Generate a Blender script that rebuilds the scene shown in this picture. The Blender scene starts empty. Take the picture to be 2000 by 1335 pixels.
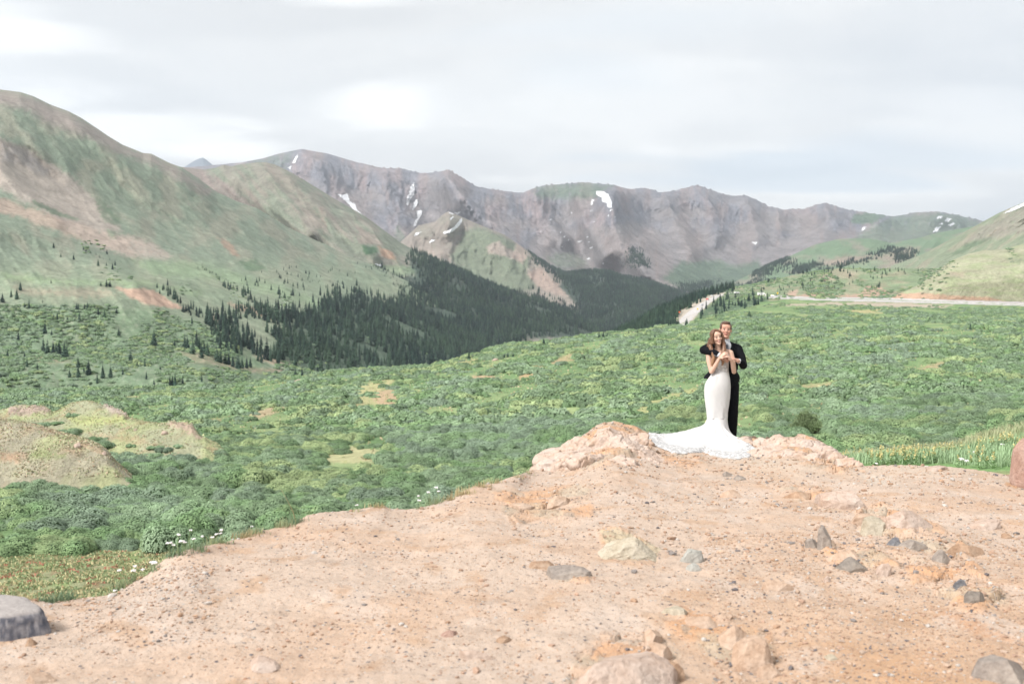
import bpy, bmesh, math, random
import numpy as np
from mathutils import Vector, Matrix, noise as mnoise
from mathutils.bvhtree import BVHTree

random.seed(7)
RNG = np.random.default_rng(11)
R = math.radians
scene = bpy.context.scene
col = scene.collection

# ---------------------------------------------------------------- camera
CAMZ = 1.7
FPX = 1944.0                      # focal length in photograph pixels (35 mm on 36 mm)
PITCH = math.atan(47.5 / FPX)
cam_data = bpy.data.cameras.new('camera')
cam = bpy.data.objects.new('camera', cam_data)
col.objects.link(cam)
cam_data.lens = 35.0
cam_data.sensor_width = 36.0
cam_data.clip_start = 0.1
cam_data.clip_end = 40000
cam.location = (0, 0, CAMZ)
cam.rotation_euler = (R(90) - PITCH, 0, 0)
cam_data.dof.use_dof = True
cam_data.dof.focus_distance = 14.8
cam_data.dof.aperture_fstop = 2.8
scene.camera = cam

# ---------------------------------------------------------------- light
SUN_EL, SUN_AZ = R(44), R(-128)     # azimuth measured from +Y (view direction) towards +X
sun_dir = Vector((math.sin(SUN_AZ) * math.cos(SUN_EL), math.cos(SUN_AZ) * math.cos(SUN_EL), math.sin(SUN_EL)))
sd = bpy.data.lights.new('sun', 'SUN')
sd.energy = 1.5
sd.angle = R(14)
sd.color = (1.0, 0.965, 0.92)
so = bpy.data.objects.new('sun', sd)
so.rotation_euler = sun_dir.to_track_quat('Z', 'Y').to_euler()
so.location = (-20, -10, 40)
col.objects.link(so)

world = bpy.data.worlds.new('World')
scene.world = world
world.use_nodes = True
nt = world.node_tree
nt.nodes.clear()
N = nt.nodes.new
L = nt.links.new
out = N('ShaderNodeOutputWorld')
sky = N('ShaderNodeTexSky')
sky.sky_type = 'NISHITA'
sky.sun_disc = False
sky.sun_elevation = SUN_EL
sky.sun_rotation = SUN_AZ
sky.altitude = 3600
bg_sky = N('ShaderNodeBackground'); bg_sky.inputs[1].default_value = 0.08
L(sky.outputs[0], bg_sky.inputs[0])
tc = N('ShaderNodeTexCoord')
sep = N('ShaderNodeSeparateXYZ'); L(tc.outputs['Generated'], sep.inputs[0])
# cloud deck: direction projected on a flat layer overhead
mx = N('ShaderNodeMath'); mx.operation = 'ADD'; mx.inputs[1].default_value = 0.10; L(sep.outputs[2], mx.inputs[0])
mxx = N('ShaderNodeMath'); mxx.operation = 'MAXIMUM'; mxx.inputs[1].default_value = 0.04; L(mx.outputs[0], mxx.inputs[0])
dvx = N('ShaderNodeMath'); dvx.operation = 'DIVIDE'; L(sep.outputs[0], dvx.inputs[0]); L(mxx.outputs[0], dvx.inputs[1])
dvy = N('ShaderNodeMath'); dvy.operation = 'DIVIDE'; L(sep.outputs[1], dvy.inputs[0]); L(mxx.outputs[0], dvy.inputs[1])
cmb = N('ShaderNodeCombineXYZ'); L(dvx.outputs[0], cmb.inputs[0]); L(dvy.outputs[0], cmb.inputs[1])
def wnoise(scale, detail, rough, off, sx=1.0, sy=1.0, rot=0.0):
    mp = N('ShaderNodeMapping'); mp.inputs['Location'].default_value = off
    mp.inputs['Scale'].default_value = (sx, sy, 1); mp.inputs['Rotation'].default_value = (0, 0, rot)
    L(cmb.outputs[0], mp.inputs[0])
    n = N('ShaderNodeTexNoise'); n.inputs['Scale'].default_value = scale
    n.inputs['Detail'].default_value = detail; n.inputs['Roughness'].default_value = rough
    n.inputs['Distortion'].default_value = 0.35
    L(mp.outputs[0], n.inputs['Vector'])
    return n
def wramp(src, stops):
    r = N('ShaderNodeValToRGB'); r.color_ramp.interpolation = 'EASE'
    els = r.color_ramp.elements
    while len(els) < len(stops): els.new(0.5)
    for e, (p, c) in zip(els, stops): e.position = p; e.color = (*c, 1)
    L(src, r.inputs[0])
    return r
n1 = wnoise(0.55, 6, 0.52, (3.1, 1.7, 0), 1.0, 0.75, 0.35)
n2 = wnoise(1.5, 5, 0.5, (8.4, 5.2, 0), 0.55, 1.0, -0.15)
addn = N('ShaderNodeMath'); addn.operation = 'MULTIPLY_ADD'; addn.inputs[1].default_value = 0.42
L(n2.outputs[0], addn.inputs[0]); L(n1.outputs[0], addn.inputs[2])
# brighter, thinner places of the deck, each a soft blob of directions broken up by noise
def spot(az_px, el_px, rx, rz, amt):
    """az/el of the thin place as tangent values"""
    qx = N('ShaderNodeMath'); qx.operation = 'DIVIDE'; L(sep.outputs[0], qx.inputs[0]); L(sep.outputs[1], qx.inputs[1])
    qz = N('ShaderNodeMath'); qz.operation = 'DIVIDE'; L(sep.outputs[2], qz.inputs[0]); L(sep.outputs[1], qz.inputs[1])
    v_ = N('ShaderNodeCombineXYZ'); L(qx.outputs[0], v_.inputs[0]); L(qz.outputs[0], v_.inputs[1])
    sb = N('ShaderNodeVectorMath'); sb.operation = 'SUBTRACT'; sb.inputs[1].default_value = (az_px, el_px, 0); L(v_.outputs[0], sb.inputs[0])
    ml_ = N('ShaderNodeVectorMath'); ml_.operation = 'MULTIPLY'; ml_.inputs[1].default_value = (1 / rx, 1 / rz, 0); L(sb.outputs[0], ml_.inputs[0])
    ln = N('ShaderNodeVectorMath'); ln.operation = 'LENGTH'; L(ml_.outputs[0], ln.inputs[0])
    nz = N('ShaderNodeMath'); nz.operation = 'MULTIPLY_ADD'; nz.inputs[1].default_value = -4.0; nz.inputs[2].default_value = 2.0; L(n2.outputs[0], nz.inputs[0])
    ad = N('ShaderNodeMath'); ad.operation = 'ADD'; L(ln.outputs[1], ad.inputs[0]); L(nz.outputs[0], ad.inputs[1])
    mr = N('ShaderNodeMapRange'); mr.interpolation_type = 'SMOOTHSTEP'; mr.inputs[1].default_value = 1.15; mr.inputs[2].default_value = 0.1; mr.inputs[3].default_value = 0; mr.inputs[4].default_value = amt
    L(ad.outputs[0], mr.inputs[0])
    fy = N('ShaderNodeMath'); fy.operation = 'GREATER_THAN'; fy.inputs[1].default_value = 0.05; L(sep.outputs[1], fy.inputs[0])
    mm_ = N('ShaderNodeMath'); mm_.operation = 'MULTIPLY'; L(mr.outputs[0], mm_.inputs[0]); L(fy.outputs[0], mm_.inputs[1])
    return mm_.outputs[0]
SKY_K = 0.97
c1 = wramp(addn.outputs[0], [(0.56, (0.258, 0.262, 0.264)), (0.66, (0.290, 0.290, 0.286)), (0.74, (0.318, 0.314, 0.304)), (0.84, (0.35, 0.343, 0.328))])
c2 = wramp(addn.outputs[0], [(0.56, (0.262, 0.258, 0.250)), (0.66, (0.296, 0.290, 0.278)), (0.74, (0.332, 0.325, 0.310)), (0.84, (0.39, 0.38, 0.36))])
lx = N('ShaderNodeMapRange'); lx.inputs[1].default_value = 0.40; lx.inputs[2].default_value = -0.15; L(sep.outputs[0], lx.inputs[0])
lx.interpolation_type = 'SMOOTHSTEP'
cm = N('ShaderNodeMixRGB'); L(lx.outputs[0], cm.inputs[0]); L(c1.outputs[0], cm.inputs[1]); L(c2.outputs[0], cm.inputs[2])
acc = None
for (pu, pv, ru, rv, am) in [(60, 185, 330, 60, .9), (250, 240, 260, 60, .6), (740, 200, 190, 55, .95), (690, 5, 260, 45, .9), (450, 290, 190, 40, .8), (960, 350, 130, 22, .45), (20, 60, 200, 90, .5), (1290, 300, 90, 16, .5), (1450, 300, 260, 22, .35), (1960, 250, 200, 120, .35), (1650, 380, 300, 30, .35), (1450, 130, 420, 30, .3)]:
    o_ = spot((pu - 1000) / 1944, (620 - pv) / 1944, ru / 1944, rv / 1944, am)
    if acc is None: acc = o_
    else:
        mxn = N('ShaderNodeMath'); mxn.operation = 'MAXIMUM'; L(acc, mxn.inputs[0]); L(o_, mxn.inputs[1]); acc = mxn.outputs[0]
cm2 = N('ShaderNodeMixRGB'); L(acc, cm2.inputs[0]); L(cm.outputs[0], cm2.inputs[1]); cm2.inputs[2].default_value = (0.46, 0.448, 0.425, 1)
# bluer, thinner veil low on the right
acc = None
for (pu, pv, ru, rv, am) in [(1450, 340, 420, 45, .6), (1800, 310, 300, 40, .5), (1150, 310, 260, 22, .45), (1250, 60, 500, 60, .25), (1130, 130, 200, 60, .25)]:
    o_ = spot((pu - 1000) / 1944, (620 - pv) / 1944, ru / 1944, rv / 1944, am)
    if acc is None: acc = o_
    else:
        mxn = N('ShaderNodeMath'); mxn.operation = 'MAXIMUM'; L(acc, mxn.inputs[0]); L(o_, mxn.inputs[1]); acc = mxn.outputs[0]
cm3 = N('ShaderNodeMixRGB'); L(acc, cm3.inputs[0]); L(cm2.outputs[0], cm3.inputs[1]); cm3.inputs[2].default_value = (0.222, 0.262, 0.298, 1)
cm2 = cm3
bg_c = N('ShaderNodeBackground'); bg_c.inputs[1].default_value = SKY_K; L(cm2.outputs[0], bg_c.inputs[0])
mixw = N('ShaderNodeMixShader'); mixw.inputs[0].default_value = 0.95
L(bg_sky.outputs[0], mixw.inputs[1]); L(bg_c.outputs[0], mixw.inputs[2]); L(mixw.outputs[0], out.inputs[0])

scene.view_settings.view_transform = 'Standard'
scene.view_settings.look = 'None'
scene.view_settings.gamma = 1.0
scene.view_settings.exposure = 1.85
scene.cycles.max_bounces = 6
scene.cycles.diffuse_bounces = 3
scene.cycles.volume_bounces = 0
scene.cycles.transparent_max_bounces = 12
scene.cycles.use_denoising = True
try:
    scene.cycles.denoiser = 'OPENIMAGEDENOISE'
except Exception:
    pass
scene.cycles.volume_max_steps = 64

# ---------------------------------------------------------------- helpers
CP, SP = math.cos(PITCH), math.sin(PITCH)
def ray(u, v):
    """pixel -> (dx, dz) of the view ray scaled to dy = 1"""
    a = (np.asarray(u, float) - 1000) / FPX
    b = (667.5 - np.asarray(v, float)) / FPX
    dy = CP + b * SP
    dz = -SP + b * CP
    return a / dy, dz / dy
def PT(u, v, Y):
    dx, dz = ray(u, v)
    return np.stack([dx * Y, np.asarray(Y, float) + 0 * dx, CAMZ + dz * Y], -1)
def proj(P):
    P = np.asarray(P, float)
    x, y, z = P[..., 0], P[..., 1], P[..., 2] - CAMZ
    fw = y * CP - z * SP
    up = y * SP + z * CP
    return 1000 + FPX * x / fw, 667.5 - FPX * up / fw

def lin(c):
    c = np.asarray(c, float) / 255.0
    return np.where(c <= 0.04045, c / 12.92, ((c + 0.055) / 1.055) ** 2.4)
ILL = 0.66
def T(r, g, b):
    """albedo of a surface whose daylight look in an even light is this sRGB colour"""
    return lin((r, g, b)) * ILL

_perm = np.random.default_rng(5).permutation(1024)
_perm = np.concatenate([_perm, _perm, _perm])
_g = np.random.default_rng(6).uniform(0, 2 * np.pi, 1024)
_gx, _gy = np.cos(_g), np.sin(_g)
def perlin(x, y):
    x = np.asarray(x, float); y = np.asarray(y, float)
    xi = np.floor(x).astype(int); yi = np.floor(y).astype(int)
    xf = x - xi; yf = y - yi
    xi &= 1023; yi &= 1023
    ux = xf * xf * xf * (xf * (xf * 6 - 15) + 10); uy = yf * yf * yf * (yf * (yf * 6 - 15) + 10)
    def g(ix, iy, dx, dy):
        h = _perm[_perm[ix & 1023] + (iy & 1023)]
        return _gx[h] * dx + _gy[h] * dy
    a = g(xi, yi, xf, yf); b = g(xi + 1, yi, xf - 1, yf)
    c = g(xi, yi + 1, xf, yf - 1); d = g(xi + 1, yi + 1, xf - 1, yf - 1)
    return ((a + ux * (b - a)) + uy * ((c + ux * (d - c)) - (a + ux * (b - a)))) * 1.5
def fbm(x, y, o=5, gain=0.5, lac=2.03):
    s = 0; a = 1; t = 0
    for i in range(o):
        s = s + a * perlin(x + 17.3 * i, y - 9.1 * i); t += a; a *= gain; x = x * lac; y = y * lac
    return s / t
def ridged(x, y, o=5, gain=0.5):
    s = 0; a = 1; t = 0
    for i in range(o):
        s = s + a * (1 - np.abs(perlin(x + 31.7 * i, y + 5.3 * i)) * 2); t += a; a *= gain; x = x * 2.1; y = y * 2.1
    return s / t
def sstep(a, b, x):
    t = np.clip((x - a) / (b - a), 0, 1)
    return t * t * (3 - 2 * t)

def new_mesh(name, verts, faces, smooth=True):
    """faces: (n,3) or (n,4) int array, or a list of them with the same vertex array"""
    me = bpy.data.meshes.new(name)
    if not isinstance(faces, list): faces = [faces]
    faces = [np.asarray(f, np.int32) for f in faces if len(f)]
    verts = np.asarray(verts, np.float32)
    me.vertices.add(len(verts)); me.vertices.foreach_set('co', verts.ravel())
    nl = sum(f.size for f in faces); nf = sum(len(f) for f in faces)
    me.loops.add(nl); me.loops.foreach_set('vertex_index', np.concatenate([f.ravel() for f in faces]))
    me.polygons.add(nf)
    st = []; o = 0
    for f in faces:
        k = f.shape[1]; st.append(np.arange(len(f)) * k + o); o += f.size
    me.polygons.foreach_set('loop_start', np.concatenate(st).astype(np.int32))
    me.polygons.foreach_set('use_smooth', np.full(nf, smooth))
    me.update(calc_edges=True)
    me.validate()
    return me
def set_col(me, rgb, name='Col'):
    rgb = np.asarray(rgb, np.float32)
    a = me.color_attributes.new(name, 'FLOAT_COLOR', 'POINT')
    arr = np.ones((len(me.vertices), 4), np.float32); arr[:, :3] = rgb
    a.data.foreach_set('color', arr.ravel())
def add_obj(name, me, mat=None, parent=None, kind=None, label=None, cat=None, group=None, loc=None):
    o = bpy.data.objects.new(name, me); col.objects.link(o)
    if mat is not None and me is not None:
        for m in (mat if isinstance(mat, (list, tuple)) else [mat]): me.materials.append(m)
    if parent is not None: o.parent = parent
    if kind: o['kind'] = kind
    if label: o['label'] = label
    if cat: o['category'] = cat
    if group: o['group'] = group
    if loc is not None: o.location = loc
    return o
def grid_faces(nr, nc, wrap=False):
    i, j = np.meshgrid(np.arange(nr - 1), np.arange(nc if wrap else nc - 1), indexing='ij')
    a = i * nc + j; b = i * nc + (j + 1) % nc
    return np.stack([a, b, b + nc, a + nc], -1).reshape(-1, 4)

def pchip_rows(Pk, ts, t):
    """monotone cubic through K rows. Pk: (K, C, 3), ts: (K,), t: (R,) -> (R, C, 3)"""
    h = np.diff(ts)[:, None, None]
    d = np.diff(Pk, axis=0) / h
    m = np.zeros_like(Pk)
    m[0] = d[0]; m[-1] = d[-1]
    same = np.sign(d[:-1]) == np.sign(d[1:])
    w1 = 2 * h[1:] + h[:-1]; w2 = h[1:] + 2 * h[:-1]
    with np.errstate(divide='ignore', invalid='ignore'):
        hm = (w1 + w2) / (w1 / d[:-1] + w2 / d[1:])
    m[1:-1] = np.where(same, np.nan_to_num(hm), 0)
    k = np.clip(np.searchsorted(ts, t, side='right') - 1, 0, len(ts) - 2)
    hh = (ts[k + 1] - ts[k])[:, None, None]; s = ((t - ts[k]) / (ts[k + 1] - ts[k]))[:, None, None]
    p0, p1, m0, m1 = Pk[k], Pk[k + 1], m[k] * hh, m[k + 1] * hh
    return (2*s**3-3*s**2+1)*p0 + (s**3-2*s**2+s)*m0 + (-2*s**3+3*s**2)*p1 + (s**3-s**2)*m1

def knots(u, kn, j):
    kn = [k for k in kn if k[j] is not None]
    return np.interp(u, [k[0] for k in kn], [k[j] for k in kn])
def row_v(u, kn):
    """row of control points from knots (u, v, Y)"""
    kn = [tuple(k) + (None,) * (3 - len(k)) for k in kn]
    return PT(u, knots(u, kn, 1), knots(u, kn, 2))
def row_z(u, kn, Y):
    """row of control points at constant distance Y from knots (u, z below the eye)"""
    z = knots(u, kn, 1)
    a = (u - 1000) / FPX
    X = a * (Y * CP - z * SP)
    return np.stack([X, np.full_like(u, Y), CAMZ + z], -1)

def loft(u, rows, counts, step_jag=None):
    Pk = np.stack(rows)
    ts = np.concatenate([[0], np.cumsum(counts)]).astype(float)
    t = np.arange(ts[-1] + 1)
    Q = np.stack([Pk[..., 0] / Pk[..., 1], (Pk[..., 2] - CAMZ) / Pk[..., 1], np.log(Pk[..., 1])], -1)   # bearing, slope to the eye, log distance
    Q = pchip_rows(Q, ts, t); Y_ = np.exp(Q[..., 2])
    return np.stack([Q[..., 0] * Y_, Y_, CAMZ + Q[..., 1] * Y_], -1), t, ts

def grid_normals(P):
    du = np.gradient(P, axis=1); dv = np.gradient(P, axis=0)
    n = np.cross(du, dv); n /= np.linalg.norm(n, axis=-1, keepdims=True) + 1e-9
    n[n[..., 2] < 0] *= -1
    return n

def poly_dist(poly, u, v):
    """signed distance in pixels, negative inside"""
    shp = u.shape; x = u.ravel(); y = v.ravel()
    p = np.asarray(poly, float)
    out_ = np.full(x.shape, 60.0)
    lo = p.min(0) - 55; hi = p.max(0) + 55
    sel = np.where((x > lo[0]) & (x < hi[0]) & (y > lo[1]) & (y < hi[1]))[0]
    if len(sel) == 0: return out_.reshape(shp)
    x = x[sel]; y = y[sel]
    d = np.full(x.shape, 1e9); ins = np.zeros(x.shape, bool)
    for i in range(len(p)):
        ax, ay = p[i]; bx, by = p[(i + 1) % len(p)]
        ex, ey = bx - ax, by - ay
        t = np.clip(((x - ax) * ex + (y - ay) * ey) / (ex * ex + ey * ey + 1e-9), 0, 1)
        d = np.minimum(d, (x - ax - t * ex) ** 2 + (y - ay - t * ey) ** 2)
        c = ((ay > y) != (by > y)) & (x < (bx - ax) * (y - ay) / (by - ay + 1e-12) + ax)
        ins ^= c
    d = np.sqrt(d)
    out_[sel] = np.clip(np.where(ins, -d, d), -60, 60)
    return out_.reshape(shp)
def line_dist(pts, u, v):
    x = u; y = v; d = np.full(u.shape, 1e9)
    for (ax, ay), (bx, by) in zip(pts[:-1], pts[1:]):
        ex, ey = bx - ax, by - ay
        t = np.clip(((x - ax) * ex + (y - ay) * ey) / (ex * ex + ey * ey + 1e-9), 0, 1)
        d = np.minimum(d, (x - ax - t * ex) ** 2 + (y - ay - t * ey) ** 2)
    return np.sqrt(d)

def paint(base, u, v, patches, wob=6.0, freq=0.035, seed=0.0):
    """ground cover: each patch (colour, polygon, softness px, strength)"""
    c = np.broadcast_to(np.asarray(base, float), u.shape + (3,)).copy() if np.ndim(base) == 1 else base.copy()
    wu = u + wob * fbm(u * freq + seed, v * freq, 4); wv = v + wob * 0.7 * fbm(u * freq + 40 + seed, v * freq + 7, 4)
    for colr, poly, soft, st in patches:
        d = poly_dist(poly, wu, wv)
        soft = max(soft, 3.5); d = d + 3.5 * fbm(wu / 7 + seed, wv / 4, 3)
        w = st * sstep(soft, -soft, d)
        if True:   # broken edge
            w = w * sstep(-0.5, 0.25, fbm(u * 0.11 + seed, v * 0.16, 3) + (w * 1.2 - 0.5))
        c += (np.asarray(colr) - c) * w[..., None]
    return c
def mixc(c, colr, w):
    return c + (np.asarray(colr) - c) * w[..., None]

# ---------------------------------------------------------------- materials
def mat_new(name):
    m = bpy.data.materials.new(name); m.use_nodes = True
    t = m.node_tree; b = t.nodes['Principled BSDF']
    b.inputs['Roughness'].default_value = 0.9
    b.inputs['Specular IOR Level'].default_value = 0.15
    return m, t, b
def nd(t, kind, **kw):
    n = t.nodes.new(kind)
    for k, v in kw.items():
        if k.startswith('i_'): n.inputs[int(k[2:])].default_value = v
        else: setattr(n, k, v)
    return n
def tex(t, scale, detail=4, rough=0.6, coord='Object', stretch=None, kind='ShaderNodeTexNoise'):
    c = t.nodes.new('ShaderNodeTexCoord')
    src = c.outputs[coord]
    if stretch:
        mp = t.nodes.new('ShaderNodeMapping'); mp.inputs['Scale'].default_value = stretch
        t.links.new(src, mp.inputs[0]); src = mp.outputs[0]
    n = t.nodes.new(kind); n.inputs['Scale'].default_value = scale
    if kind == 'ShaderNodeTexNoise':
        n.inputs['Detail'].default_value = detail; n.inputs['Roughness'].default_value = rough
    t.links.new(src, n.inputs['Vector'])
    return n
def ramp(t, src, stops, interp='LINEAR'):
    r = t.nodes.new('ShaderNodeValToRGB'); r.color_ramp.interpolation = interp
    e = r.color_ramp.elements
    while len(e) < len(stops): e.new(0.5)
    for x, (p, c) in zip(e, stops):
        x.position = p
        if np.ndim(c) == 0: c = (c, c, c)
        x.color = (float(c[0]), float(c[1]), float(c[2]), 1)
    t.links.new(src, r.inputs[0]); return r
def mulc(t, a, b, fac=1.0, mode='MULTIPLY'):
    m = t.nodes.new('ShaderNodeMixRGB'); m.blend_type = mode
    if isinstance(fac, (int, float)): m.inputs[0].default_value = fac
    else: t.links.new(fac, m.inputs[0])
    for k, s in ((1, a), (2, b)):
        if isinstance(s, (tuple, list, np.ndarray)): m.inputs[k].default_value = (*[float(q) for q in s[:3]], 1)
        else: t.links.new(s, m.inputs[k])
    return m.outputs[0]
def bump(t, b, src, strength, dist):
    n = t.nodes.new('ShaderNodeBump'); n.inputs['Strength'].default_value = strength
    n.inputs['Distance'].default_value = dist
    t.links.new(src, n.inputs['Height']); t.links.new(n.outputs[0], b.inputs['Normal']); return n

def terrain_mat(name, scale, amp=0.35, bdist=1.0, bstr=0.5, scale2=None):
    m, t, b = mat_new(name)
    a = nd(t, 'ShaderNodeVertexColor', layer_name='Col')
    n = tex(t, scale, 8, 0.68)
    r = ramp(t, n.outputs[0], [(0.25, 1 - amp), (0.5, 1.0), (0.75, 1 + amp)])
    c = mulc(t, a.outputs[0], r.outputs[0])
    n2 = tex(t, scale2 or scale * 7, 5, 0.7)
    r2 = ramp(t, n2.outputs[0], [(0.3, 1 - amp * .7), (0.5, 1.0), (0.7, 1 + amp * .7)])
    c = mulc(t, c, r2.outputs[0])
    t.links.new(c, b.inputs['Base Color'])
    ad = nd(t, 'ShaderNodeMath', operation='ADD'); t.links.new(n.outputs[0], ad.inputs[0])
    ml = nd(t, 'ShaderNodeMath', operation='MULTIPLY', i_1=0.3); t.links.new(n2.outputs[0], ml.inputs[0]); t.links.new(ml.outputs[0], ad.inputs[1])
    bump(t, b, ad.outputs[0], bstr, bdist)
    return m
def flat_mat(name, c, rough=0.9, spec=0.15, noise_scale=None, amp=0.2, bumpd=None, sheen=None):
    m, t, b = mat_new(name)
    b.inputs['Roughness'].default_value = rough; b.inputs['Specular IOR Level'].default_value = spec
    b.inputs['Base Color'].default_value = (*[float(x) for x in c], 1)
    if noise_scale:
        n = tex(t, noise_scale, 5, 0.6)
        r = ramp(t, n.outputs[0], [(0.3, 1 - amp), (0.7, 1 + amp)])
        t.links.new(mulc(t, tuple(c), r.outputs[0]), b.inputs['Base Color'])
        if bumpd: bump(t, b, n.outputs[0], 0.5, bumpd)
    return m

SHEETS = {}
def make_sheet(name, P, rgb, mat, label, key):
    nr, nc = P.shape[:2]
    f = grid_faces(nr, nc)
    f = f[:, ::-1] if np.cross(P[0, 1] - P[0, 0], P[1, 0] - P[0, 0])[2] < 0 else f
    me = new_mesh(name, P.reshape(-1, 3), f)
    set_col(me, np.clip(rgb, 0.005, 0.95).reshape(-1, 3))
    o = add_obj(name, me, mat, kind='structure', label=label)
    SHEETS[key] = P
    return o
def bvh_of(P):
    nr, nc = P.shape[:2]
    return BVHTree.FromPolygons([tuple(p) for p in P.reshape(-1, 3).tolist()], grid_faces(nr, nc).tolist())
def bilin(P, r, c):
    r = np.clip(r, 0, P.shape[0] - 1.001); c = np.clip(c, 0, P.shape[1] - 1.001)
    i = r.astype(int); j = c.astype(int); a = (r - i)[:, None]; b = (c - j)[:, None]
    return (P[i, j] * (1 - a) * (1 - b) + P[i + 1, j] * a * (1 - b) + P[i, j + 1] * (1 - a) * b + P[i + 1, j + 1] * a * b)
# ================================================================ far terrain
GREEN = T(132, 158, 128); LGREEN = T(158, 180, 142); DGREEN = T(88, 118, 96); TAN = T(196, 190, 150)
SOIL = T(205, 168, 142); PINK = T(194, 174, 162); ROCK = T(166, 162, 167); REDROCK = T(194, 172, 167)
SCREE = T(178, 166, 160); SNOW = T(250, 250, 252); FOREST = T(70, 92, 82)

def relief(P, u, v, pts, A, w):
    d = line_dist(pts, u, v)
    k = np.exp(-(d / w) ** 2) * 0.6 + np.clip(1 - d / (2.2 * w), 0, 1) * 0.4
    s = 1 - (A * k) / P[..., 1]
    c = np.array([0, 0, CAMZ])
    return c + (P - c) * s[..., None]

# ---- distant peak behind the saddle
u = np.arange(340, 450, 2.0)
P, t, ts = loft(u, [row_v(u, [(340, 345, 12000), (362, 325), (380, 314), (395, 308), (403, 312), (420, 327), (450, 350)]),
                    row_v(u, [(340, 380, 10500), (450, 380, 10500)])], [30])
P[..., 2] += 60 * ridged(P[..., 0] / 700, P[..., 1] / 900) * np.linspace(0.1, 1, len(t))[:, None]
MAT_FAR = terrain_mat('far_rock', 0.004, 0.16, 30, 0.6, 0.02)
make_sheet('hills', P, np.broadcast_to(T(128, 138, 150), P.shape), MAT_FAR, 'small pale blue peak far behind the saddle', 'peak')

# ---- far wall of grey mountains
u = np.arange(330, 2320, 2.4)
crest = [(330, 330, 6200), (470, 318), (515, 309), (545, 300), (590, 291, 6200), (640, 300), (700, 318), (745, 328), (780, 328), (820, 338), (850, 337),
         (875, 331, 6000), (900, 345), (930, 364), (975, 372), (1020, 377), (1035, 370), (1060, 362), (1130, 357), (1160, 358), (1200, 362, 6200),
         (1230, 370), (1260, 367), (1290, 376), (1320, 372), (1360, 361, 6800), (1400, 375), (1425, 382), (1460, 382), (1500, 402), (1530, 409),
         (1570, 408), (1610, 396, 7200), (1650, 408), (1690, 415), (1725, 421), (1745, 423), (1790, 415), (1830, 413, 7400), (1870, 420), (1920, 432), (2000, 445), (2300, 470, 7400)]
P, t, ts = loft(u, [row_v(u, [(a[0], a[1] + 60) + ((a[2] + 900,) if len(a) > 2 else ()) for a in crest]),
                    row_v(u, crest),
                    row_v(u, [(330, 400, 5600), (600, 380, 5500), (900, 430, 5300), (1050, 440, 5500), (1200, 430, 5400), (1360, 430, 5900), (1600, 445, 6500), (1830, 450, 6700), (2300, 490, 6700)]),
                    row_v(u, [(330, 480, 5000), (600, 460, 4900), (900, 510, 4800), (1140, 525, 5000), (1250, 520, 4700), (1400, 500, 5300), (1600, 480, 5800), (1830, 485, 6100), (2300, 520, 6000)]),
                    row_v(u, [(330, 600, 4300), (1000, 600, 4300), (1350, 600, 4200), (1500, 560, 4700), (1700, 545, 5000), (2300, 570, 5000)])], [12, 80, 90, 60])
U, V = proj(P)
w = np.interp(t, [0, 12, 22, 60, 240], [0, 0.02, 0.35, 1, 0.5])[:, None] * np.ones_like(U)
for pts, A, ww in [([(600, 291), (640, 380), (700, 440), (760, 500)], 260, 34), ([(745, 330), (765, 400), (800, 470)], 140, 26),
                   ([(875, 331), (905, 390), (960, 440), (1010, 480), (1060, 520), (1110, 545)], 420, 34),
                   ([(960, 372), (1010, 420), (1070, 470)], 120, 18), ([(1040, 370), (1060, 420), (1100, 470)], 160, 18),
                   ([(1190, 362), (1196, 430), (1215, 480), (1270, 530), (1340, 580)], 420, 36),
                   ([(1130, 380), (1140, 430), (1160, 470), (1180, 500)], 170, 20),
                   ([(1300, 375), (1320, 440), (1350, 490)], 170, 22), ([(1375, 365), (1390, 420), (1400, 460)], 150, 20), ([(1460, 385), (1470, 430), (1480, 460)], 130, 18),
                   ([(1520, 410), (1525, 450)], 90, 12), ([(1610, 396), (1625, 440), (1590, 480)], 220, 26), ([(1720, 422), (1700, 470), (1640, 500)], 160, 26),
                   ([(1830, 414), (1800, 470), (1740, 520)], 200, 30), ([(480, 318), (560, 390), (640, 470)], 200, 30)]:
    P = relief(P, U, V, pts, 1.7 * A * np.clip(w * 1.6, 0, 1), ww)
warp = 22 * fbm(U / 60, V / 60, 3)
rib = ridged((U + warp) / 26, (V + 0.35 * U) / 170, 5, 0.62)
rib2 = ridged((U - warp) / 8.5, V / 48, 4, 0.6)
rockw = sstep(0.0, 0.6, fbm(U / 90 + 3, V / 45, 4) + np.interp(t, [0, 12, 60, 120, 180, 240], [0.5, 0.6, 0.45, 0.05, -0.3, -0.6])[:, None])
dep = (rib * 62 + rib2 * 24) * (0.30 + 0.7 * rockw) * w
c0 = np.array([0, 0, CAMZ])
P = c0 + (P - c0) * (1 - dep / P[..., 1])[..., None]
P[..., 2] += 34 * w * fbm(P[..., 0] / 160, P[..., 1] / 160, 5) + np.where(t == 12, 1, 0.4)[:, None] * 13 * fbm(U / 5, V / 9 + 3, 3) * sstep(640, 780, U) * np.interp(t, [0, 12, 40], [0, 1.6, 0])[:, None]
U, V = proj(P)
C = np.broadcast_to(ROCK, P.shape).copy()
C = mixc(C, REDROCK, sstep(-0.12, 0.3, fbm(U / 40 + 5, V / 90, 5)) * 0.8)
C = mixc(C, SCREE, (1 - rockw) * 0.7)
C = mixc(C, T(128, 132, 142), sstep(0.35, 0.75, rib2 * 0.6 + 0.3 * rib) * rockw * 0.45)
C = mixc(C, T(190, 168, 160), sstep(0.18, 0.5, fbm(U / 14 + 50, V / 70, 4)) * 0.5)
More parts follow.
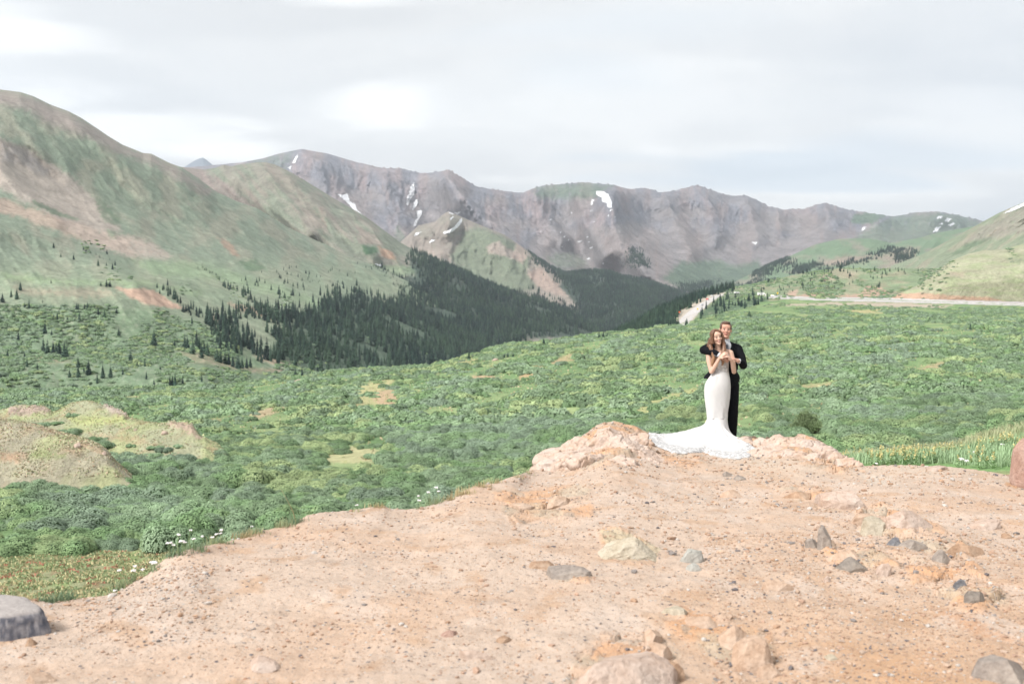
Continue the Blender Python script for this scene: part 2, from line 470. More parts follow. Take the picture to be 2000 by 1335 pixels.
C = paint(C, U, V, [
    (T(122, 146, 118), [(1290, 545), (1330, 510), (1400, 505), (1440, 520), (1480, 505), (1500, 540), (1450, 570), (1380, 575), (1330, 565)], 10, 0.85),
    (T(128, 150, 122), [(1040, 366), (1120, 356), (1200, 362), (1170, 385), (1100, 392), (1050, 388)], 10, 0.7),
    (T(118, 142, 114), [(1670, 418), (1700, 412), (1730, 420), (1700, 440), (1660, 436)], 5, 0.9),
    (T(128, 150, 120), [(1730, 424), (1790, 415), (1840, 412), (1930, 432), (2100, 450), (2100, 540), (1700, 540), (1640, 490), (1680, 455)], 10, 0.7),
    (T(108, 140, 104), [(780, 500), (792, 465), (780, 435), (765, 470)], 5, 0.5),
    (T(150, 165, 136), [(1060, 500), (1100, 490), (1140, 500), (1150, 520), (1090, 530)], 9, 0.6),
    (T(194, 176, 166), [(1130, 560), (1240, 540), (1330, 560), (1390, 600), (1300, 600)], 9, 0.6),
    (T(132, 152, 126), [(490, 310), (540, 300), (580, 292), (560, 330), (500, 330)], 8, 0.5),
], 7)
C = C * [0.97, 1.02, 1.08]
MAT_MTN = terrain_mat('mountain_rock', 0.012, 0.34, 30, 1.0, 0.07)
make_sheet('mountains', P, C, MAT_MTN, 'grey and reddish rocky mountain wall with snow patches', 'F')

# ---- green rounded ridges in front of the wall, right
u = np.arange(1380, 2320, 3.0)
P, t, ts = loft(u, [row_v(u, [(1380, 640, 4700), (2300, 520, 4700)]),
                    row_v(u, [(1380, 575, 4300), (1440, 548), (1480, 528), (1530, 506), (1560, 492), (1590, 478), (1640, 466, 4300), (1700, 466), (1740, 474), (1790, 466), (1830, 455), (1900, 442), (2300, 430, 4000)]),
                    row_v(u, [(1380, 600, 3300), (1530, 560, 3300), (1700, 520, 3300), (1900, 500, 3200), (2300, 500, 3000)]),
                    row_v(u, [(1380, 660, 2400), (2300, 600, 2400)])], [10, 60, 50])
U, V = proj(P)
w = np.interp(t, [0, 10, 30, 120], [0, 0.05, 1, 0.5])[:, None] * np.ones_like(U)
dep = 90 * w * ridged((U + V) / 60, V / 90, 4)
P = c0 + (P - c0) * (1 - dep / P[..., 1])[..., None]
P[..., 2] += 14 * w * fbm(P[..., 0] / 130, P[..., 1] / 130, 5)
U, V = proj(P)
C = mixc(np.broadcast_to(T(132, 156, 126), P.shape).copy(), T(170, 160, 148), sstep(0.0, 0.35, fbm(U / 50, V / 20, 5)) * 0.7)
C = paint(C, U, V, [(T(186, 164, 152), [(1590, 520), (1640, 498), (1720, 495), (1760, 480), (1800, 480), (1780, 520), (1700, 520)], 8, 0.6),
                    (T(150, 172, 138), [(1540, 560), (1600, 530), (1700, 505), (1740, 512), (1640, 545), (1560, 575)], 5, 0.7)], 5)
MAT_HILL = terrain_mat('far_hill_grass', 0.02, 0.2, 6, 0.7, 0.12)
make_sheet('hills', P, C, MAT_HILL, 'rounded green ridges below the right end of the wall', 'F4')

# ---- spur with the bowl and the forested toe (middle)
u = np.arange(700, 1480, 2.4)
P, t, ts = loft(u, [row_v(u, [(700, 560, 4600), (876, 500, 4800), (1010, 540, 4400), (1150, 590, 4300), (1480, 650, 4300)]),
                    row_v(u, [(700, 540, 4200), (760, 495), (785, 470), (805, 452), (818, 440), (850, 433), (866, 418), (876, 413, 4300), (905, 425), (940, 440), (985, 458), (1010, 475), (1030, 490), (1060, 512, 4000), (1085, 527),
                              (1103, 535), (1135, 531), (1163, 529), (1190, 532), (1216, 542), (1250, 546), (1287, 557), (1315, 566), (1340, 578, 3800), (1380, 592), (1480, 650)]),
                    row_v(u, [(700, 570, 3700), (870, 520, 3600), (1000, 550, 3400), (1120, 575, 3200), (1250, 585, 3100), (1480, 680, 3100)]),
                    row_v(u, [(700, 640, 3100), (1000, 620, 2900), (1160, 648, 2550), (1260, 662, 2300), (1480, 700, 2200)])], [10, 90, 60])
U, V = proj(P)
w = np.interp(t, [0, 10, 28, 160], [0, 0.05, 1, 0.4])[:, None] * np.ones_like(U)
for pts, A, ww in [([(876, 413), (880, 450), (860, 500), (840, 540)], 180, 22), ([(960, 450), (990, 500), (1010, 560)], 150, 26), ([(1040, 500), (1090, 560), (1130, 590)], 130, 18),
                   ([(815, 445), (825, 470), (870, 478), (900, 455)], -120, 14), ([(1180, 530), (1220, 580), (1250, 630)], 140, 24)]:
    P = relief(P, U, V, pts, A * w, ww)
dep = (55 * ridged((U + 14 * fbm(U / 40, V / 40)) / 22, V / 70, 4)) * w * sstep(1150, 1080, U)
P = c0 + (P - c0) * (1 - dep / P[..., 1])[..., None]
P[..., 2] += 12 * w * fbm(P[..., 0] / 110, P[..., 1] / 110, 5)
U, V = proj(P)
C = mixc(np.broadcast_to(T(172, 162, 152), P.shape).copy(), T(150, 156, 138), sstep(-0.1, 0.3, fbm(U / 30, V / 22, 4)) * 0.35)
C = paint(C, U, V, [
    (T(136, 150, 126), [(905, 450), (935, 440), (985, 460), (1010, 478), (1040, 505), (1030, 530), (1050, 560), (1010, 575), (960, 560), (890, 540), (880, 500)], 9, 0.85),
    (T(190, 176, 166), [(950, 482), (975, 470), (990, 485), (1030, 500), (1020, 512), (985, 500), (955, 495)], 4, 0.9),
    (T(190, 170, 158), [(1030, 535), (1055, 520), (1080, 545), (1122, 582), (1085, 575), (1050, 560)], 4, 0.95),
    (T(196, 176, 164), [(1010, 470), (1035, 498), (1020, 515), (1000, 500)], 5, 0.8),
    (T(196, 180, 168), [(800, 480), (870, 490), (860, 515), (800, 500)], 8, 0.6),
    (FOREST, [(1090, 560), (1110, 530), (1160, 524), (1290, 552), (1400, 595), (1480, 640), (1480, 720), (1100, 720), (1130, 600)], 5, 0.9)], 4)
MAT_SPUR = terrain_mat('spur_ground', 0.02, 0.32, 10, 1.0, 0.14)
make_sheet('hills', P, C, MAT_SPUR, 'bare spur with a small bowl below the mountain wall', 'F2')

# ---- valley floor
u = np.arange(700, 1700, 6.0)
P, t, ts = loft(u, [row_v(u, [(700, 755, 3000), (960, 740), (1010, 655), (1700, 640, 3000)]), row_v(u, [(700, 764, 2000), (960, 760), (1010, 664), (1700, 660, 2000)]), row_v(u, [(700, 800, 1000), (960, 790), (1010, 700), (1700, 700, 1000)])], [20, 30])
U, V = proj(P)
C = mixc(np.broadcast_to(T(138, 160, 130), P.shape).copy(), T(168, 180, 146), sstep(-0.1, 0.3, fbm(U / 20, V / 3, 4)))
make_sheet('terrain', P, C, MAT_HILL, 'flat green valley floor beyond the meadow crest', 'V')

# ---- second ridge, left middle, carrying the forest
u = np.arange(240, 1320, 2.4)
P, t, ts = loft(u, [row_v(u, [(240, 400, 3400), (600, 440, 3300), (1000, 640, 3000), (1320, 760, 2900)]),
                    row_v(u, [(240, 345, 3000), (330, 330), (355, 326), (375, 329), (400, 331), (420, 328), (437, 322), (452, 325), (470, 321), (503, 317), (520, 317), (539, 322, 2950), (570, 337), (598, 354), (655, 389, 2850), (713, 422, 2800),
                              (783, 474, 2700), (846, 508, 2600), (903, 531, 2600), (952, 555, 2600), (1005, 574, 2600), (1060, 592, 2600), (1110, 611, 2500), (1165, 645, 2450), (1200, 668), (1320, 740, 2400)]),
                    row_v(u, [(240, 470, 2300), (450, 470, 2300), (700, 520, 2100), (900, 600, 2000), (1100, 640, 2150), (1320, 760, 2200)]),
                    row_v(u, [(240, 640, 1500), (600, 640, 1500), (850, 690, 1400), (1020, 664, 1750), (1165, 655, 2100), (1320, 780, 2100)]),
                    row_v(u, [(240, 800, 900), (850, 760, 1100), (1020, 720, 1500), (1320, 800, 1900)])], [10, 80, 70, 30])
U, V = proj(P)
w = np.interp(t, [0, 10, 30, 190], [0, 0.05, 1, 0.5])[:, None] * np.ones_like(U)
for pts, A, ww in [([(505, 317), (560, 390), (640, 470), (700, 540)], 130, 24), ([(440, 322), (520, 400), (600, 460)], 110, 20), ([(560, 335), (640, 420), (730, 500)], 100, 18),
                   ([(700, 420), (770, 500), (830, 560)], 70, 18)]:
    P = relief(P, U, V, pts, A * w, ww)
dep = 24 * ridged((U - 0.75 * V) / 30, V / 110, 4, 0.42) * w
P = c0 + (P - c0) * (1 - dep / P[..., 1])[..., None]
P[..., 2] += 7 * w * fbm(P[..., 0] / 70, P[..., 1] / 70, 5)
U, V = proj(P)
C = mixc(np.broadcast_to(T(152, 160, 142), P.shape).copy(), T(174, 168, 156), sstep(-0.2, 0.3, fbm((U - V) / 30, V / 50, 4)) * 0.8)
C = mixc(C, T(176, 160, 152), sstep(0.1, 0.4, fbm((U - 0.8 * V) / 16 + 9, V / 80, 5)) * 0.55 * sstep(520, 400, V))
C = paint(C, U, V, [
    (T(168, 152, 148), [(355, 322), (400, 332), (450, 360), (520, 420), (560, 445), (500, 430), (430, 380), (360, 345)], 6, 0.7),
    (T(182, 170, 158), [(505, 316), (545, 322), (580, 350), (610, 400), (640, 440), (620, 450), (570, 390), (520, 340)], 6, 0.6),
    (T(190, 172, 162), [(695, 440), (735, 460), (750, 480), (700, 475)], 6, 0.7),
    (T(182, 166, 154), [(622, 405), (634, 402), (640, 455), (632, 460)], 3, 0.6),
    (T(84, 120, 88), [(705, 478), (735, 482), (740, 495), (712, 497)], 4, 0.9),
    (T(200, 164, 142), [(738, 480), (765, 490), (775, 512), (745, 498)], 4, 0.8),
    (T(150, 172, 138), [(640, 530), (740, 515), (830, 520), (810, 535), (700, 560)], 6, 0.7),
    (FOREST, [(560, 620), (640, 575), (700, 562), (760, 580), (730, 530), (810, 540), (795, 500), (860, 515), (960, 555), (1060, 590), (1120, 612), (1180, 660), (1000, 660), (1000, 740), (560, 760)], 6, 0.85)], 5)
make_sheet('hills', P, C, MAT_SPUR, 'forested ridge between the near hillside and the far wall', 'D2')

# ---- big near hillside, left
u = np.arange(-700, 1010, 2.6)
P, t, ts = loft(u, [row_v(u, [(-700, 100, 1700), (0, 260, 2200), (355, 420, 2500), (670, 560, 2700), (1010, 700, 2700)]),
                    row_v(u, [(-700, -40, 1500), (-300, 110, 1600), (-100, 160, 1650), (0, 175, 1700), (40, 180), (65, 188), (100, 205), (135, 218), (160, 231, 1800), (190, 251), (215, 268), (240, 283), (280, 299, 1900), (295, 300), (330, 318), (355, 327, 2000),
                              (390, 350), (422, 374, 2100), (460, 392), (503, 407, 2150), (563, 444, 2200), (620, 470), (670, 492, 2250), (760, 528, 2250), (850, 575, 2200), (1010, 690, 2100)]),
                    row_v(u, [(-700, 240, 1100), (0, 360, 1250), (200, 400, 1400), (400, 460, 1550), (600, 520, 1750), (760, 580, 1800), (1010, 730, 1700)]),
                    row_v(u, [(-700, 420, 780), (0, 470, 900), (150, 500, 980), (300, 520, 1100), (420, 540, 1200), (600, 570, 1350), (760, 610, 1500), (1010, 740, 1400)]),
                    row_v(u, [(-700, 560, 620), (0, 565, 720), (150, 560, 760), (300, 575, 820), (420, 600, 900), (600, 640, 1000), (760, 690, 1050), (1010, 760, 1100)]),
                    row_v(u, [(-700, 660, 540), (0, 660, 590), (200, 670, 610), (400, 690, 640), (560, 730, 700), (760, 760, 800), (1010, 790, 850)]),
                    row_v(u, [(-700, 775, 440), (0, 772, 450), (400, 772, 470), (560, 775, 560), (1010, 820, 700)]),
                    row_v(u, [(-700, 860, 400), (1010, 900, 520)])], [10, 90, 60, 50, 50, 40, 10])
U, V = proj(P)
w = np.interp(t, [0, 10, 35, 210, 300, 310], [0, 0.04, 1, 0.8, 0.25, 0.1])[:, None] * np.ones_like(U)
for pts, A, ww in [([(0, 270), (60, 285), (130, 330), (210, 400), (260, 440)], 25, 30), ([(-60, 430), (70, 455), (130, 480), (200, 515), (260, 550)], 70, 22), ([(160, 235), (300, 380), (450, 480), (560, 540)], 45, 26),
                   ([(330, 320), (440, 430), (560, 500), (680, 570)], 50, 24), ([(300, 545), (400, 560), (560, 600)], 40, 20), ([(0, 330), (70, 400), (110, 440)], 40, 16)]:
    P = relief(P, U, V, pts, A * w, ww)
dep = (14 * ridged((U - 0.9 * V) / 60, (V + 0.4 * U) / 170, 3, 0.4)) * w + 4 * w * fbm((U - .6 * V) / 14, V / 26, 3)
P = c0 + (P - c0) * (1 - dep / P[..., 1])[..., None]
P[..., 2] += 3.5 * w * fbm(P[..., 0] / 34, P[..., 1] / 34, 5)
U, V = proj(P)
LG = T(150, 170, 138)
C = mixc(np.broadcast_to(T(150, 164, 144), P.shape).copy(), T(170, 170, 152), sstep(-0.15, 0.3, fbm((U - .8 * V) / 50, V / 60 + U / 200, 5)) * 0.8)
C = mixc(C, T(168, 170, 150), sstep(0.1, 0.45, fbm((U - V) / 20 + 9, V / 34, 5)) * 0.4)
C = mixc(C, T(160, 176, 146), sstep(480, 560, V) * 0.5)
patch = [
    (T(172, 160, 154), [(-300, 80), (0, 172), (70, 188), (170, 236), (240, 282), (300, 300), (420, 374), (400, 385), (310, 330), (230, 300), (180, 275), (110, 250), (40, 215), (-60, 200), (-300, 170)], 16, 0.85),
    (T(190, 178, 168), [(-300, 260), (0, 268), (45, 285), (120, 330), (150, 352), (200, 400), (240, 450), (200, 460), (120, 440), (60, 400), (0, 370), (-300, 350)], 9, 0.9),
    (T(172, 166, 164), [(0, 275), (45, 290), (100, 330), (90, 345), (40, 320), (0, 315)], 8, 0.6),
    (T(204, 182, 166), [(-100, 360), (0, 385), (60, 405), (130, 430), (190, 450), (260, 465), (300, 480), (330, 500), (260, 500), (190, 480), (120, 455), (40, 425), (-100, 400)], 8, 0.85),
    (T(206, 190, 178), [(120, 425), (180, 450), (260, 460), (300, 470), (340, 500), (320, 510), (250, 505), (190, 485), (130, 450)], 8, 0.65),
    (T(96, 128, 98), [(65, 390), (100, 405), (150, 425), (155, 432), (100, 418), (62, 400)], 4, 0.7),
    (T(108, 138, 108), [(180, 380), (215, 400), (240, 430), (225, 445), (195, 425)], 7, 0.6),
    (T(110, 140, 112), [(205, 448), (225, 452), (230, 465), (212, 466)], 5, 0.6),
    (T(202, 172, 152), [(425, 462), (450, 475), (470, 500), (455, 500), (435, 480)], 5, 0.8),
    (T(188, 190, 178), [(250, 470), (310, 480), (330, 505), (290, 510), (250, 490)], 9, 0.4),
    (T(160, 182, 146), [(250, 505), (400, 510), (560, 560), (700, 610), (600, 600), (430, 550), (300, 540)], 12, 0.7),
    (T(104, 136, 104), [(460, 510), (500, 505), (520, 525), (490, 530)], 5, 0.7),
    (T(208, 178, 158), [(225, 562), (280, 562), (310, 572), (345, 590), (365, 605), (330, 602), (290, 595), (250, 580)], 4, 1.0),
    (T(186, 174, 154), [(25, 560), (120, 562), (200, 560), (250, 572), (200, 582), (120, 580), (30, 575)], 12, 0.7),
    (T(198, 176, 154), [(440, 590), (510, 600), (530, 625), (500, 615), (450, 600)], 5, 0.8),
    (T(196, 178, 156), [(345, 685), (400, 690), (480, 715), (550, 720), (560, 728), (500, 728), (430, 718), (370, 705)], 5, 0.9),
    (T(198, 176, 154), [(490, 695), (520, 692), (560, 712), (530, 712)], 4, 0.8),
    (T(192, 172, 152), [(395, 615), (425, 618), (440, 632), (415, 628)], 4, 0.8),
    (T(200, 172, 150), [(60, 690), (90, 688), (145, 705), (110, 712), (70, 705)], 6, 0.7),
    (T(200, 190, 150), [(0, 763), (60, 765), (80, 770), (0, 774)], 3, 0.7),
    (T(160, 186, 140), [(0, 615), (60, 615), (70, 635), (0, 632)], 6, 0.7),
    (T(160, 182, 142), [(0, 530), (150, 545), (280, 545), (400, 570), (390, 582), (280, 560), (150, 558), (0, 548)], 8, 0.6),
    (T(104, 140, 100), [(-300, 600), (0, 600), (160, 592), (220, 600), (300, 600), (420, 640), (520, 700), (560, 760), (-300, 780)], 16, 0.5),
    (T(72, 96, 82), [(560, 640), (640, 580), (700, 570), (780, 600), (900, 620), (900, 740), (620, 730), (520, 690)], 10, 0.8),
]
C = paint(C, U, V, patch, 8)
# scattered pale stones on the scree
MAT_SLOPE = terrain_mat('hillside_ground', 0.05, 0.30, 3.5, 1.0, 0.35)
make_sheet('hills', P, C, MAT_SLOPE, 'tall near hillside of grass and reddish scree', 'D1')

# ---- right hill
u = np.arange(1600, 2900, 3.0)
P, t, ts = loft(u, [row_v(u, [(1600, 640, 2700), (2000, 480, 2200), (2900, 100, 1700)]),
                    row_v(u, [(1600, 570, 2500), (1690, 536, 2400), (1720, 527), (1750, 516), (1775, 507), (1800, 497, 2200), (1850, 471, 2050), (1900, 444), (1950, 416, 1850), (2000, 395, 1750), (2200, 290), (2500, 150), (2900, 20, 1500)]),
                    row_v(u, [(1600, 590, 1700), (1750, 545, 1650), (1900, 500, 1450), (2000, 460, 1350), (2300, 330, 1150), (2900, 160, 1000)]),
                    row_v(u, [(1600, 620, 1100), (2000, 600, 900), (2900, 480, 700)])], [10, 70, 60])
U, V = proj(P)
w = np.interp(t, [0, 10, 30, 140], [0, 0.05, 1, 0.5])[:, None] * np.ones_like(U)
dep = 40 * w * ridged((U + 1.1 * V) / 36, V / 80, 5)
P = c0 + (P - c0) * (1 - dep / P[..., 1])[..., None]
P[..., 2] += 6 * w * fbm(P[..., 0] / 50, P[..., 1] / 50, 5)
U, V = proj(P)
C = mixc(np.broadcast_to(T(158, 170, 144), P.shape).copy(), T(182, 176, 156), sstep(-0.05, 0.3, fbm((U + 1.3 * V) / 22, V / 40, 5)) * 0.75)
C = paint(C, U, V, [(T(176, 168, 158), [(1880, 475), (1920, 440), (2010, 395), (2500, 200), (2500, 420), (2000, 455), (1930, 470)], 10, 0.7),
                    (T(112, 134, 108), [(1850, 500), (1880, 478), (1940, 460), (1930, 470), (1880, 495)], 5, 0.7)], 6)
make_sheet('hills', P, C, MAT_SLOPE, 'steep green and stony hill at the right edge', 'G')

# ---- low wooded hill behind the road
u = np.arange(1080, 2800, 3.0)
P, t, ts = loft(u, [row_v(u, [(1080, 760, 1300), (1400, 640, 1400), (1700, 590, 1500), (2800, 600, 1500)]),
                    row_v(u, [(1080, 720, 950), (1140, 690), (1180, 666, 980), (1240, 638, 1000), (1290, 610, 1050), (1340, 590, 1100), (1380, 575), (1400, 569, 1150), (1440, 560), (1470, 556), (1500, 548, 1150), (1560, 535), (1600, 529), (1640, 524, 1200), (1700, 527), (1760, 524), (1830, 526, 1200), (1900, 525), (2800, 500, 1100)]),
                    row_v(u, [(1080, 740, 780), (1180, 700, 800), (1290, 640, 800), (1380, 600, 850), (1480, 575, 920), (1560, 560, 960), (1700, 558, 960), (2000, 560, 940), (2800, 560, 900)]),
                    row_v(u, [(1080, 780, 640), (1200, 740, 620), (1290, 680, 620), (1380, 632, 680), (1460, 598, 760), (1500, 584, 800), (1560, 581, 820), (1700, 583, 820), (1850, 587, 820), (2000, 593, 820), (2800, 610, 800)]),
                    row_v(u, [(1080, 850, 560), (1380, 700, 560), (1500, 640, 700), (2800, 660, 700)])], [8, 45, 45, 12])
U, V = proj(P)
w = np.interp(t, [0, 8, 25, 98, 110], [0, 0.1, 1, 0.1, 0])[:, None] * np.ones_like(U)
P[..., 2] += 5 * w * fbm(P[..., 0] / 60, P[..., 1] / 60, 4)
U, V = proj(P)
C = mixc(np.broadcast_to(T(150, 168, 134), P.shape).copy(), T(186, 176, 152), sstep(-0.1, 0.3, fbm(U / 30, V / 9, 5)) * 0.6)
C = paint(C, U, V, [
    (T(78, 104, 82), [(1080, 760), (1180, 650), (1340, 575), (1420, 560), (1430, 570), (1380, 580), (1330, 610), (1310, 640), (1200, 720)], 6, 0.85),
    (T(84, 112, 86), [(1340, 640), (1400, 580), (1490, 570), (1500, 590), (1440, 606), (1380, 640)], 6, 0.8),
    (T(214, 202, 186), [(1310, 630), (1322, 612), (1345, 596), (1375, 578), (1405, 570), (1418, 571), (1400, 582), (1366, 608), (1346, 640), (1318, 640)], 2, 0.95),
    (T(208, 178, 160), [(1525, 580), (1540, 570), (1560, 564), (1555, 580)], 3, 0.9),
    (T(208, 178, 158), [(1552, 581), (1575, 571), (1610, 571), (1640, 576), (1680, 572), (1695, 558), (1720, 560), (1740, 573), (1700, 581), (1640, 582)], 4, 0.95),
    (T(196, 178, 160), [(1600, 535), (1640, 525), (1680, 530), (1660, 545), (1610, 550)], 5, 0.6),
], 4)
make_sheet('hills', P, C, MAT_SLOPE, 'low hill with dwarf conifers behind the road', 'H')

# ---- pale grassy hump right of the road
u = np.arange(1700, 2800, 3.0)
P, t, ts = loft(u, [row_v(u, [(1700, 640, 1000), (2000, 560, 1200), (2800, 520, 1200)]),
                    row_v(u, [(1700, 600, 820), (1725, 588), (1745, 580), (1770, 567), (1795, 556, 850), (1815, 541), (1840, 521), (1860, 508, 900), (1890, 496), (1920, 489), (1960, 487), (1985, 480), (2000, 476, 920), (2300, 440), (2800, 420, 850)]),
                    row_v(u, [(1700, 606, 800), (1745, 582, 815), (1790, 572, 815), (1850, 560, 800), (2000, 550, 790), (2800, 540, 760)]),
                    row_v(u, [(1700, 612, 790), (1745, 588, 805), (1850, 589, 800), (2000, 594, 790), (2800, 612, 760)])], [8, 40, 30])
w = np.interp(t, [0, 8, 20, 78], [0, 0.1, 1, 0.1])[:, None]
P[..., 2] += 2.2 * w * fbm(P[..., 0] / 40, P[..., 1] / 40, 4)
U, V = proj(P)
C = mixc(np.broadcast_to(T(188, 188, 160), P.shape).copy(), T(176, 188, 146), sstep(-0.1, 0.3, fbm(U / 40, V / 8, 5)) * 0.7)
C = paint(C, U, V, [(T(210, 176, 152), [(1735, 582), (1755, 573), (1790, 570), (1850, 576), (1930, 580), (1970, 590), (1850, 588), (1740, 588)], 3, 0.95),
                    (T(128, 150, 118), [(1960, 505), (2000, 500), (2050, 510), (1990, 518)], 5, 0.5),
                    (T(206, 186, 168), [(1850, 525), (1890, 530), (1880, 542), (1850, 538)], 5, 0.5)], 4)
make_sheet('hills', P, C, MAT_SLOPE, 'pale grassy hump above the road at the right', 'G2')
# ================================================================ near basin
u = np.arange(-900, 2900, 4.0)
rows = [
    row_z(u, [(-900, -8.5), (0, -8.2), (1000, -7.5), (1400, -6), (2900, -5)], 14),
    row_z(u, [(-900, -10), (0, -9.9), (1000, -9.3), (1400, -7.2), (2900, -6)], 26),
    row_z(u, [(-900, -12), (0, -11.4), (600, -11.3), (1000, -11), (1400, -8.5), (2000, -7.2), (2900, -6)], 42),
    row_z(u, [(-900, -13.5), (0, -12.9), (600, -13), (1000, -12.5), (1400, -9.8), (2000, -8.6), (2900, -7)], 65),
    row_z(u, [(-900, -15.5), (0, -15.0), (600, -14.8), (1000, -14), (1400, -11.5), (2000, -10), (2900, -8)], 100),
    row_z(u, [(-900, -17), (0, -17), (600, -16), (1000, -14.5), (1400, -12.0), (2000, -10.5), (2900, -8)], 140),
    row_z(u, [(-900, -19), (0, -19), (600, -17.5), (1000, -14.5), (1400, -11.3), (2000, -9.5), (2900, -6)], 200),
    row_z(u, [(-900, -24), (0, -24), (400, -23), (600, -19.5), (800, -17), (1000, -12), (1200, -9), (1400, -6.3), (1600, -4.5), (2000, -4), (2900, 0)], 320),
    row_v(u, [(-900, 765, 460), (400, 767, 440), (450, 754, 425), (560, 744, 420), (600, 739, 420), (640, 728), (700, 723, 420), (760, 722), (850, 718, 420), (900, 702, 430), (960, 681, 440), (1050, 666, 450), (1110, 662, 460), (1145, 657), (1170, 652, 480), (1240, 647, 500), (1320, 634, 540),
              (1400, 614, 620), (1440, 605, 660), (1480, 598, 720), (1540, 590, 740), (1700, 597, 700), (2000, 606, 680), (2900, 625, 680)]),
    row_v(u, [(-900, 800, 520), (400, 800, 520), (700, 770, 500), (1050, 700, 540), (1240, 680, 600), (1400, 650, 690), (1440, 615, 700), (1480, 590, 780), (1560, 582, 805), (1700, 584, 805), (1850, 588, 805), (2000, 594, 805), (2900, 613, 805)]),
    row_v(u, [(-900, 850, 560), (700, 830, 540), (1050, 760, 580), (1400, 690, 740), (1480, 600, 900), (1560, 592, 900), (2000, 604, 900), (2900, 620, 900)]),
]
P, t, ts = loft(u, rows, [10, 20, 40, 50, 50, 55, 60, 60, 30, 10])
w = np.interp(t, [0, 30, ts[8], ts[9]], [0.3, 1, 0.5, 0.1])[:, None]
P[..., 2] += w * (0.55 * fbm(P[..., 0] / 14, P[..., 1] / 14, 4) + 1.1 * np.clip(P[..., 1] / 200, 0.2, 1) * fbm(P[..., 0] / 45, P[..., 1] / 45, 3))
U, V = proj(P)
GA = T(134, 164, 114); GB = T(166, 182, 132); GC = T(112, 142, 98)
C = mixc(np.broadcast_to(GA, P.shape).copy(), GB, sstep(-0.15, 0.35, fbm(P[..., 0] / 16, P[..., 1] / 22, 5)) * 0.8)
C = mixc(C, GC, sstep(0.0, 0.4, fbm(P[..., 0] / 30 + 9, P[..., 1] / 40, 4)) * 0.6)
C = mixc(C, T(196, 176, 140), sstep(0.22, 0.5, fbm(P[..., 0] / 9 + 90, P[..., 1] / 14, 4)) * 0.55)
BARE = [  # open grass and soil between the willows
    (T(196, 192, 144), [(680, 775), (705, 752), (745, 740), (775, 737), (765, 750), (745, 762), (775, 780), (745, 795), (700, 785)], 3, 0.95),
    (T(206, 178, 148), [(735, 763), (765, 758), (783, 772), (765, 795), (742, 792), (725, 778)], 3, 0.85),
    (T(202, 182, 150), [(485, 815), (500, 803), (530, 793), (555, 790), (558, 797), (548, 803), (525, 812), (500, 818)], 3, 0.9),
    (T(202, 182, 150), [(488, 778), (510, 775), (520, 782), (500, 786)], 3, 0.8),
    (T(206, 178, 148), [(903, 742), (925, 735), (962, 730), (972, 740), (950, 748), (912, 752)], 3, 0.95),
    (T(208, 176, 140), [(1010, 738), (1030, 722), (1060, 708), (1060, 718), (1040, 735), (1015, 742)], 4, 0.85),
    (T(206, 176, 144), [(1070, 705), (1110, 690), (1170, 680), (1180, 690), (1130, 702), (1080, 712)], 6, 0.7),
    (T(202, 190, 142), [(870, 712), (920, 700), (960, 695), (930, 706), (880, 716)], 3, 0.7),
    (T(178, 196, 140), [(1015, 832), (1060, 812), (1110, 792), (1130, 795), (1120, 810), (1070, 828), (1030, 840)], 4, 0.95),
    (T(196, 194, 150), [(590, 900), (620, 880), (660, 872), (705, 868), (745, 880), (768, 890), (765, 902), (700, 905), (620, 904)], 3, 1.0),
    (T(196, 186, 136), [(870, 887), (900, 880), (912, 886), (885, 892)], 2, 0.9),
    (T(196, 196, 142), [(1240, 800), (1270, 782), (1320, 765), (1375, 752), (1378, 772), (1330, 785), (1280, 800), (1250, 812)], 4, 0.85),
    (T(206, 180, 144), [(1290, 785), (1330, 772), (1350, 775), (1310, 790)], 4, 0.6),
    (T(202, 184, 144), [(1560, 752), (1620, 745), (1640, 752), (1580, 762)], 4, 0.7),
    (T(206, 184, 150), [(1440, 790), (1500, 782), (1560, 785), (1620, 790), (1600, 800), (1500, 798)], 6, 0.6),
    (T(196, 200, 150), [(1445, 840), (1480, 832), (1520, 842), (1500, 858), (1450, 855)], 6, 0.7),
    (T(206, 178, 146), [(1785, 722), (1840, 705), (1850, 715), (1800, 730)], 5, 0.7),
    (T(206, 190, 160), [(1770, 662), (1830, 652), (1840, 660), (1780, 670)], 5, 0.6),
    (T(206, 192, 146), [(1645, 605), (1720, 603), (1728, 611), (1660, 613)], 3, 0.8),
    (T(206, 190, 174), [(1500, 595), (1640, 589), (1760, 590), (1860, 596), (1840, 603), (1740, 600), (1640, 596), (1540, 598)], 3, 0.9),
    (T(170, 172, 134), [(-900, 1100), (0, 1092), (150, 1085), (250, 1068), (330, 1060), (420, 1060), (420, 1200), (-900, 1200)], 6, 0.9),
    (T(190, 190, 140), [(1350, 612), (1420, 615), (1500, 608), (1480, 616), (1400, 622)], 4, 0.5),
]
C = paint(C, U, V, BARE, 4)
rd = sstep(0.05, 0.3, fbm(P[..., 0] / 0.8, P[..., 1] / 1.6, 4)) * (V > 1075) * (U < 460)
C = mixc(C, T(176, 140, 110), rd * 0.7)
C = mixc(C, T(150, 172, 110), (sstep(0.05, 0.3, fbm(P[..., 0] / 1.1 + 9, P[..., 1] / 2.2, 4)) * (V > 1075) * (U < 460)) * 0.7)
MAT_MEADOW = terrain_mat('meadow_grass', 0.6, 0.3, 0.5, 0.9, 3.5)
make_sheet('field', P, C, MAT_MEADOW, 'green willow meadow basin below the gravel knoll', 'S2')

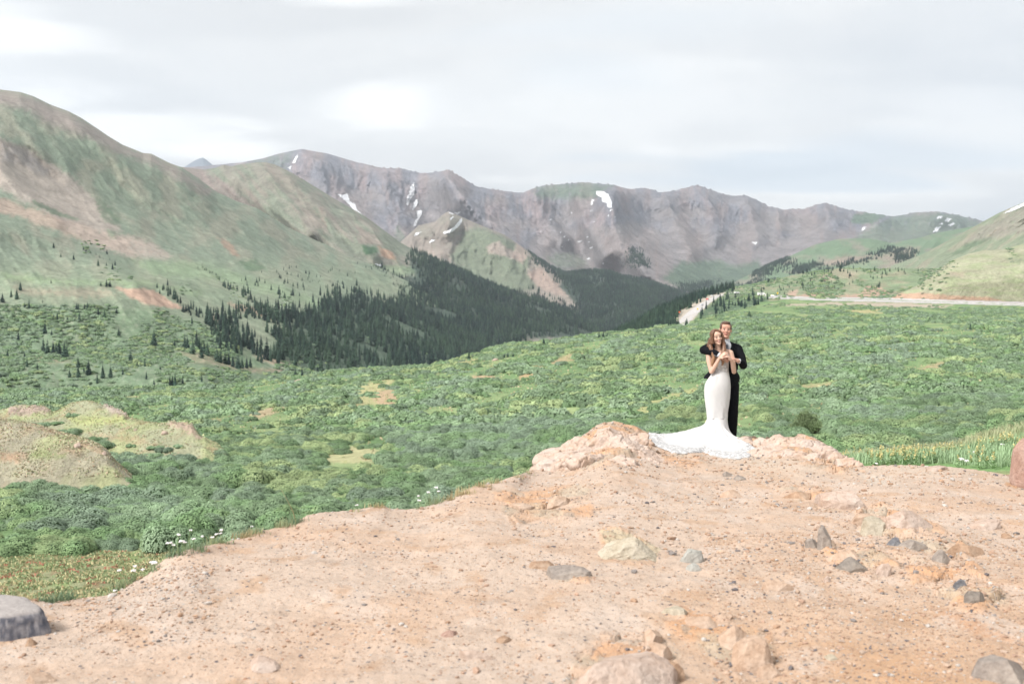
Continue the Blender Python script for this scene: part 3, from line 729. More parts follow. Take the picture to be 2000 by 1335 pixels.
def knoll(key, label, u, crest, rows, counts, patches, base, rock=None):
    Pk = [row_v(u, [(a[0], a[1] + 14) + ((a[2] + 14,) if len(a) > 2 else ()) for a in crest]), row_v(u, crest)] + [row_v(u, r) for r in rows]
    P, t, ts = loft(u, Pk, [6] + counts)
    w = np.interp(t, [0, 6, 14, ts[-1]], [0, 0.1, 1, 0.6])[:, None]
    P[..., 2] += 0.25 * w * fbm(P[..., 0] / 3, P[..., 1] / 3, 4)
    U, V = proj(P)
    if rock:
        for poly, A in rock:
            k = sstep(3, -3, poly_dist(poly, U, V))
            P[..., 2] += A * k * (0.5 * ridged(P[..., 0] / 2.2, P[..., 1] / 1.2, 4) + 0.25 * fbm(P[..., 0] / .7, P[..., 1] / .7, 3))
    C = mixc(np.broadcast_to(base, P.shape).copy(), T(186, 196, 140), sstep(-0.1, 0.3, fbm(P[..., 0] / 5, P[..., 1] / 6, 5)) * 0.6)
    C = mixc(C, T(190, 158, 126), sstep(0.12, 0.4, fbm(P[..., 0] / 3 + 9, P[..., 1] / 4, 5)) * 0.5)
    C = paint(C, U, V, patches, 4)
    make_sheet('hills', P, C, MAT_MEADOW, label, key)
knoll('C2', 'grassy knoll with a rocky crest below the left hillside', np.arange(-500, 470, 2.5),
      [(-500, 790, 140), (-100, 800), (0, 801, 135), (15, 797), (40, 796), (70, 795), (90, 800), (102, 806), (115, 801), (128, 793), (140, 786, 130), (160, 782), (178, 783), (195, 788), (206, 796), (225, 802), (245, 811), (262, 818), (280, 822), (310, 826), (335, 827), (350, 831), (375, 834), (383, 845), (400, 855), (425, 866, 112), (440, 880), (470, 930, 105)],
      [[(-500, 840, 120), (0, 825, 122), (140, 815, 120), (300, 850, 110), (400, 875, 105), (470, 940, 100)],
       [(-500, 990, 96), (0, 960, 96), (300, 950, 98), (470, 990, 97)]], [36, 30],
      [(T(196, 176, 164), [(14, 800), (40, 796), (90, 800), (100, 808), (70, 812), (30, 815), (14, 812)], 2, 0.95),
       (T(214, 196, 186), [(202, 786), (225, 800), (250, 812), (240, 818), (222, 812), (205, 800)], 2, 0.9),
       (T(208, 184, 168), [(325, 826), (350, 830), (376, 835), (384, 850), (405, 862), (380, 858), (355, 845)], 2, 0.85),
       (T(196, 204, 140), [(120, 812), (230, 812), (260, 826), (150, 830)], 7, 0.8),
       (T(196, 166, 136), [(150, 840), (280, 850), (300, 868), (260, 870), (170, 850)], 8, 0.5)],
      T(180, 182, 152), [([(14, 800), (40, 794), (90, 798), (102, 808), (70, 814), (30, 816), (14, 812)], 1.3), ([(200, 784), (225, 798), (250, 812), (240, 820), (222, 814), (205, 802)], 1.2),
                         ([(325, 824), (350, 828), (378, 832), (386, 850), (405, 862), (380, 860), (355, 848)], 1.2)])
knoll('C1', 'dry grass hump in front of the rocky knoll', np.arange(-500, 260, 2.5),
      [(-500, 780, 96), (-100, 806), (0, 818, 92), (30, 821), (60, 826), (90, 834), (120, 843), (150, 851), (175, 859), (195, 868), (210, 880, 86), (225, 900), (260, 930, 84)],
      [[(-500, 850, 86), (0, 860, 84), (120, 875, 82), (210, 900, 81), (260, 945, 80)],
       [(-500, 1010, 76), (0, 990, 76), (260, 1010, 77)]], [30, 26],
      [(T(198, 158, 130), [(0, 880), (60, 885), (40, 905), (0, 900)], 6, 0.6), (T(206, 176, 146), [(150, 852), (200, 872), (215, 895), (190, 885), (150, 865)], 4, 0.6),
       (T(140, 156, 100), [(50, 878), (130, 885), (130, 898), (60, 895)], 6, 0.6)],
      T(184, 178, 156))
# ================================================================ foreground gravel knoll
EDGE = [(-900, 1330, 5.0), (-400, 1215, 5.5), (0, 1170, 6.0), (60, 1169), (100, 1174), (150, 1168), (205, 1160), (235, 1148), (262, 1132), (290, 1120), (305, 1104), (320, 1092), (345, 1080), (372, 1068, 6.9), (400, 1062),
        (440, 1056), (480, 1048), (505, 1038), (545, 1030), (575, 1022), (600, 1006, 8.4), (640, 1000), (690, 995), (725, 988), (750, 987), (765, 994), (790, 996), (830, 990), (885, 974, 9.4), (905, 960), (930, 950), (960, 944), (990, 934), (1015, 928, 10.8), (1035, 920),
        (1045, 912, 12.4), (1075, 897, 13.2), (1100, 884, 14.0), (1125, 864, 14.8), (1145, 846, 15.4), (1160, 834), (1180, 826, 15.2), (1200, 826), (1225, 834), (1245, 838, 15.5), (1265, 846), (1300, 852, 15.8), (1400, 860, 15.7), (1440, 861, 15.7), (1452, 858), (1475, 856),
        (1500, 858), (1530, 854, 15.5), (1560, 850, 15.4), (1585, 856), (1605, 866, 15.2), (1618, 882, 14.2), (1640, 886, 13.6), (1655, 892), (1672, 903, 12.6), (1690, 909, 12.3), (1760, 908), (1800, 909), (1850, 911), (1900, 916, 12.0), (1950, 923), (1990, 932, 11.4), (2060, 945, 10.8), (2400, 1010, 8.8), (2900, 1120, 7)]
u = np.unique(np.concatenate([np.arange(-900, -30, 10.0), np.arange(-30, 2030, 1.9), np.arange(2030, 2900, 10.0)]))
ek = [tuple(k) + (None,) * (3 - len(k)) for k in EDGE]
ve = knots(u, ek, 1) + 1.6 * fbm(u / 9, u * 0 + 3, 4)   # ragged rim
Ye = knots(u, ek, 2)
E = PT(u, ve, Ye)
ze = E[:, 2] - CAMZ
ug = np.linspace(-900, 2900, 1901)
def blur(val, px):
    g = np.interp(ug, u, val); k = np.exp(-0.5 * (np.arange(-240, 241) * 2 / px) ** 2); k /= k.sum()
    return np.interp(u, ug, np.convolve(np.pad(g, 240, mode='edge'), k, mode='valid'))
def frac_row(f, zf, px=10):
    vs = blur(ve, px); zs = blur(ze, px)
    v = 1335 + (vs - 1335) * f
    z = -1.6 * (1 - zf) + zs * zf
    dx, dz = ray(u, v)
    return PT(u, v, z / dz)
def off_row(dy, dzz):
    n = E.copy(); s = (Ye + dy) / Ye
    n[:, 0] *= s; n[:, 1] *= s; n[:, 2] = E[:, 2] + dzz
    return n
r0 = PT(u, np.full_like(u, 3600.0), np.full_like(u, 1.0)); r0[:, 2] = CAMZ - 1.62
r0a = PT(u, np.full_like(u, 1800.0), np.full_like(u, 2.6)); r0a[:, 2] = CAMZ - 1.6
rows = [r0, r0a, frac_row(0, 0, 90), frac_row(0.45, 0.15, 80), frac_row(0.8, 0.55, 50), frac_row(0.94, 0.82, 18), E, off_row(0.3, -0.14), off_row(1.3, -1.1), off_row(4.5, -4.3), off_row(10, -9)]
P, t, ts = loft(u, rows, [8, 26, 170, 150, 46, 24, 10, 16, 20, 14])
U, V = proj(P)
X, Y = P[..., 0], P[..., 1]

_cr = np.random.default_rng(3).uniform(-1, 1, (4096, 5))
def facets(x, y, seed=0):
    """blocky broken-rock relief: nearest jittered cell, each a tilted plane; also the distance to the cell edge"""
    xi = np.floor(x).astype(int); yi = np.floor(y).astype(int)
    best = np.full(x.shape, 9.0); sec = np.full(x.shape, 9.0); h = np.zeros(x.shape); idx = np.zeros(x.shape, int)
    for i in (-1, 0, 1):
        for j in (-1, 0, 1):
            k = ((xi + i) * 73 + (yi + j) * 191 + seed * 37) & 4095
            cx = xi + i + 0.5 + 0.45 * _cr[k, 0]; cy = yi + j + 0.5 + 0.45 * _cr[k, 1]
            d = np.hypot(x - cx, y - cy)
            hh = _cr[k, 2] * 0.5 + _cr[k, 3] * (x - cx) + _cr[k, 4] * (y - cy)
            closer = d < best
            sec = np.where(closer, best, np.minimum(sec, d))
            h = np.where(closer, hh, h); idx = np.where(closer, k, idx)
            best = np.where(closer, d, best)
    return h, sec - best, idx

inside = (np.arange(len(t)) <= ts[6])[:, None]
wall = np.interp(t, [0, ts[4], ts[6], ts[7], ts[10]], [1, 1, 0.55, 1, 1])[:, None] * np.ones_like(U)
P[..., 2] += wall * (0.045 * fbm(X / 1.1, Y / 1.3, 4) + 0.016 * fbm(X / 0.28, Y / 0.3, 4) + 0.006 * fbm(X / 0.06, Y / 0.07, 3))
wx = X + 0.25 * fbm(X / 0.7, Y / 0.7, 3); wy = Y + 0.25 * fbm(X / 0.7 + 9, Y / 0.7, 3)
OUTC = [  # polygon, block size, amplitude
    ([(1040, 905), (1045, 890), (1100, 876), (1140, 836), (1180, 820), (1250, 832), (1280, 850), (1270, 880), (1210, 905), (1150, 915), (1080, 925)], 0.42, 0.085),
    ([(1440, 850), (1560, 838), (1610, 858), (1630, 885), (1690, 905), (1640, 925), (1560, 905), (1480, 885), (1440, 872)], 0.45, 0.085),
    ([(1165, 1035), (1200, 1030), (1250, 1045), (1290, 1070), (1280, 1092), (1230, 1092), (1180, 1075)], 0.22, 0.035),
    ([(1060, 1105), (1100, 1100), (1160, 1120), (1150, 1140), (1080, 1130)], 0.2, 0.025),
    ([(1520, 955), (1600, 945), (1680, 985), (1660, 1000), (1580, 985)], 0.4, 0.05),
    ([(1670, 1000), (1720, 985), (1830, 1020), (1900, 1080), (1860, 1100), (1740, 1060), (1680, 1040)], 0.35, 0.06),
    ([(1600, 1060), (1700, 1070), (1760, 1110), (1700, 1130), (1620, 1105)], 0.25, 0.04),
    ([(1100, 1335), (1130, 1270), (1180, 1235), (1270, 1230), (1330, 1270), (1320, 1335), (1280, 1400), (1100, 1400)], 0.26, 0.025),
    ([(1300, 1190), (1400, 1200), (1500, 1235), (1520, 1320), (1450, 1330), (1380, 1270), (1300, 1230)], 0.26, 0.022),
    ([(960, 960), (1150, 950), (1160, 1010), (1000, 1020)], 0.4, 0.03),
    ([(1740, 1080), (1900, 1100), (1980, 1180), (1900, 1200), (1780, 1140)], 0.22, 0.04),
    ([(1290, 880), (1370, 885), (1390, 905), (1330, 915), (1290, 900)], 0.3, 0.04),
]
rockmask = np.zeros_like(U)
fidx = np.zeros_like(U)
for poly, bs, A in OUTC:
    d = poly_dist(poly, U + 10 * fbm(X * 1.5, Y * 1.5, 4), V + 6 * fbm(X * 1.5 + 8, Y * 1.5, 4))
    k = sstep(9, -9, d)
    h, ed, ix = facets(wx / bs, wy / bs)
    h2, ed2, ix2 = facets(wx / bs * 2.7, wy / bs * 2.7, 4)
    P[..., 2] += k * A * (h * 0.9 + 0.35 + h2 * 0.35 - 0.35 * sstep(0.12, 0.0, ed) - 0.15 * sstep(0.14, 0, ed2)) * wall
    rockmask = np.maximum(rockmask, k); fidx = np.where(k > 0.3, _cr[ix, 2], fidx)
U, V = proj(P)

def T(r_, g_, b_): return lin((r_, g_, b_)) * 0.54
SAND = T(234, 212, 196)
C = mixc(np.broadcast_to(SAND, P.shape).copy(), T(232, 200, 176), sstep(-0.1, 0.3, fbm(X / 1.7, Y / 1.7, 5)) * 0.7)
C = mixc(C, T(224, 178, 136), sstep(1000, 1300, V) * sstep(1150, 1500, U) * (0.55 + 0.4 * fbm(X / 0.5, Y / 0.6, 3)))
C = mixc(C, T(240, 222, 210), sstep(0.05, 0.35, fbm(X / 0.6 + 7, Y / 0.8, 5)) * 0.6)
C = mixc(C, T(220, 182, 150), sstep(0.12, 0.4, fbm(X / 0.35 + 70, Y / 0.5, 5)) * 0.6)
C = mixc(C, T(232, 214, 196), sstep(960, 900, V) * sstep(1300, 1500, U) * 0.6)
rc = mixc(np.broadcast_to(T(238, 208, 186), P.shape).copy(), T(240, 190, 150), sstep(-0.1, 0.5, fidx))
rc = mixc(rc, T(216, 206, 186), sstep(0.0, 0.3, fbm(X / 0.4 + 30, Y / 0.5, 4)) * 0.7)
rc = mixc(rc, T(176, 170, 160), sstep(0.22, 0.4, fbm(X / 0.2 + 60, Y / 0.3, 4)) * 0.7)
C = C + (rc - C) * (rockmask * 0.8)[..., None]
C = paint(C, U, V, [(T(222, 212, 186), [(1170, 1035), (1205, 1030), (1250, 1048), (1290, 1072), (1280, 1092), (1235, 1092), (1185, 1070)], 4, 0.8),
                    (T(216, 160, 112), [(1330, 1180), (1400, 1205), (1400, 1235), (1340, 1225)], 9, 0.6),
                    (T(232, 168, 116), [(1800, 1180), (1900, 1200), (2000, 1260), (1900, 1240)], 10, 0.5),
                    (T(200, 188, 174), [(1080, 1120), (1140, 1105), (1160, 1125), (1100, 1130)], 5, 0.6),
                    (T(224, 166, 110), [(1960, 940), (2010, 945), (2010, 955), (1965, 950)], 4, 0.7),
                    (T(236, 224, 212), [(1670, 920), (1740, 930), (1760, 950), (1700, 945)], 6, 0.7),
                    (T(172, 164, 158), [(180, 1130), (420, 1120), (440, 1150), (330, 1190), (250, 1210), (190, 1200)], 14, 0.35)], 5)
# below the rim the slope is grassy
out_w = (np.arange(len(t)) > ts[7])[:, None] * np.ones_like(U)
C = mixc(C, T(168, 172, 130), out_w * sstep(-0.2, 0.1, fbm(X / .5, Y / .5, 3)))

def gravel_mat(name, peb=0.8):
    m, tt, b = mat_new(name)
    a = nd(tt, 'ShaderNodeVertexColor', layer_name='Col')
    n = tex(tt, 3.5, 8, 0.7)
    c = mulc(tt, a.outputs[0], ramp(tt, n.outputs[0], [(0.28, 0.74), (0.45, 0.96), (0.75, 1.12)]).outputs[0])
    def cells(scale, off, thr, cols, c, amt=1.0):
        co = tt.nodes.new('ShaderNodeTexCoord'); mp = tt.nodes.new('ShaderNodeMapping'); mp.inputs['Location'].default_value = (off, off * 2, 0)
        mp.inputs['Scale'].default_value = (1, 1, 0.3)
        tt.links.new(co.outputs['Object'], mp.inputs[0])
        # wobble so that the grains are uneven
        wn = tt.nodes.new('ShaderNodeTexNoise'); wn.inputs['Scale'].default_value = scale * 0.8; tt.links.new(mp.outputs[0], wn.inputs['Vector'])
        wm = tt.nodes.new('ShaderNodeVectorMath'); wm.operation = 'SCALE'; wm.inputs['Scale'].default_value = 0.7 / scale
        tt.links.new(wn.outputs[1], wm.inputs[0])
        wa = tt.nodes.new('ShaderNodeVectorMath'); wa.operation = 'ADD'; tt.links.new(mp.outputs[0], wa.inputs[0]); tt.links.new(wm.outputs[0], wa.inputs[1])
        v = tt.nodes.new('ShaderNodeTexVoronoi'); v.inputs['Scale'].default_value = scale; tt.links.new(wa.outputs[0], v.inputs['Vector'])
        sp = tt.nodes.new('ShaderNodeSeparateXYZ'); tt.links.new(v.outputs['Color'], sp.inputs[0])
        pick = ramp(tt, sp.outputs[0], [(0.0, 0.0), (thr, 0.0), (thr + 0.01, amt)], 'LINEAR')
        shape = ramp(tt, v.outputs['Distance'], [(0.30, 1.0), (0.48, 0.0)])
        msk = nd(tt, 'ShaderNodeMath', operation='MULTIPLY'); tt.links.new(pick.outputs[0], msk.inputs[0]); tt.links.new(shape.outputs[0], msk.inputs[1])
        cc = ramp(tt, sp.outputs[1], [(i / len(cols), k) for i, k in enumerate(cols)], 'CONSTANT')
        return mulc(tt, c, cc.outputs[0], msk.outputs[0], 'MIX'), v, msk
    c, v1, m1 = cells(42, 3.1, 0.91, [T(150, 148, 152), T(236, 206, 180), T(240, 232, 224), T(120, 118, 124), T(222, 170, 138)], c)
    c, v2, m2 = cells(95, 7.7, 0.80, [T(140, 138, 142), T(244, 238, 230), T(226, 176, 140), T(196, 160, 132), T(238, 214, 190)], c, 0.9)
    c, v3, m3 = cells(210, 1.3, 0.5, [T(160, 154, 152), T(246, 236, 222), T(214, 168, 134), T(190, 160, 136)], c, 0.6)
    fine = tex(tt, 260, 3, 0.7)
    c = mulc(tt, c, ramp(tt, fine.outputs[0], [(0.3, 0.86), (0.7, 1.1)]).outputs[0])
    tt.links.new(c, b.inputs['Base Color'])
    s = nd(tt, 'ShaderNodeMath', operation='MULTIPLY', i_1=0.012); tt.links.new(m1.outputs[0], s.inputs[0])
    s2 = nd(tt, 'ShaderNodeMath', operation='MULTIPLY_ADD', i_1=0.006); tt.links.new(m2.outputs[0], s2.inputs[0]); tt.links.new(s.outputs[0], s2.inputs[2])
    s3 = nd(tt, 'ShaderNodeMath', operation='MULTIPLY_ADD', i_1=0.02); tt.links.new(n.outputs[0], s3.inputs[0]); tt.links.new(s2.outputs[0], s3.inputs[2])
    s4 = nd(tt, 'ShaderNodeMath', operation='MULTIPLY_ADD', i_1=0.004); tt.links.new(fine.outputs[0], s4.inputs[0]); tt.links.new(s3.outputs[0], s4.inputs[2])
    bump(tt, b, s4.outputs[0], 0.8, 1.0)
    return m
C = C * np.where(out_w[..., None] > 0, 1.0, np.array([1.09, 1.07, 1.03]))
MAT_GRAVEL = gravel_mat('pink_gravel')
make_sheet('ground', P, C, MAT_GRAVEL, 'pinkish tan gravel knoll with embedded bedrock', 'S1')
S1 = P; S1U, S1V = U, V; ts5 = ts[6]
BV1 = bvh_of(S1[:int(ts[7]) + 20])
def on_ground(u, v, bv=None):
    dx, dz = ray(u, v)
    h = (bv or BV1).ray_cast(Vector((0, 0, CAMZ)), Vector((float(dx), 1, float(dz))).normalized())
    return h[0]
def ground_z(x, y, bv=None):
    h = (bv or BV1).ray_cast(Vector((x, y, 30)), Vector((0, 0, -1)))
    return h[0].z if h[0] is not None else None

T_SAND = T
def T(r_, g_, b_): return lin((r_, g_, b_)) * ILL
# ---- grassy bank behind the right rim
u = np.arange(1560, 2900, 4.0)
rows = [row_v(u, [(1560, 950, 13.5), (1680, 922, 12.2), (1850, 922, 12.0), (1990, 945, 11.2), (2400, 1020, 8.7), (2900, 1140, 6.8)]),
        row_v(u, [(1560, 925, 15.0), (1640, 903, 14.0), (1690, 904, 13.2), (1760, 902, 13.2), (1850, 903, 13), (1990, 905, 12.6), (2400, 960, 10), (2900, 1060, 8)]),
        row_v(u, [(1560, 925, 19), (1640, 908, 19), (1690, 902, 19), (1760, 893, 19), (1850, 883, 19), (1900, 868), (1950, 855, 18), (2000, 842, 18), (2400, 800, 15), (2900, 800, 12)]),
        row_v(u, [(1560, 960, 26), (1850, 905, 26), (2000, 870, 26), (2400, 830, 23), (2900, 830, 18)]),
        row_v(u, [(1560, 1200, 30), (2000, 1100, 32), (2900, 1100, 26)])]
P, t, ts = loft(u, rows, [10, 30, 16, 12])
U, V = proj(P)
P[..., 2] += 0.05 * fbm(P[..., 0], P[..., 1], 4)
P[0, :, 2] -= 0.25
C = mixc(np.broadcast_to(T(140, 176, 116), P.shape).copy(), T(186, 186, 140), sstep(-0.1, 0.3, fbm(P[..., 0], P[..., 1], 4)) * 0.7)
make_sheet('ground', P, C, MAT_MEADOW, 'grassy bank behind the right rim of the gravel', 'BK')
BVB = bvh_of(P)

T = T_SAND
# ---------------------------------------------------------------- rocks
def ico(sub):
    bm = bmesh.new(); bmesh.ops.create_icosphere(bm, subdivisions=sub, radius=1)
    v = np.array([x.co[:] for x in bm.verts]); f = np.array([[x.index for x in p.verts] for p in bm.faces]); bm.free()
    return v, f
ICO = {k: ico(k) for k in (1, 2, 3, 4, 5)}
def noise3(p, s, o=4):
    return (fbm(p[:, 0] * s + 3, p[:, 1] * s + p[:, 2] * s * 0.7, o) + fbm(p[:, 1] * s + 30, p[:, 2] * s - p[:, 0] * s * 0.6 + 5, o)) * 0.6
def rock_shape(seed, dims, sub=4, cuts=9, rough=0.05, flat_top=None, lo=0.5, hi=0.85):
    r = np.random.default_rng(seed)
    v, f = ICO[sub]; p = v.copy()
    if seed == 23:   # squared block
        p = np.sign(p) * np.abs(p) ** 0.35; p = p / 1.15; p[:, 0] *= 1 - 0.14 * p[:, 2]; lo, hi = 0.8, 1.05
    nn = r.normal(size=(cuts, 3)); nn[:, 2] = np.abs(nn[:, 2]) * 0.9 - 0.1
    nn /= np.linalg.norm(nn, axis=1)[:, None]
    for n, d in zip(nn, r.uniform(lo, hi, cuts)):
        ex = p @ n - d
        p = p - n * (np.clip(ex, 0, None) * 0.96)[:, None]
    if flat_top is not None:
        p[:, 2] = np.where(p[:, 2] > flat_top, flat_top + (p[:, 2] - flat_top) * 0.06, p[:, 2])
    p = p * (1 + rough * 1.6 * noise3(p + seed, 1.3, 3) + rough * noise3(p + seed, 4.5, 3) + rough * 0.7 * noise3(p + seed, 13, 3))[:, None]
    p = p * np.asarray(dims) / 2 / 0.75
    return p, f
def rock_mat(name, base, dark, light, speck=None):
    m, tt, b = mat_new(name)
    n = tex(tt, 3.2, 9, 0.72)
    r1 = ramp(tt, n.outputs[0], [(0.3, dark), (0.5, base), (0.72, light)])
    n2 = tex(tt, 26, 6, 0.75)
    c = mulc(tt, r1.outputs[0], ramp(tt, n2.outputs[0], [(0.3, 0.78), (0.5, 1.0), (0.7, 1.15)]).outputs[0])
    # cracks
    vr = tex(tt, 3.5, kind='ShaderNodeTexVoronoi'); vr.feature = 'DISTANCE_TO_EDGE'
    nz = tex(tt, 5, 4, 0.6)
    mixv = nd(tt, 'ShaderNodeMixRGB', i_0=0.25); 
    tcn = tt.nodes.new('ShaderNodeTexCoord'); tt.links.new(tcn.outputs['Object'], mixv.inputs[1]); tt.links.new(nz.outputs[1], mixv.inputs[2]); tt.links.new(mixv.outputs[0], vr.inputs['Vector'])
    ck = ramp(tt, vr.outputs['Distance'], [(0.0, 0.62), (0.02, 1.0)])
    c = mulc(tt, c, ck.outputs[0], 0.6)
    tt.links.new(c, b.inputs['Base Color'])
    ad = nd(tt, 'ShaderNodeMath', operation='MULTIPLY_ADD', i_1=0.35); tt.links.new(n2.outputs[0], ad.inputs[0]); tt.links.new(n.outputs[0], ad.inputs[2])
    bump(tt, b, ad.outputs[0], 0.8, 0.03)
    return m
RM = {
    'pink': rock_mat('pink_stone', T(234, 210, 194), T(216, 182, 158), T(242, 226, 214)),
    'orange': rock_mat('orange_stone', T(232, 202, 178), T(216, 178, 148), T(240, 218, 200)),
    'pale': rock_mat('pale_stone', T(226, 214, 192), T(200, 180, 152), T(236, 226, 208)),
    'grey': rock_mat('grey_stone', T(190, 178, 168), T(150, 140, 134), T(216, 204, 192)),
    'dark': rock_mat('dark_stone', T(174, 164, 154), T(136, 130, 126), T(184, 170, 156)),
    'green': rock_mat('greenish_stone', T(214, 212, 204), T(190, 192, 182), T(230, 226, 218)),
    'brown': rock_mat('brown_stone', T(212, 178, 150), T(176, 140, 112), T(224, 198, 176)),
    'red': rock_mat('red_sandstone', T(214, 178, 162), T(190, 150, 132), T(226, 198, 184)),
    'slate': rock_mat('blue_grey_stone', T(150, 150, 154), T(96, 98, 108), T(190, 188, 188)),
}
def put_rock(u, v, w, h, mat, label, depth=1.0, seed=None, sub=4, sink=0.5, name='rock', group=None, cuts=16, rough=0.04, rot=None, flat_top=None, cat='rock', vert=0.0, tilt=(0, 0), lo=.5, hi=.85):
    """u, v: pixel of the middle of the base; w, h: size in photograph pixels"""
    p = on_ground(u, v)
    if p is None: return None
    k = p.y / FPX
    # h: visible height above the ground
    W = w * k; H = h * k / (1 - sink) * 1.0
    seed = int(u * 7 + v) if seed is None else seed
    vv, f = rock_shape(seed, (W, W * depth, H), 5 if w > 30 else sub, cuts, rough, flat_top, lo, hi)
    rz = (np.random.default_rng(seed).uniform(-0.5, 0.5) if rot is None else rot)
    M = np.array(Matrix.Rotation(rz, 3, 'Z') @ Matrix.Rotation(tilt[0], 3, 'X') @ Matrix.Rotation(tilt[1], 3, 'Y'))
    vv = vv @ M.T
    vv[:, 2] += H * (0.5 - sink)
    me = new_mesh(name, vv, f, smooth=False)
    return add_obj(name, me, RM[mat], label=label, cat=cat, group=group, loc=p)

# flat-topped blue-grey boulder, lower left corner
def flat_boulder():
    n = 160; p0 = on_ground(-10, 1236); r_ = np.random.default_rng(9); th = np.arange(n) / n * 2 * np.pi
    base = 1 + 0.05 * np.cos(3 * th + 1) + 0.04 * np.cos(5 * th) + 0.02 * np.cos(9 * th + 2)
    prof = [(-0.10, 1.30), (-0.04, 1.27), (0.0, 1.24), (0.03, 1.21), (0.06, 1.17), (0.09, 1.11), (0.11, 1.07), (0.128, 1.03), (0.140, 0.99), (0.147, 0.95), (0.150, 0.90), (0.152, 0.75), (0.153, 0.6), (0.154, 0.45), (0.155, 0.3), (0.155, 0.15), (0.155, 0.001)]
    rows_ = []
    for (z, sc) in prof:
        rr_ = base * sc * (1 + (0.05 * fbm(th * 2.2 + z * 9, th * 0 + z * 26, 4) + 0.015 * fbm(th * 12, th * 0 + z * 90, 3) if z < 0.14 else 0))
        x_, y_ = rr_ * 0.235 * np.cos(th), rr_ * 0.165 * np.sin(th)
        rows_.append(np.stack([x_, y_, z + 0.004 * fbm(x_ * 20, y_ * 20, 3) - 0.10 * x_ * sc + 0.06 * y_], -1))
    Q = np.stack(rows_); top = np.repeat(np.array([sstep(0.138, 0.150, np.array(z)) for z, _ in prof])[:, None], n, 1)
    mot = fbm(Q[..., 0] * 22 + th * 3, Q[..., 2] * 40 + Q[..., 1] * 18, 4)
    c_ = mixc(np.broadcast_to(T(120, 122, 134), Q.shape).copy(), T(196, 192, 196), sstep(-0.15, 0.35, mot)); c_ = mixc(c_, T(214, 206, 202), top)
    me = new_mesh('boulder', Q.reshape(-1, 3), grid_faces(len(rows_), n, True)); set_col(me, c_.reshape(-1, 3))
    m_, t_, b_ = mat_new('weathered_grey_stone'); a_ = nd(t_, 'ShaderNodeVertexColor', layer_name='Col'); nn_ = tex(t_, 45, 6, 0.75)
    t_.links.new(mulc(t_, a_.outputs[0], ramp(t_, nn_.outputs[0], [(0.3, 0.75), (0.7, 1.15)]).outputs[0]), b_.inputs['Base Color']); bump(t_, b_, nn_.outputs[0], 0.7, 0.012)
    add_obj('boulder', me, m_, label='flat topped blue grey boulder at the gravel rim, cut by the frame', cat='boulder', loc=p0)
flat_boulder()
put_rock(60, 1258, 24, 12, 'brown', 'small rusty brown stone leaning against the flat topped grey boulder', 0.9, sub=3)
# red sandstone block at the right edge
put_rock(2050, 946, 104, 84, 'red', 'tall reddish sandstone block standing at the gravel edge by the yellow flowers', 0.8, seed=23, sub=5, sink=0.1, name='boulder', cat='boulder', cuts=6, rough=0.025, rot=0.25)
put_rock(1828, 917, 52, 9, 'pink', 'flat pinkish slab lying on the gravel before the flowering bank', 0.6, seed=4, sub=4, sink=0.25, name='flat_rock', flat_top=0.35)
# big rounded boulders of the bottom right
put_rock(1228, 1330, 210, 60, 'pink', 'big cracked salmon boulder at the bottom of the photo', 0.9, seed=33, sub=5, sink=0.55, name='boulder', cat='boulder', cuts=18, rough=0.05, rot=0.2)
put_rock(1165, 1345, 80, 40, 'orange', 'low orange rock against the side of the big salmon boulder', 1.0, seed=34, sub=4)
put_rock(1275, 1252, 50, 26, 'orange', 'smooth tan rock lying on top of the big salmon boulder edge', 1.0, seed=36, sub=4)
put_rock(1290, 1278, 44, 22, 'orange', 'knobbly orange rock wedged behind the big salmon boulder', 1.0, seed=37, sub=4)
put_rock(1310, 1320, 60, 36, 'brown', 'shadowy brown rock at the right foot of the salmon boulder', 1.0, seed=38, sub=4)
put_rock(1478, 1306, 84, 50, 'orange', 'angular ochre boulder with a grey right face', 0.8, seed=41, sub=5, sink=0.45, name='boulder', cat='boulder', cuts=8, rot=-0.3)
put_rock(1432, 1252, 62, 24, 'orange', 'ochre boulder with a dark stain, just behind the angular one', 1.0, seed=42, sub=4, name='boulder', cat='boulder')
put_rock(1372, 1222, 68, 22, 'orange', 'low rusty boulder with dark spots beside the ochre ones', 0.9, seed=43, sub=4, name='boulder', cat='boulder')
put_rock(1320, 1196, 50, 12, 'pale', 'half buried greenish tan rock above the rusty boulder', 0.9, seed=44)
put_rock(1437, 1292, 20, 15, 'orange', 'small upright orange stone casting a shade left of the angular boulder', 0.9, seed=45, sub=3)
put_rock(1500, 1318, 50, 22, 'orange', 'flat ochre stone at the foot of the angular boulder', 1.0, seed=46)
put_rock(1950, 1320, 110, 44, 'grey', 'grey mottled boulder low in the bottom right corner', 0.8, seed=47, sub=5, name='boulder', cat='boulder')
# middle right group
put_rock(1610, 1066, 34, 30, 'grey', 'upright grey rock with a sharp tip', 0.9, seed=51, sub=4, cuts=8)
put_rock(1585, 1068, 28, 18, 'grey', 'low grey rock touching the upright tipped one', 0.9, seed=52)
put_rock(1660, 1112, 66, 22, 'dark', 'dark grey slab sunk in the sand', 0.7, seed=53, sub=4, rot=-0.4)
put_rock(1650, 1088, 60, 14, 'orange', 'banded ochre rock right above the dark slab', 0.7, seed=54, rot=-0.4)
put_rock(1728, 1122, 34, 22, 'pink', 'pale lavender rock right of the dark slab', 0.9, seed=55)
put_rock(1616, 1135, 12, 12, 'pink', 'little rounded pink stone below the dark slab', 0.9, seed=56, sub=3)
put_rock(1902, 1172, 42, 20, 'dark', 'dark jagged rock beside dry sprigs on the right slope', 0.9, seed=57, sub=4)
put_rock(1872, 1146, 28, 13, 'slate', 'blue grey and orange stone above the dark jagged rock', 0.9, seed=58)
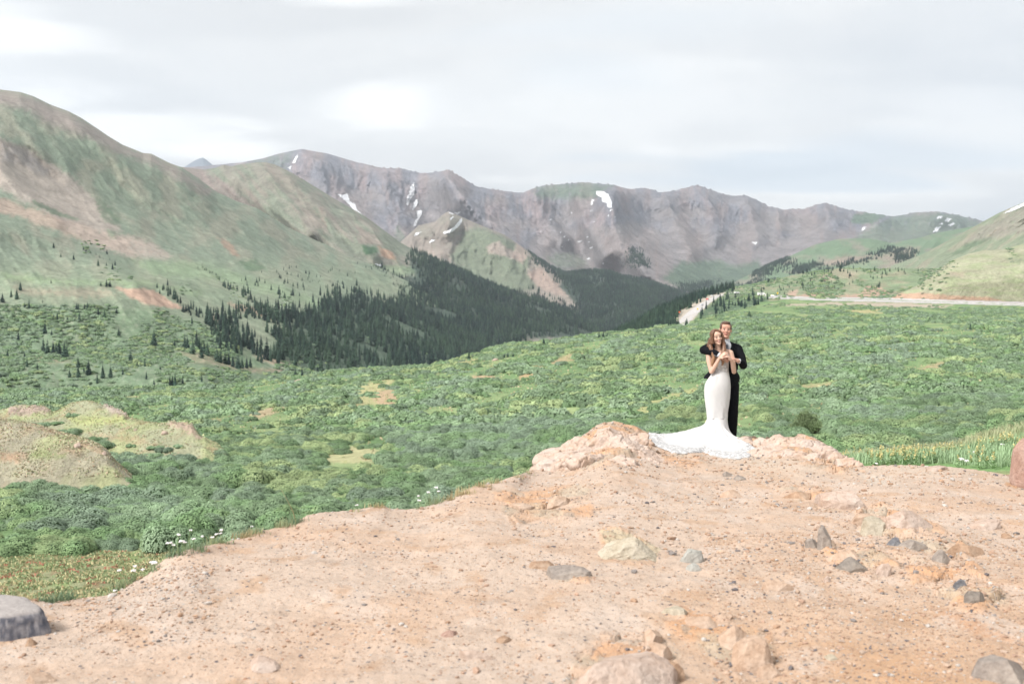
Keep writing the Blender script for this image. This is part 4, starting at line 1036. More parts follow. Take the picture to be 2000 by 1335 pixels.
put_rock(1748, 1064, 26, 16, 'slate', 'slate grey stone under the orange ledge', 0.9, seed=59)
put_rock(1785, 1066, 50, 14, 'grey', 'long grey green rock under the orange ledge', 0.7, seed=60)
put_rock(1835, 1095, 36, 20, 'grey', 'split grey rock standing in the loose stones', 0.8, seed=61)
put_rock(1708, 1030, 60, 22, 'pale', 'cream coloured rock of the orange ledge', 0.8, seed=62, sub=4)
put_rock(1690, 1018, 70, 20, 'orange', 'orange ledge of bedrock rising from the gravel', 0.8, seed=63, sub=4, name='rock_ledge')
put_rock(1765, 1026, 100, 34, 'pink', 'long pink bedrock ledge right of the orange one', 0.6, seed=64, sub=5, name='rock_ledge')
put_rock(1885, 1078, 70, 22, 'brown', 'rusty overhanging ledge with a dark crack', 0.6, seed=65, sub=4, name='rock_ledge', rot=-0.5)
put_rock(1925, 1030, 60, 16, 'pink', 'pale pink rock on the open gravel of the right slope', 0.7, seed=66, rot=-0.4)
put_rock(1968, 1050, 26, 9, 'brown', 'small rust coloured rock below the pale pink one', 0.8, seed=67, sub=3)
put_rock(1645, 984, 100, 30, 'pink', 'broad pinkish bedrock hump behind the orange ledge', 0.7, seed=68, sub=5, name='rock_ledge')
put_rock(1560, 972, 66, 13, 'brown', 'brown shaded bedrock hump left of the pinkish one', 0.7, seed=69, sub=4, name='rock_ledge')
put_rock(1430, 970, 44, 18, 'orange', 'isolated orange rock in the open gravel', 0.8, seed=70)
put_rock(1420, 930, 20, 9, 'grey', 'small brown grey stone in front of the dress train', 0.8, seed=71, sub=3)
put_rock(1442, 936, 24, 8, 'grey', 'flat grey stone next to the one in front of the train', 0.8, seed=72, sub=3)
# centre
put_rock(1232, 1074, 116, 24, 'pale', 'pale greenish flat rock with a crumbly edge', 0.75, seed=79, sub=5, sink=0.55, name='rock', cuts=22, rough=0.07, rot=-0.35)
put_rock(1356, 1094, 54, 22, 'green', 'whitish green rock in the middle of the gravel', 0.8, seed=74, sub=4)
put_rock(1355, 1112, 30, 12, 'green', 'pale mint stone just below the whitish green rock', 0.8, seed=75, sub=3)
put_rock(1112, 1125, 96, 18, 'grey', 'low grey and pink rock barely out of the sand', 0.6, seed=76, sub=4, sink=0.5, rot=-0.2)
put_rock(1056, 1104, 60, 9, 'brown', 'crumbling brown rock above the low grey one', 0.7, seed=77)
put_rock(1015, 990, 44, 11, 'orange', 'tan half buried rock on the left of the ledges', 0.8, seed=78)
put_rock(1090, 985, 70, 13, 'orange', 'flat tan ledge with dark seams near the gravel middle', 0.7, seed=79, sub=4, name='rock_ledge')
put_rock(876, 1240, 34, 12, 'red', 'flat terracotta stone on the smooth gravel', 0.7, seed=80, sub=3)
put_rock(926, 1282, 60, 16, 'pink', 'flat buried pink rock in the lower middle', 0.7, seed=81)
put_rock(985, 1250, 36, 10, 'brown', 'thin brown edged stone right of the terracotta one', 0.6, seed=82, sub=3)
put_rock(1514, 1150, 60, 18, 'orange', 'orange rock with a dark tip in the right middle', 0.7, seed=83)
put_rock(545, 1068, 20, 8, 'orange', 'lone orange stone near the left gravel rim', 0.7, seed=84, sub=3)
put_rock(510, 1300, 60, 14, 'pink', 'buried pinkish rock at the bottom left', 0.7, seed=85)
put_rock(80, 1330, 60, 18, 'orange', 'buried orange rock at the bottom left corner', 0.7, seed=86)
put_rock(1530, 1240, 12, 10, 'pink', 'small white pink stone right of the angular boulder', 0.9, seed=87, sub=3)
put_rock(1622, 1285, 26, 10, 'pale', 'thin pale sliver of stone in the lower right sand', 0.5, seed=88, sub=3)

# loose pebbles and gravel lying on the knoll: nobody could count them
def pebbles(n):
    r = np.random.default_rng(77)
    V_, F_, C_ = [], [], []
    pv, pf = ICO[1]
    rr = int(ts5); 
    cnt = 0
    # rows weighted so that density per square metre is about even
    cen = S1[34:rr]
    area = np.linalg.norm(np.cross(np.diff(cen[:-1], axis=1, append=cen[:-1, -1:]), np.diff(cen, axis=0)), axis=-1)
    Uc = S1U[34:rr][:-1]; Vc = S1V[34:rr][:-1]
    vis = (Uc > -60) & (Uc < 2060) & (Vc < 1400)
    clump = 0.25 + np.clip(fbm(cen[:-1, :, 0] / 0.8, cen[:-1, :, 1] / 0.8, 4) + 0.25, 0, 1) * 2.2 + 2.5 * ((Uc > 1380) & (Vc > 1040)) + 2.2 * ((Uc > 150) & (Uc < 420) & (Vc > 1100) & (Vc < 1260))
    near = np.clip(8.0 / cen[:-1, :, 1], 0.3, 2.2)
    wgt = (area * vis * clump * near).ravel(); wgt /= wgt.sum()
    pick = r.choice(len(wgt), n, p=wgt)
    base = cen[:-1].reshape(-1, 3)[pick] + r.uniform(-0.01, 0.01, (n, 3)) * [1, 1, 0]
    size = 0.0055 * np.exp(r.normal(0, 0.5, n)) * np.clip(base[:, 1] / 8, 0.75, 1.8)
    size = np.minimum(size, 0.026)
    pal = 0.93 * np.array([T(236, 206, 182), T(228, 192, 168), T(244, 236, 228), T(176, 168, 164), T(146, 140, 142), T(214, 180, 156), T(240, 214, 194), T(228, 190, 160)])
    ci = r.choice(len(pal), n, p=[.24, .16, .1, .09, .04, .1, .13, .14])
    ang = r.uniform(0, 6.28, n)
    sc = np.stack([size * r.uniform(0.8, 1.6, n), size * r.uniform(0.7, 1.3, n), size * r.uniform(0.45, 0.9, n)], -1)
    k = len(pv)
    vv = np.repeat(pv[None], n, 0) * r.uniform(0.75, 1.25, (n, k, 1)) * sc[:, None, :]
    ca, sa = np.cos(ang)[:, None], np.sin(ang)[:, None]
    x = vv[..., 0] * ca - vv[..., 1] * sa; y = vv[..., 0] * sa + vv[..., 1] * ca
    vv = np.stack([x, y, vv[..., 2]], -1) + base[:, None, :]
    vv[..., 2] += (size * 0.3)[:, None]
    ff = pf[None] + (np.arange(n) * k)[:, None, None]
    cc = np.repeat((pal[ci] * r.uniform(0.85, 1.1, (n, 1)))[:, None], k, 1)
    me = new_mesh('gravel', vv.reshape(-1, 3), ff.reshape(-1, 3), smooth=False)
    set_col(me, np.clip(cc.reshape(-1, 3), 0, 0.9))
    m, tt, b = mat_new('pebble_stone')
    a = nd(tt, 'ShaderNodeVertexColor', layer_name='Col')
    nn = tex(tt, 120, 3, 0.6); tt.links.new(mulc(tt, a.outputs[0], ramp(tt, nn.outputs[0], [(0.3, 0.8), (0.7, 1.12)]).outputs[0]), b.inputs['Base Color'])
    return add_obj('gravel', me, m, kind='stuff', label='loose pebbles scattered over the pinkish gravel')
pebbles(19000)
def T(r_, g_, b_): return lin((r_, g_, b_)) * ILL
# ================================================================ conifers
def leaf_mat(name, cols, rand=0.25, trans=0.12, wscale=0.03, wscale2=0.35):
    """foliage: colour drifts with the place in the world, each plant and each leaf patch differs a little"""
    m, tt, b = mat_new(name)
    b.inputs['Roughness'].default_value = 0.7
    g = tt.nodes.new('ShaderNodeNewGeometry')
    n = tt.nodes.new('ShaderNodeTexNoise'); n.inputs['Scale'].default_value = wscale; n.inputs['Detail'].default_value = 4
    tt.links.new(g.outputs['Position'], n.inputs['Vector'])
    n2 = tt.nodes.new('ShaderNodeTexNoise'); n2.inputs['Scale'].default_value = wscale2; n2.inputs['Detail'].default_value = 5
    tt.links.new(g.outputs['Position'], n2.inputs['Vector'])
    oi = tt.nodes.new('ShaderNodeObjectInfo')
    a1 = nd(tt, 'ShaderNodeMath', operation='MULTIPLY_ADD', i_1=0.30); tt.links.new(oi.outputs['Random'], a1.inputs[0]); tt.links.new(n.outputs[0], a1.inputs[2])
    a2 = nd(tt, 'ShaderNodeMath', operation='SUBTRACT', i_1=0.15); tt.links.new(a1.outputs[0], a2.inputs[0])
    r = ramp(tt, a2.outputs[0], [(0.33 + 0.34 * i / (len(cols) - 1), c) for i, c in enumerate(cols)])
    c = mulc(tt, r.outputs[0], ramp(tt, n2.outputs[0], [(0.3, 1 - rand), (0.7, 1 + rand)]).outputs[0])
    mr = nd(tt, 'ShaderNodeMapRange', i_3=1 - rand * 0.8, i_4=1 + rand * 0.8); tt.links.new(oi.outputs['Random'], mr.inputs[0])
    c = mulc(tt, c, mr.outputs[0])
    tt.links.new(c, b.inputs['Base Color'])
    if trans:
        tr = tt.nodes.new('ShaderNodeBsdfTranslucent'); tt.links.new(c, tr.inputs[0])
        mx_ = tt.nodes.new('ShaderNodeMixShader'); mx_.inputs[0].default_value = trans
        tt.links.new(b.outputs[0], mx_.inputs[1]); tt.links.new(tr.outputs[0], mx_.inputs[2])
        tt.links.new(mx_.outputs[0], tt.nodes['Material Output'].inputs[0])
    return m
MAT_NEEDLE = leaf_mat('conifer_needles', [T(50, 72, 68), T(62, 86, 74), T(78, 102, 82)], 0.3, 0.0, 0.01, 0.3)
MAT_BARK = flat_mat('bark', T(128, 112, 98), noise_scale=6)

def tube(p0, p1, r0, r1, n=5):
    p0 = np.array(p0, float); p1 = np.array(p1, float); d = p1 - p0; d /= np.linalg.norm(d) + 1e-9
    a = np.cross(d, [0, 0, 1.0]); a = a if np.linalg.norm(a) > 1e-3 else np.array([1.0, 0, 0]); a /= np.linalg.norm(a); b_ = np.cross(d, a)
    th = np.arange(n) / n * 2 * np.pi
    ring = np.cos(th)[:, None] * a + np.sin(th)[:, None] * b_
    v = np.concatenate([p0 + ring * r0, p1 + ring * r1])
    f = np.array([[i, (i + 1) % n, n + (i + 1) % n, n + i] for i in range(n)])
    return v, f
def spruce(seed, wid=0.17, layers=20, per=8, ragged=0.3):
    """unit-height spruce: whorls of drooping boughs round a tapered trunk"""
    r = np.random.default_rng(seed)
    V_, F_ = [], []; o = 0
    for i in range(layers):
        t = (i + r.uniform(-0.3, 0.3)) / layers
        z = 0.04 + 0.95 * t
        R0 = wid * (1 - t) ** 0.8 * (1 if t > 0.12 else 0.75 + t * 2) + 0.006
        k = max(4, int(per * (1 - 0.4 * t)))
        for j in range(k):
            a = (j + r.uniform(-0.4, 0.4)) / k * 2 * np.pi + i * 1.7
            L_ = R0 * r.uniform(1 - ragged * 1.3, 1 + ragged)
            dz = -L_ * r.uniform(0.15, 0.6)
            up = 0.035 * (1 - t) + 0.012
            d = np.array([np.cos(a), np.sin(a), 0]); s = np.array([-np.sin(a), np.cos(a), 0])
            w_ = L_ * r.uniform(0.28, 0.5)
            p = [np.array([0, 0, z + up]), d * L_ * 0.6 + s * w_ + [0, 0, z + dz * 0.45 - up * .3], d * L_ + [0, 0, z + dz], d * L_ * 0.6 - s * w_ + [0, 0, z + dz * 0.45 - up * .3],
                 d * L_ * 0.55 + [0, 0, z + up * 0.7 + dz * 0.2]]
            V_ += p; F_ += [[o, o + 1, o + 4], [o + 1, o + 2, o + 4], [o + 2, o + 3, o + 4], [o + 3, o, o + 4]]; o += 5
    # leader
    tv, tf = tube((0, 0, 0.9), (0, 0, 1.0), 0.008, 0.001, 3)
    V_ += list(tv); F_ += [[q[0] + o, q[1] + o, q[2] + o] for q in tf] + [[q[0] + o, q[2] + o, q[3] + o] for q in tf]; o += len(tv)
    nn_ = len(F_)
    tv, tf = tube((0, 0, -0.03), (0, 0, 0.85), 0.02, 0.004, 5)
    V_ += list(tv); F_ += [[q[0] + o, q[1] + o, q[2] + o] for q in tf] + [[q[0] + o, q[2] + o, q[3] + o] for q in tf]
    me = new_mesh('spruce_tree', np.array(V_), np.array(F_), smooth=False)
    me.materials.append(MAT_NEEDLE); me.materials.append(MAT_BARK)
    mi = np.zeros(len(F_), np.int32); mi[nn_:] = 1
    me.polygons.foreach_set('material_index', mi)
    return me
TREES = [spruce(201, 0.15, 22, 8), spruce(202, 0.19, 20, 8), spruce(203, 0.13, 22, 7, 0.4), spruce(204, 0.24, 15, 9), spruce(205, 0.17, 18, 8, 0.45), spruce(206, 0.34, 10, 10, 0.3)]

BV = {}
def bv(key):
    if key not in BV: BV[key] = bvh_of(SHEETS[key])
    return BV[key]
def hit(u, v, keys):
    dx, dz = ray(u, v); d = Vector((float(dx), 1, float(dz))).normalized(); best = None
    for k in keys:
        h = bv(k).ray_cast(Vector((0, 0, CAMZ)), d)
        if h[0] is not None and (best is None or h[3] < best[1]): best = (h[0], h[3])
    return best[0] if best else None
def inpoly(poly, u, v):
    return poly_dist(poly, np.asarray(u, float), np.asarray(v, float)) < 0

trees = []      # (x, y, z, height m, proto, label, group)
# -- single trees read off the hillside: pixel of the foot and height in pixels
SING = [(40,567,16),(22,580,14),(33,584,18),(5,590,16),(48,600,10),(57,602,16),(83,591,6),(153,605,12),(150,607,15),(155,627,17),(171,606,15),(165,604,10),(192,614,12),(204,622,16),(112,624,12),(105,624,10),(132,627,10),(88,651,20),(101,654,10),(36,665,16),
        (85,688,28),(93,692,26),(104,692,24),(116,696,28),(126,699,28),(131,697,22),(110,690,20),(15,697,14),(48,698,10),(53,716,16),(73,725,16),(153,717,18),(153,736,20),(164,729,14),(173,731,26),(136,736,14),(190,748,18),(201,738,24),(216,736,20),(240,731,12),(255,705,20),
        (283,715,14),(268,715,10),(286,740,14),(301,675,28),(301,757,16),(309,757,10),(332,757,20),(342,757,24),(337,755,20),(357,759,22),(394,745,12),(313,722,8),(341,675,10),(361,682,26),(366,680,22),(377,691,26),(384,677,28),(389,682,22),(394,699,26),(405,694,24),(399,690,22),
        (424,706,26),(431,708,24),(440,710,22),(447,712,20),(455,716,20),(465,720,24),(473,719,20),(482,719,20),(489,717,18),(440,673,14),(449,673,16),(577,738,18),(590,736,18),(627,729,30),(620,732,16),(683,722,24),(665,722,12),(105,484,10),(119,502,7),(144,507,10),(192,519,12),(208,519,7),
        (220,526,12),(225,518,10),(209,496,8),(100,553,7),(208,560,14),(215,560,12),(197,558,8),(545,575,16),(572,577,14),(556,582,12),(585,578,8),(375,632,14),(232,657,16),(228,612,10)]
for (x, y, h) in SING:
    p = hit(x, y, ['D1'])
    if p is None: continue
    if 80 < x < 135 and y > 686: lg = ('spruce of the dark clump of seven low on the far left hillside', 'dark clump of spruces low on the far left hillside')
    elif 355 < x < 410 and y < 705 and y > 670: lg = ('tall spruce in the dark clump between the lone tree and the forest', 'dark clump left of the forest')
    elif 418 < x < 492 and y > 700: lg = ('spruce of the straight dark row on bare tan soil below the forest edge', 'dark row below the forest edge')
    elif (x, y) == (301, 675): lg = ('slender lone spruce alone in green willows, tallest of the open hillside', 'lone spruces of the left hillside')
    elif (x, y) == (88, 651): lg = ('broad lone spruce just above the dark clump of seven', 'lone spruces of the left hillside')
    elif (x, y) == (627, 729): lg = ('big dark spruce at the lower corner of the forest by the meadow', 'lone spruces of the left hillside')
    elif 325 < x < 360 and y > 750: lg = ('spruce of the small trio standing right above the meadow', 'small trio of spruces above the meadow')
    elif y < 575: lg = ('small dark conifer high on the pale grassy left hillside', 'high small conifers of the left hillside')
    elif 145 < x < 245 and y > 710: lg = ('spruce of the loose troop low on the left hillside above the rocky knoll', 'loose troop of spruces above the rocky knoll')
    else: lg = ('small spruce scattered in the willows of the left hillside', 'single spruces on the left hillside')
    trees.append([p.x, p.y, p.z, 1.22 * h * p.y / FPX, [3, 1, 1, 4, 1][(x + y) % 5], lg[0], lg[1]])
r = np.random.default_rng(91)
def along(pts, n, spread, h0, h1, keys, label, group, dv=3):
    pts = np.array(pts, float); seg = np.linalg.norm(np.diff(pts, axis=0), axis=1); cs = np.concatenate([[0], np.cumsum(seg)])
    for q in range(n):
        s = r.uniform(0, cs[-1]); i = min(np.searchsorted(cs, s, side='right') - 1, len(seg) - 1)
        a = pts[i] + (pts[i + 1] - pts[i]) * (s - cs[i]) / seg[i] + r.normal(0, 1, 2) * [spread, dv]
        p = hit(a[0], a[1], keys)
        if p is None: continue
        trees.append([p.x, p.y, p.z, r.uniform(h0, h1) * p.y / FPX, None, label, group])
LT = 'dark spruce in the loose band of trees at the upper forest edge'; LG_ = 'spruces of the loose upper band'
along([(300, 560), (330, 572), (350, 588), (368, 603), (385, 612), (430, 614)], 46, 5, 10, 20, ['D1'], LT, LG_, 4)
along([(430, 558), (462, 566)], 12, 3, 8, 16, ['D1'], LT, LG_, 2)
along([(475, 572), (492, 588), (510, 600), (520, 604)], 16, 4, 10, 20, ['D1'], LT, LG_, 4)
along([(455, 610), (470, 600), (490, 612)], 12, 8, 10, 18, ['D1'], LT, LG_, 5)
along([(160, 487), (185, 498), (215, 512)], 14, 3, 4, 8, ['D1'], LT, LG_, 2)
along([(390, 520), (410, 532), (430, 545)], 16, 3, 4, 7, ['D1'], LT, LG_, 2)
along([(560, 525), (590, 545), (640, 560), (700, 575)], 46, 16, 4, 10, ['D1', 'D2'], LT, LG_, 8)
along([(415, 650), (440, 645), (480, 652), (500, 660)], 34, 10, 16, 28, ['D1'], LT, LG_, 6)
LR = 'dark conifer among the trees beside the road bend'; LRG = 'conifers beside the road bend'
for q in range(190):
    a, b_ = r.uniform(1335, 1500), r.uniform(575, 642)
    if not inpoly([(1352, 634), (1372, 610), (1395, 588), (1420, 576), (1490, 574), (1502, 586), (1480, 596), (1440, 606), (1400, 622)], np.array([a]), np.array([b_]))[0]: continue
    p = hit(a, b_, ['H', 'S2'])
    if p is None: continue
    trees.append([p.x, p.y, p.z, r.uniform(9, 20) * p.y / FPX, None, LR, LRG])
along([(1305, 638), (1325, 636), (1345, 633)], 12, 6, 9, 16, ['S2', 'H'], LR, LRG, 2)
along([(1345, 585), (1400, 568), (1450, 559)], 30, 8, 4, 8, ['H'], LR, LRG, 3)
LK = 'low dark conifer on the hill behind the road'; LKG = 'conifers on the hill behind the road'
along([(1480, 552), (1540, 540), (1600, 530), (1650, 527), (1700, 528), (1770, 527)], 80, 8, 4, 11, ['H'], LK, LKG, 5)
along([(1500, 575), (1560, 560), (1620, 552), (1660, 556)], 50, 12, 4, 9, ['H'], LK, LKG, 6)
along([(1695, 562), (1710, 555), (1720, 540), (1735, 531)], 14, 10, 5, 11, ['H'], LK, LKG, 3)
LM = 'small dark spruce on the crest of the green meadow'; LMG = 'spruces along the meadow crest'
for (x, y, h, pr) in [(916, 702, 20, 1), (1062, 671, 14, 5), (1170, 662, 16, 4), (1178, 662, 18, 4), (1186, 661, 12, 5), (1279, 662, 15, 4), (1463, 618, 14, 5), (1895, 645, 18, 1), (985, 698, 9, 5), (992, 697, 11, 5), (972, 699, 9, 5), (1002, 696, 8, 5), (1262, 654, 10, 4), (1245, 652, 9, 4), (1228, 652, 9, 4),
                      (466, 762, 9, 5), (712, 772, 8, 5), (1514, 720, 12, 5), (1525, 798, 16, 5), (680, 866, 9, 5), (1655, 556, 10, 3)]:
    p = hit(x, y, ['S2'])
    if p is None: continue
    trees.append([p.x, p.y, p.z, h * p.y / FPX, pr, LM, LMG])
# -- the forest proper
FOR = {
    'D1': ([(515, 700), (505, 660), (530, 618), (560, 600), (600, 588), (625, 566), (660, 560), (700, 558), (750, 578), (790, 560), (850, 560), (1010, 600), (1010, 780), (700, 745), (620, 735), (560, 725), (520, 712)], 5200),
    'D2': ([(640, 600), (630, 565), (660, 560), (700, 558), (745, 574), (772, 582), (740, 552), (722, 530), (722, 520), (745, 518), (785, 536), (815, 544), (802, 520), (784, 502), (800, 487), (850, 501), (905, 520), (950, 545), (1010, 565), (1065, 584), (1120, 603), (1175, 640), (1230, 670), (1230, 720), (1170, 680), (1150, 657), (1100, 655), (1030, 662), (1015, 690), (900, 760), (600, 760), (600, 640)], 12000),
    'F2': ([(1010, 575), (1005, 560), (1040, 560), (1080, 580), (1118, 590), (1125, 582), (1090, 556), (1055, 525), (1020, 495), (1035, 490), (1060, 508), (1100, 525), (1160, 518), (1216, 530), (1290, 548), (1340, 570), (1390, 588), (1400, 620), (1300, 680), (1180, 690), (1060, 620)], 12000),
    'H': ([(1150, 690), (1180, 660), (1240, 628), (1290, 600), (1340, 580), (1390, 566), (1430, 558), (1440, 566), (1400, 572), (1360, 592), (1330, 616), (1318, 634), (1330, 650), (1250, 720)], 3200),
}
Lf = 'spruce inside the dense dark forest of the valley side'; Lfg = 'spruces of the valley forest'
def forest(key, poly, n, h0, h1, lab, grp, gap=-0.35):
    P = SHEETS[key]; nr, nc = P.shape[:2]
    A = np.linalg.norm(np.cross(P[1:, :-1] - P[:-1, :-1], P[:-1, 1:] - P[:-1, :-1]), axis=-1)
    U, V = proj(P[:-1, :-1])
    wgt = A * sstep(6, -45 if key == 'D1' else -24, poly_dist(poly, U + 14 * fbm(U / 22, V / 16, 4), V + 7 * fbm(U / 20 + 30, V / 12, 4))) ** 1.2 * (U > -80) * (U < 2080)
    wgt = (wgt * (A < np.percentile(A[wgt > 0], 99.5))).ravel(); wgt = wgt / wgt.sum()
    pk = r.choice(len(wgt), n, p=wgt); i, j = pk // (nc - 1), pk % (nc - 1)
    q = bilin(P, i + r.uniform(0, 1, n), j + r.uniform(0, 1, n))
    keep = fbm(q[:, 0] / 90, q[:, 1] / 90, 3) > gap
    hh = r.uniform(h0, h1, n) * (1 + 0.25 * fbm(q[:, 0] / 120, q[:, 1] / 120, 2))
    for a, b_ in zip(q[keep], hh[keep]): trees.append([a[0], a[1], a[2], b_, None, lab, grp])
forest('D1', *FOR['D1'], 7, 18, Lf, Lfg, -0.22)
forest('D1', [(380, 620), (420, 600), (520, 590), (600, 600), (580, 740), (500, 715), (430, 700), (400, 660)], 420, 6, 15, Lf, Lfg, 0.02)
forest('D2', *FOR['D2'], 8, 18, Lf, Lfg, -0.28)
forest('F2', *FOR['F2'], 11, 17, Lf, Lfg, -0.6)
forest('H', *FOR['H'], 6, 11, Lf, Lfg)
forest('F', [(1205, 520), (1215, 495), (1235, 478), (1255, 490), (1270, 515), (1262, 528), (1230, 530)], 700, 9, 14, Lf, Lfg)
forest('F', [(1310, 560), (1330, 545), (1345, 552), (1390, 545), (1410, 552), (1360, 580), (1320, 600), (1310, 580)], 700, 9, 14, Lf, Lfg)
forest('F4', [(1460, 540), (1480, 515), (1500, 500), (1545, 500), (1560, 515), (1500, 545), (1470, 552)], 1200, 9, 14, Lf, Lfg, -0.2)
forest('F4', [(1550, 520), (1600, 508), (1610, 518), (1560, 535), (1540, 540)], 500, 9, 14, Lf, Lfg, -0.2)
forest('F4', [(1610, 520), (1660, 508), (1700, 495), (1740, 482), (1750, 490), (1700, 508), (1650, 525), (1600, 540), (1590, 535)], 900, 9, 14, Lf, Lfg, -0.2)
forest('F4', [(1740, 500), (1750, 488), (1790, 486), (1785, 505), (1750, 512)], 500, 9, 14, Lf, Lfg, -0.2)
forest('F4', [(1400, 590), (1430, 560), (1480, 548), (1530, 548), (1500, 560), (1440, 580), (1410, 600)], 1500, 9, 14, Lf, Lfg, -0.3)
forest('V', [(1020, 660), (1180, 656), (1180, 668), (1020, 672)], 60, 5, 9, Lf, Lfg)
forest('D1', [(560, 600), (420, 560), (520, 520), (640, 520), (720, 510), (740, 520), (640, 570)], 160, 4, 8, Lf, Lfg, 0.0)

TR = np.array([[t_[0], t_[1], t_[2], t_[3]] for t_ in trees])
proto = np.array([t_[4] if t_[4] is not None else -1 for t_ in trees])
auto = r.choice([0, 1, 2, 3, 4], len(trees), p=[.3, .2, .22, .08, .2])
proto = np.where(proto < 0, auto, proto)
rot = r.uniform(0, 6.28, len(trees)); wsc = r.uniform(0.85, 1.25, len(trees))
fu, fv = proj(TR[:, :3] + np.array([0, 0, 1]) * TR[:, 3:4] * 0.7)
px = TR[:, 3] * FPX / TR[:, 1] * ((fu > -5) & (fu < 2005))
isf = np.array([t_[6] == Lfg for t_ in trees])
px = px * np.where(isf, 1.0, 1.7)
for k_ in range(6): px[np.where((proto == k_) & ~isf & (px > 0))[0][:1]] = 1e3
order = np.argsort(-px)
# a tree counts as seen when the ray to its upper half meets no ground
allk = ['S2', 'D1', 'H', 'D2', 'C1', 'C2']
def seen(p, up):
    o = Vector((0, 0, CAMZ)); q = Vector((p[0], p[1], p[2] + up)); d = q - o; L_ = d.length; d.normalize()
    for k in allk + ['S1']:
        h = (BV1 if k == 'S1' else bv(k)).ray_cast(o, d, L_ * 0.995)
        if h[0] is not None: return False
    return True
single = []
for i in order:
    if len(single) >= 298: break
    if px[i] > 900 or seen(TR[i], TR[i, 3] * 0.7): single.append(i)
sset = set(single)
for i in single:
    o = add_obj('spruce_tree', TREES[proto[i]], label=trees[i][5], cat='tree', group=trees[i][6], loc=TR[i, :3])
    o.rotation_euler = (0, 0, rot[i]); o.scale = (TR[i, 3] * wsc[i], TR[i, 3] * wsc[i], TR[i, 3])

def scatter(name, pts, rots, scl, idx, meshes, label, holders):
    """one object that repeats the given plants at many points"""
    me = bpy.data.meshes.new(name); me.vertices.add(len(pts)); me.vertices.foreach_set('co', np.asarray(pts, np.float32).ravel())
    for nm, tp, dat in (('rotz', 'FLOAT_VECTOR', np.stack([0 * rots, 0 * rots, rots], -1)), ('scl', 'FLOAT_VECTOR', scl), ('idx', 'INT', idx)):
        a = me.attributes.new(nm, tp, 'POINT')
        a.data.foreach_set('vector' if tp != 'INT' else 'value', np.asarray(dat, np.int32 if tp == 'INT' else np.float32).ravel())
    o = add_obj(name, me, kind='stuff', label=label)
    ng = bpy.data.node_groups.new(name + '_scatter', 'GeometryNodeTree')
    ng.interface.new_socket('Geometry', in_out='INPUT', socket_type='NodeSocketGeometry')
    ng.interface.new_socket('Geometry', in_out='OUTPUT', socket_type='NodeSocketGeometry')
    gi = ng.nodes.new('NodeGroupInput'); go = ng.nodes.new('NodeGroupOutput')
    jn = ng.nodes.new('GeometryNodeJoinGeometry')
    for h in reversed(holders):
        oi = ng.nodes.new('GeometryNodeObjectInfo'); oi.transform_space = 'ORIGINAL'; oi.inputs['Object'].default_value = h; oi.inputs['As Instance'].default_value = True
        ng.links.new(oi.outputs['Geometry'], jn.inputs[0])
    ip = ng.nodes.new('GeometryNodeInstanceOnPoints'); ip.inputs['Pick Instance'].default_value = True
    ng.links.new(gi.outputs[0], ip.inputs['Points']); ng.links.new(jn.outputs[0], ip.inputs['Instance'])
    def attr(nm, tp):
        a = ng.nodes.new('GeometryNodeInputNamedAttribute'); a.data_type = tp; a.inputs['Name'].default_value = nm; return a.outputs['Attribute']
    ng.links.new(attr('idx', 'INT'), ip.inputs['Instance Index'])
    ng.links.new(attr('rotz', 'FLOAT_VECTOR'), ip.inputs['Rotation'])
    ng.links.new(attr('scl', 'FLOAT_VECTOR'), ip.inputs['Scale'])
    ng.links.new(ip.outputs[0], go.inputs[0])
    md = o.modifiers.new('scatter', 'NODES'); md.node_group = ng
    return o
def holder_of(me_list):
    hs = []
    for m_ in me_list:
        hs.append(next(o for o in bpy.data.objects if o.data is m_))
    return hs
rest = np.array([i for i in range(len(trees)) if i not in sset])
HO = holder_of(TREES)
scatter('forest', TR[rest, :3], rot[rest], np.stack([TR[rest, 3] * wsc[rest], TR[rest, 3] * wsc[rest], TR[rest, 3]], -1), proto[rest], None, 'dense dark spruce forest on the far valley sides', HO)

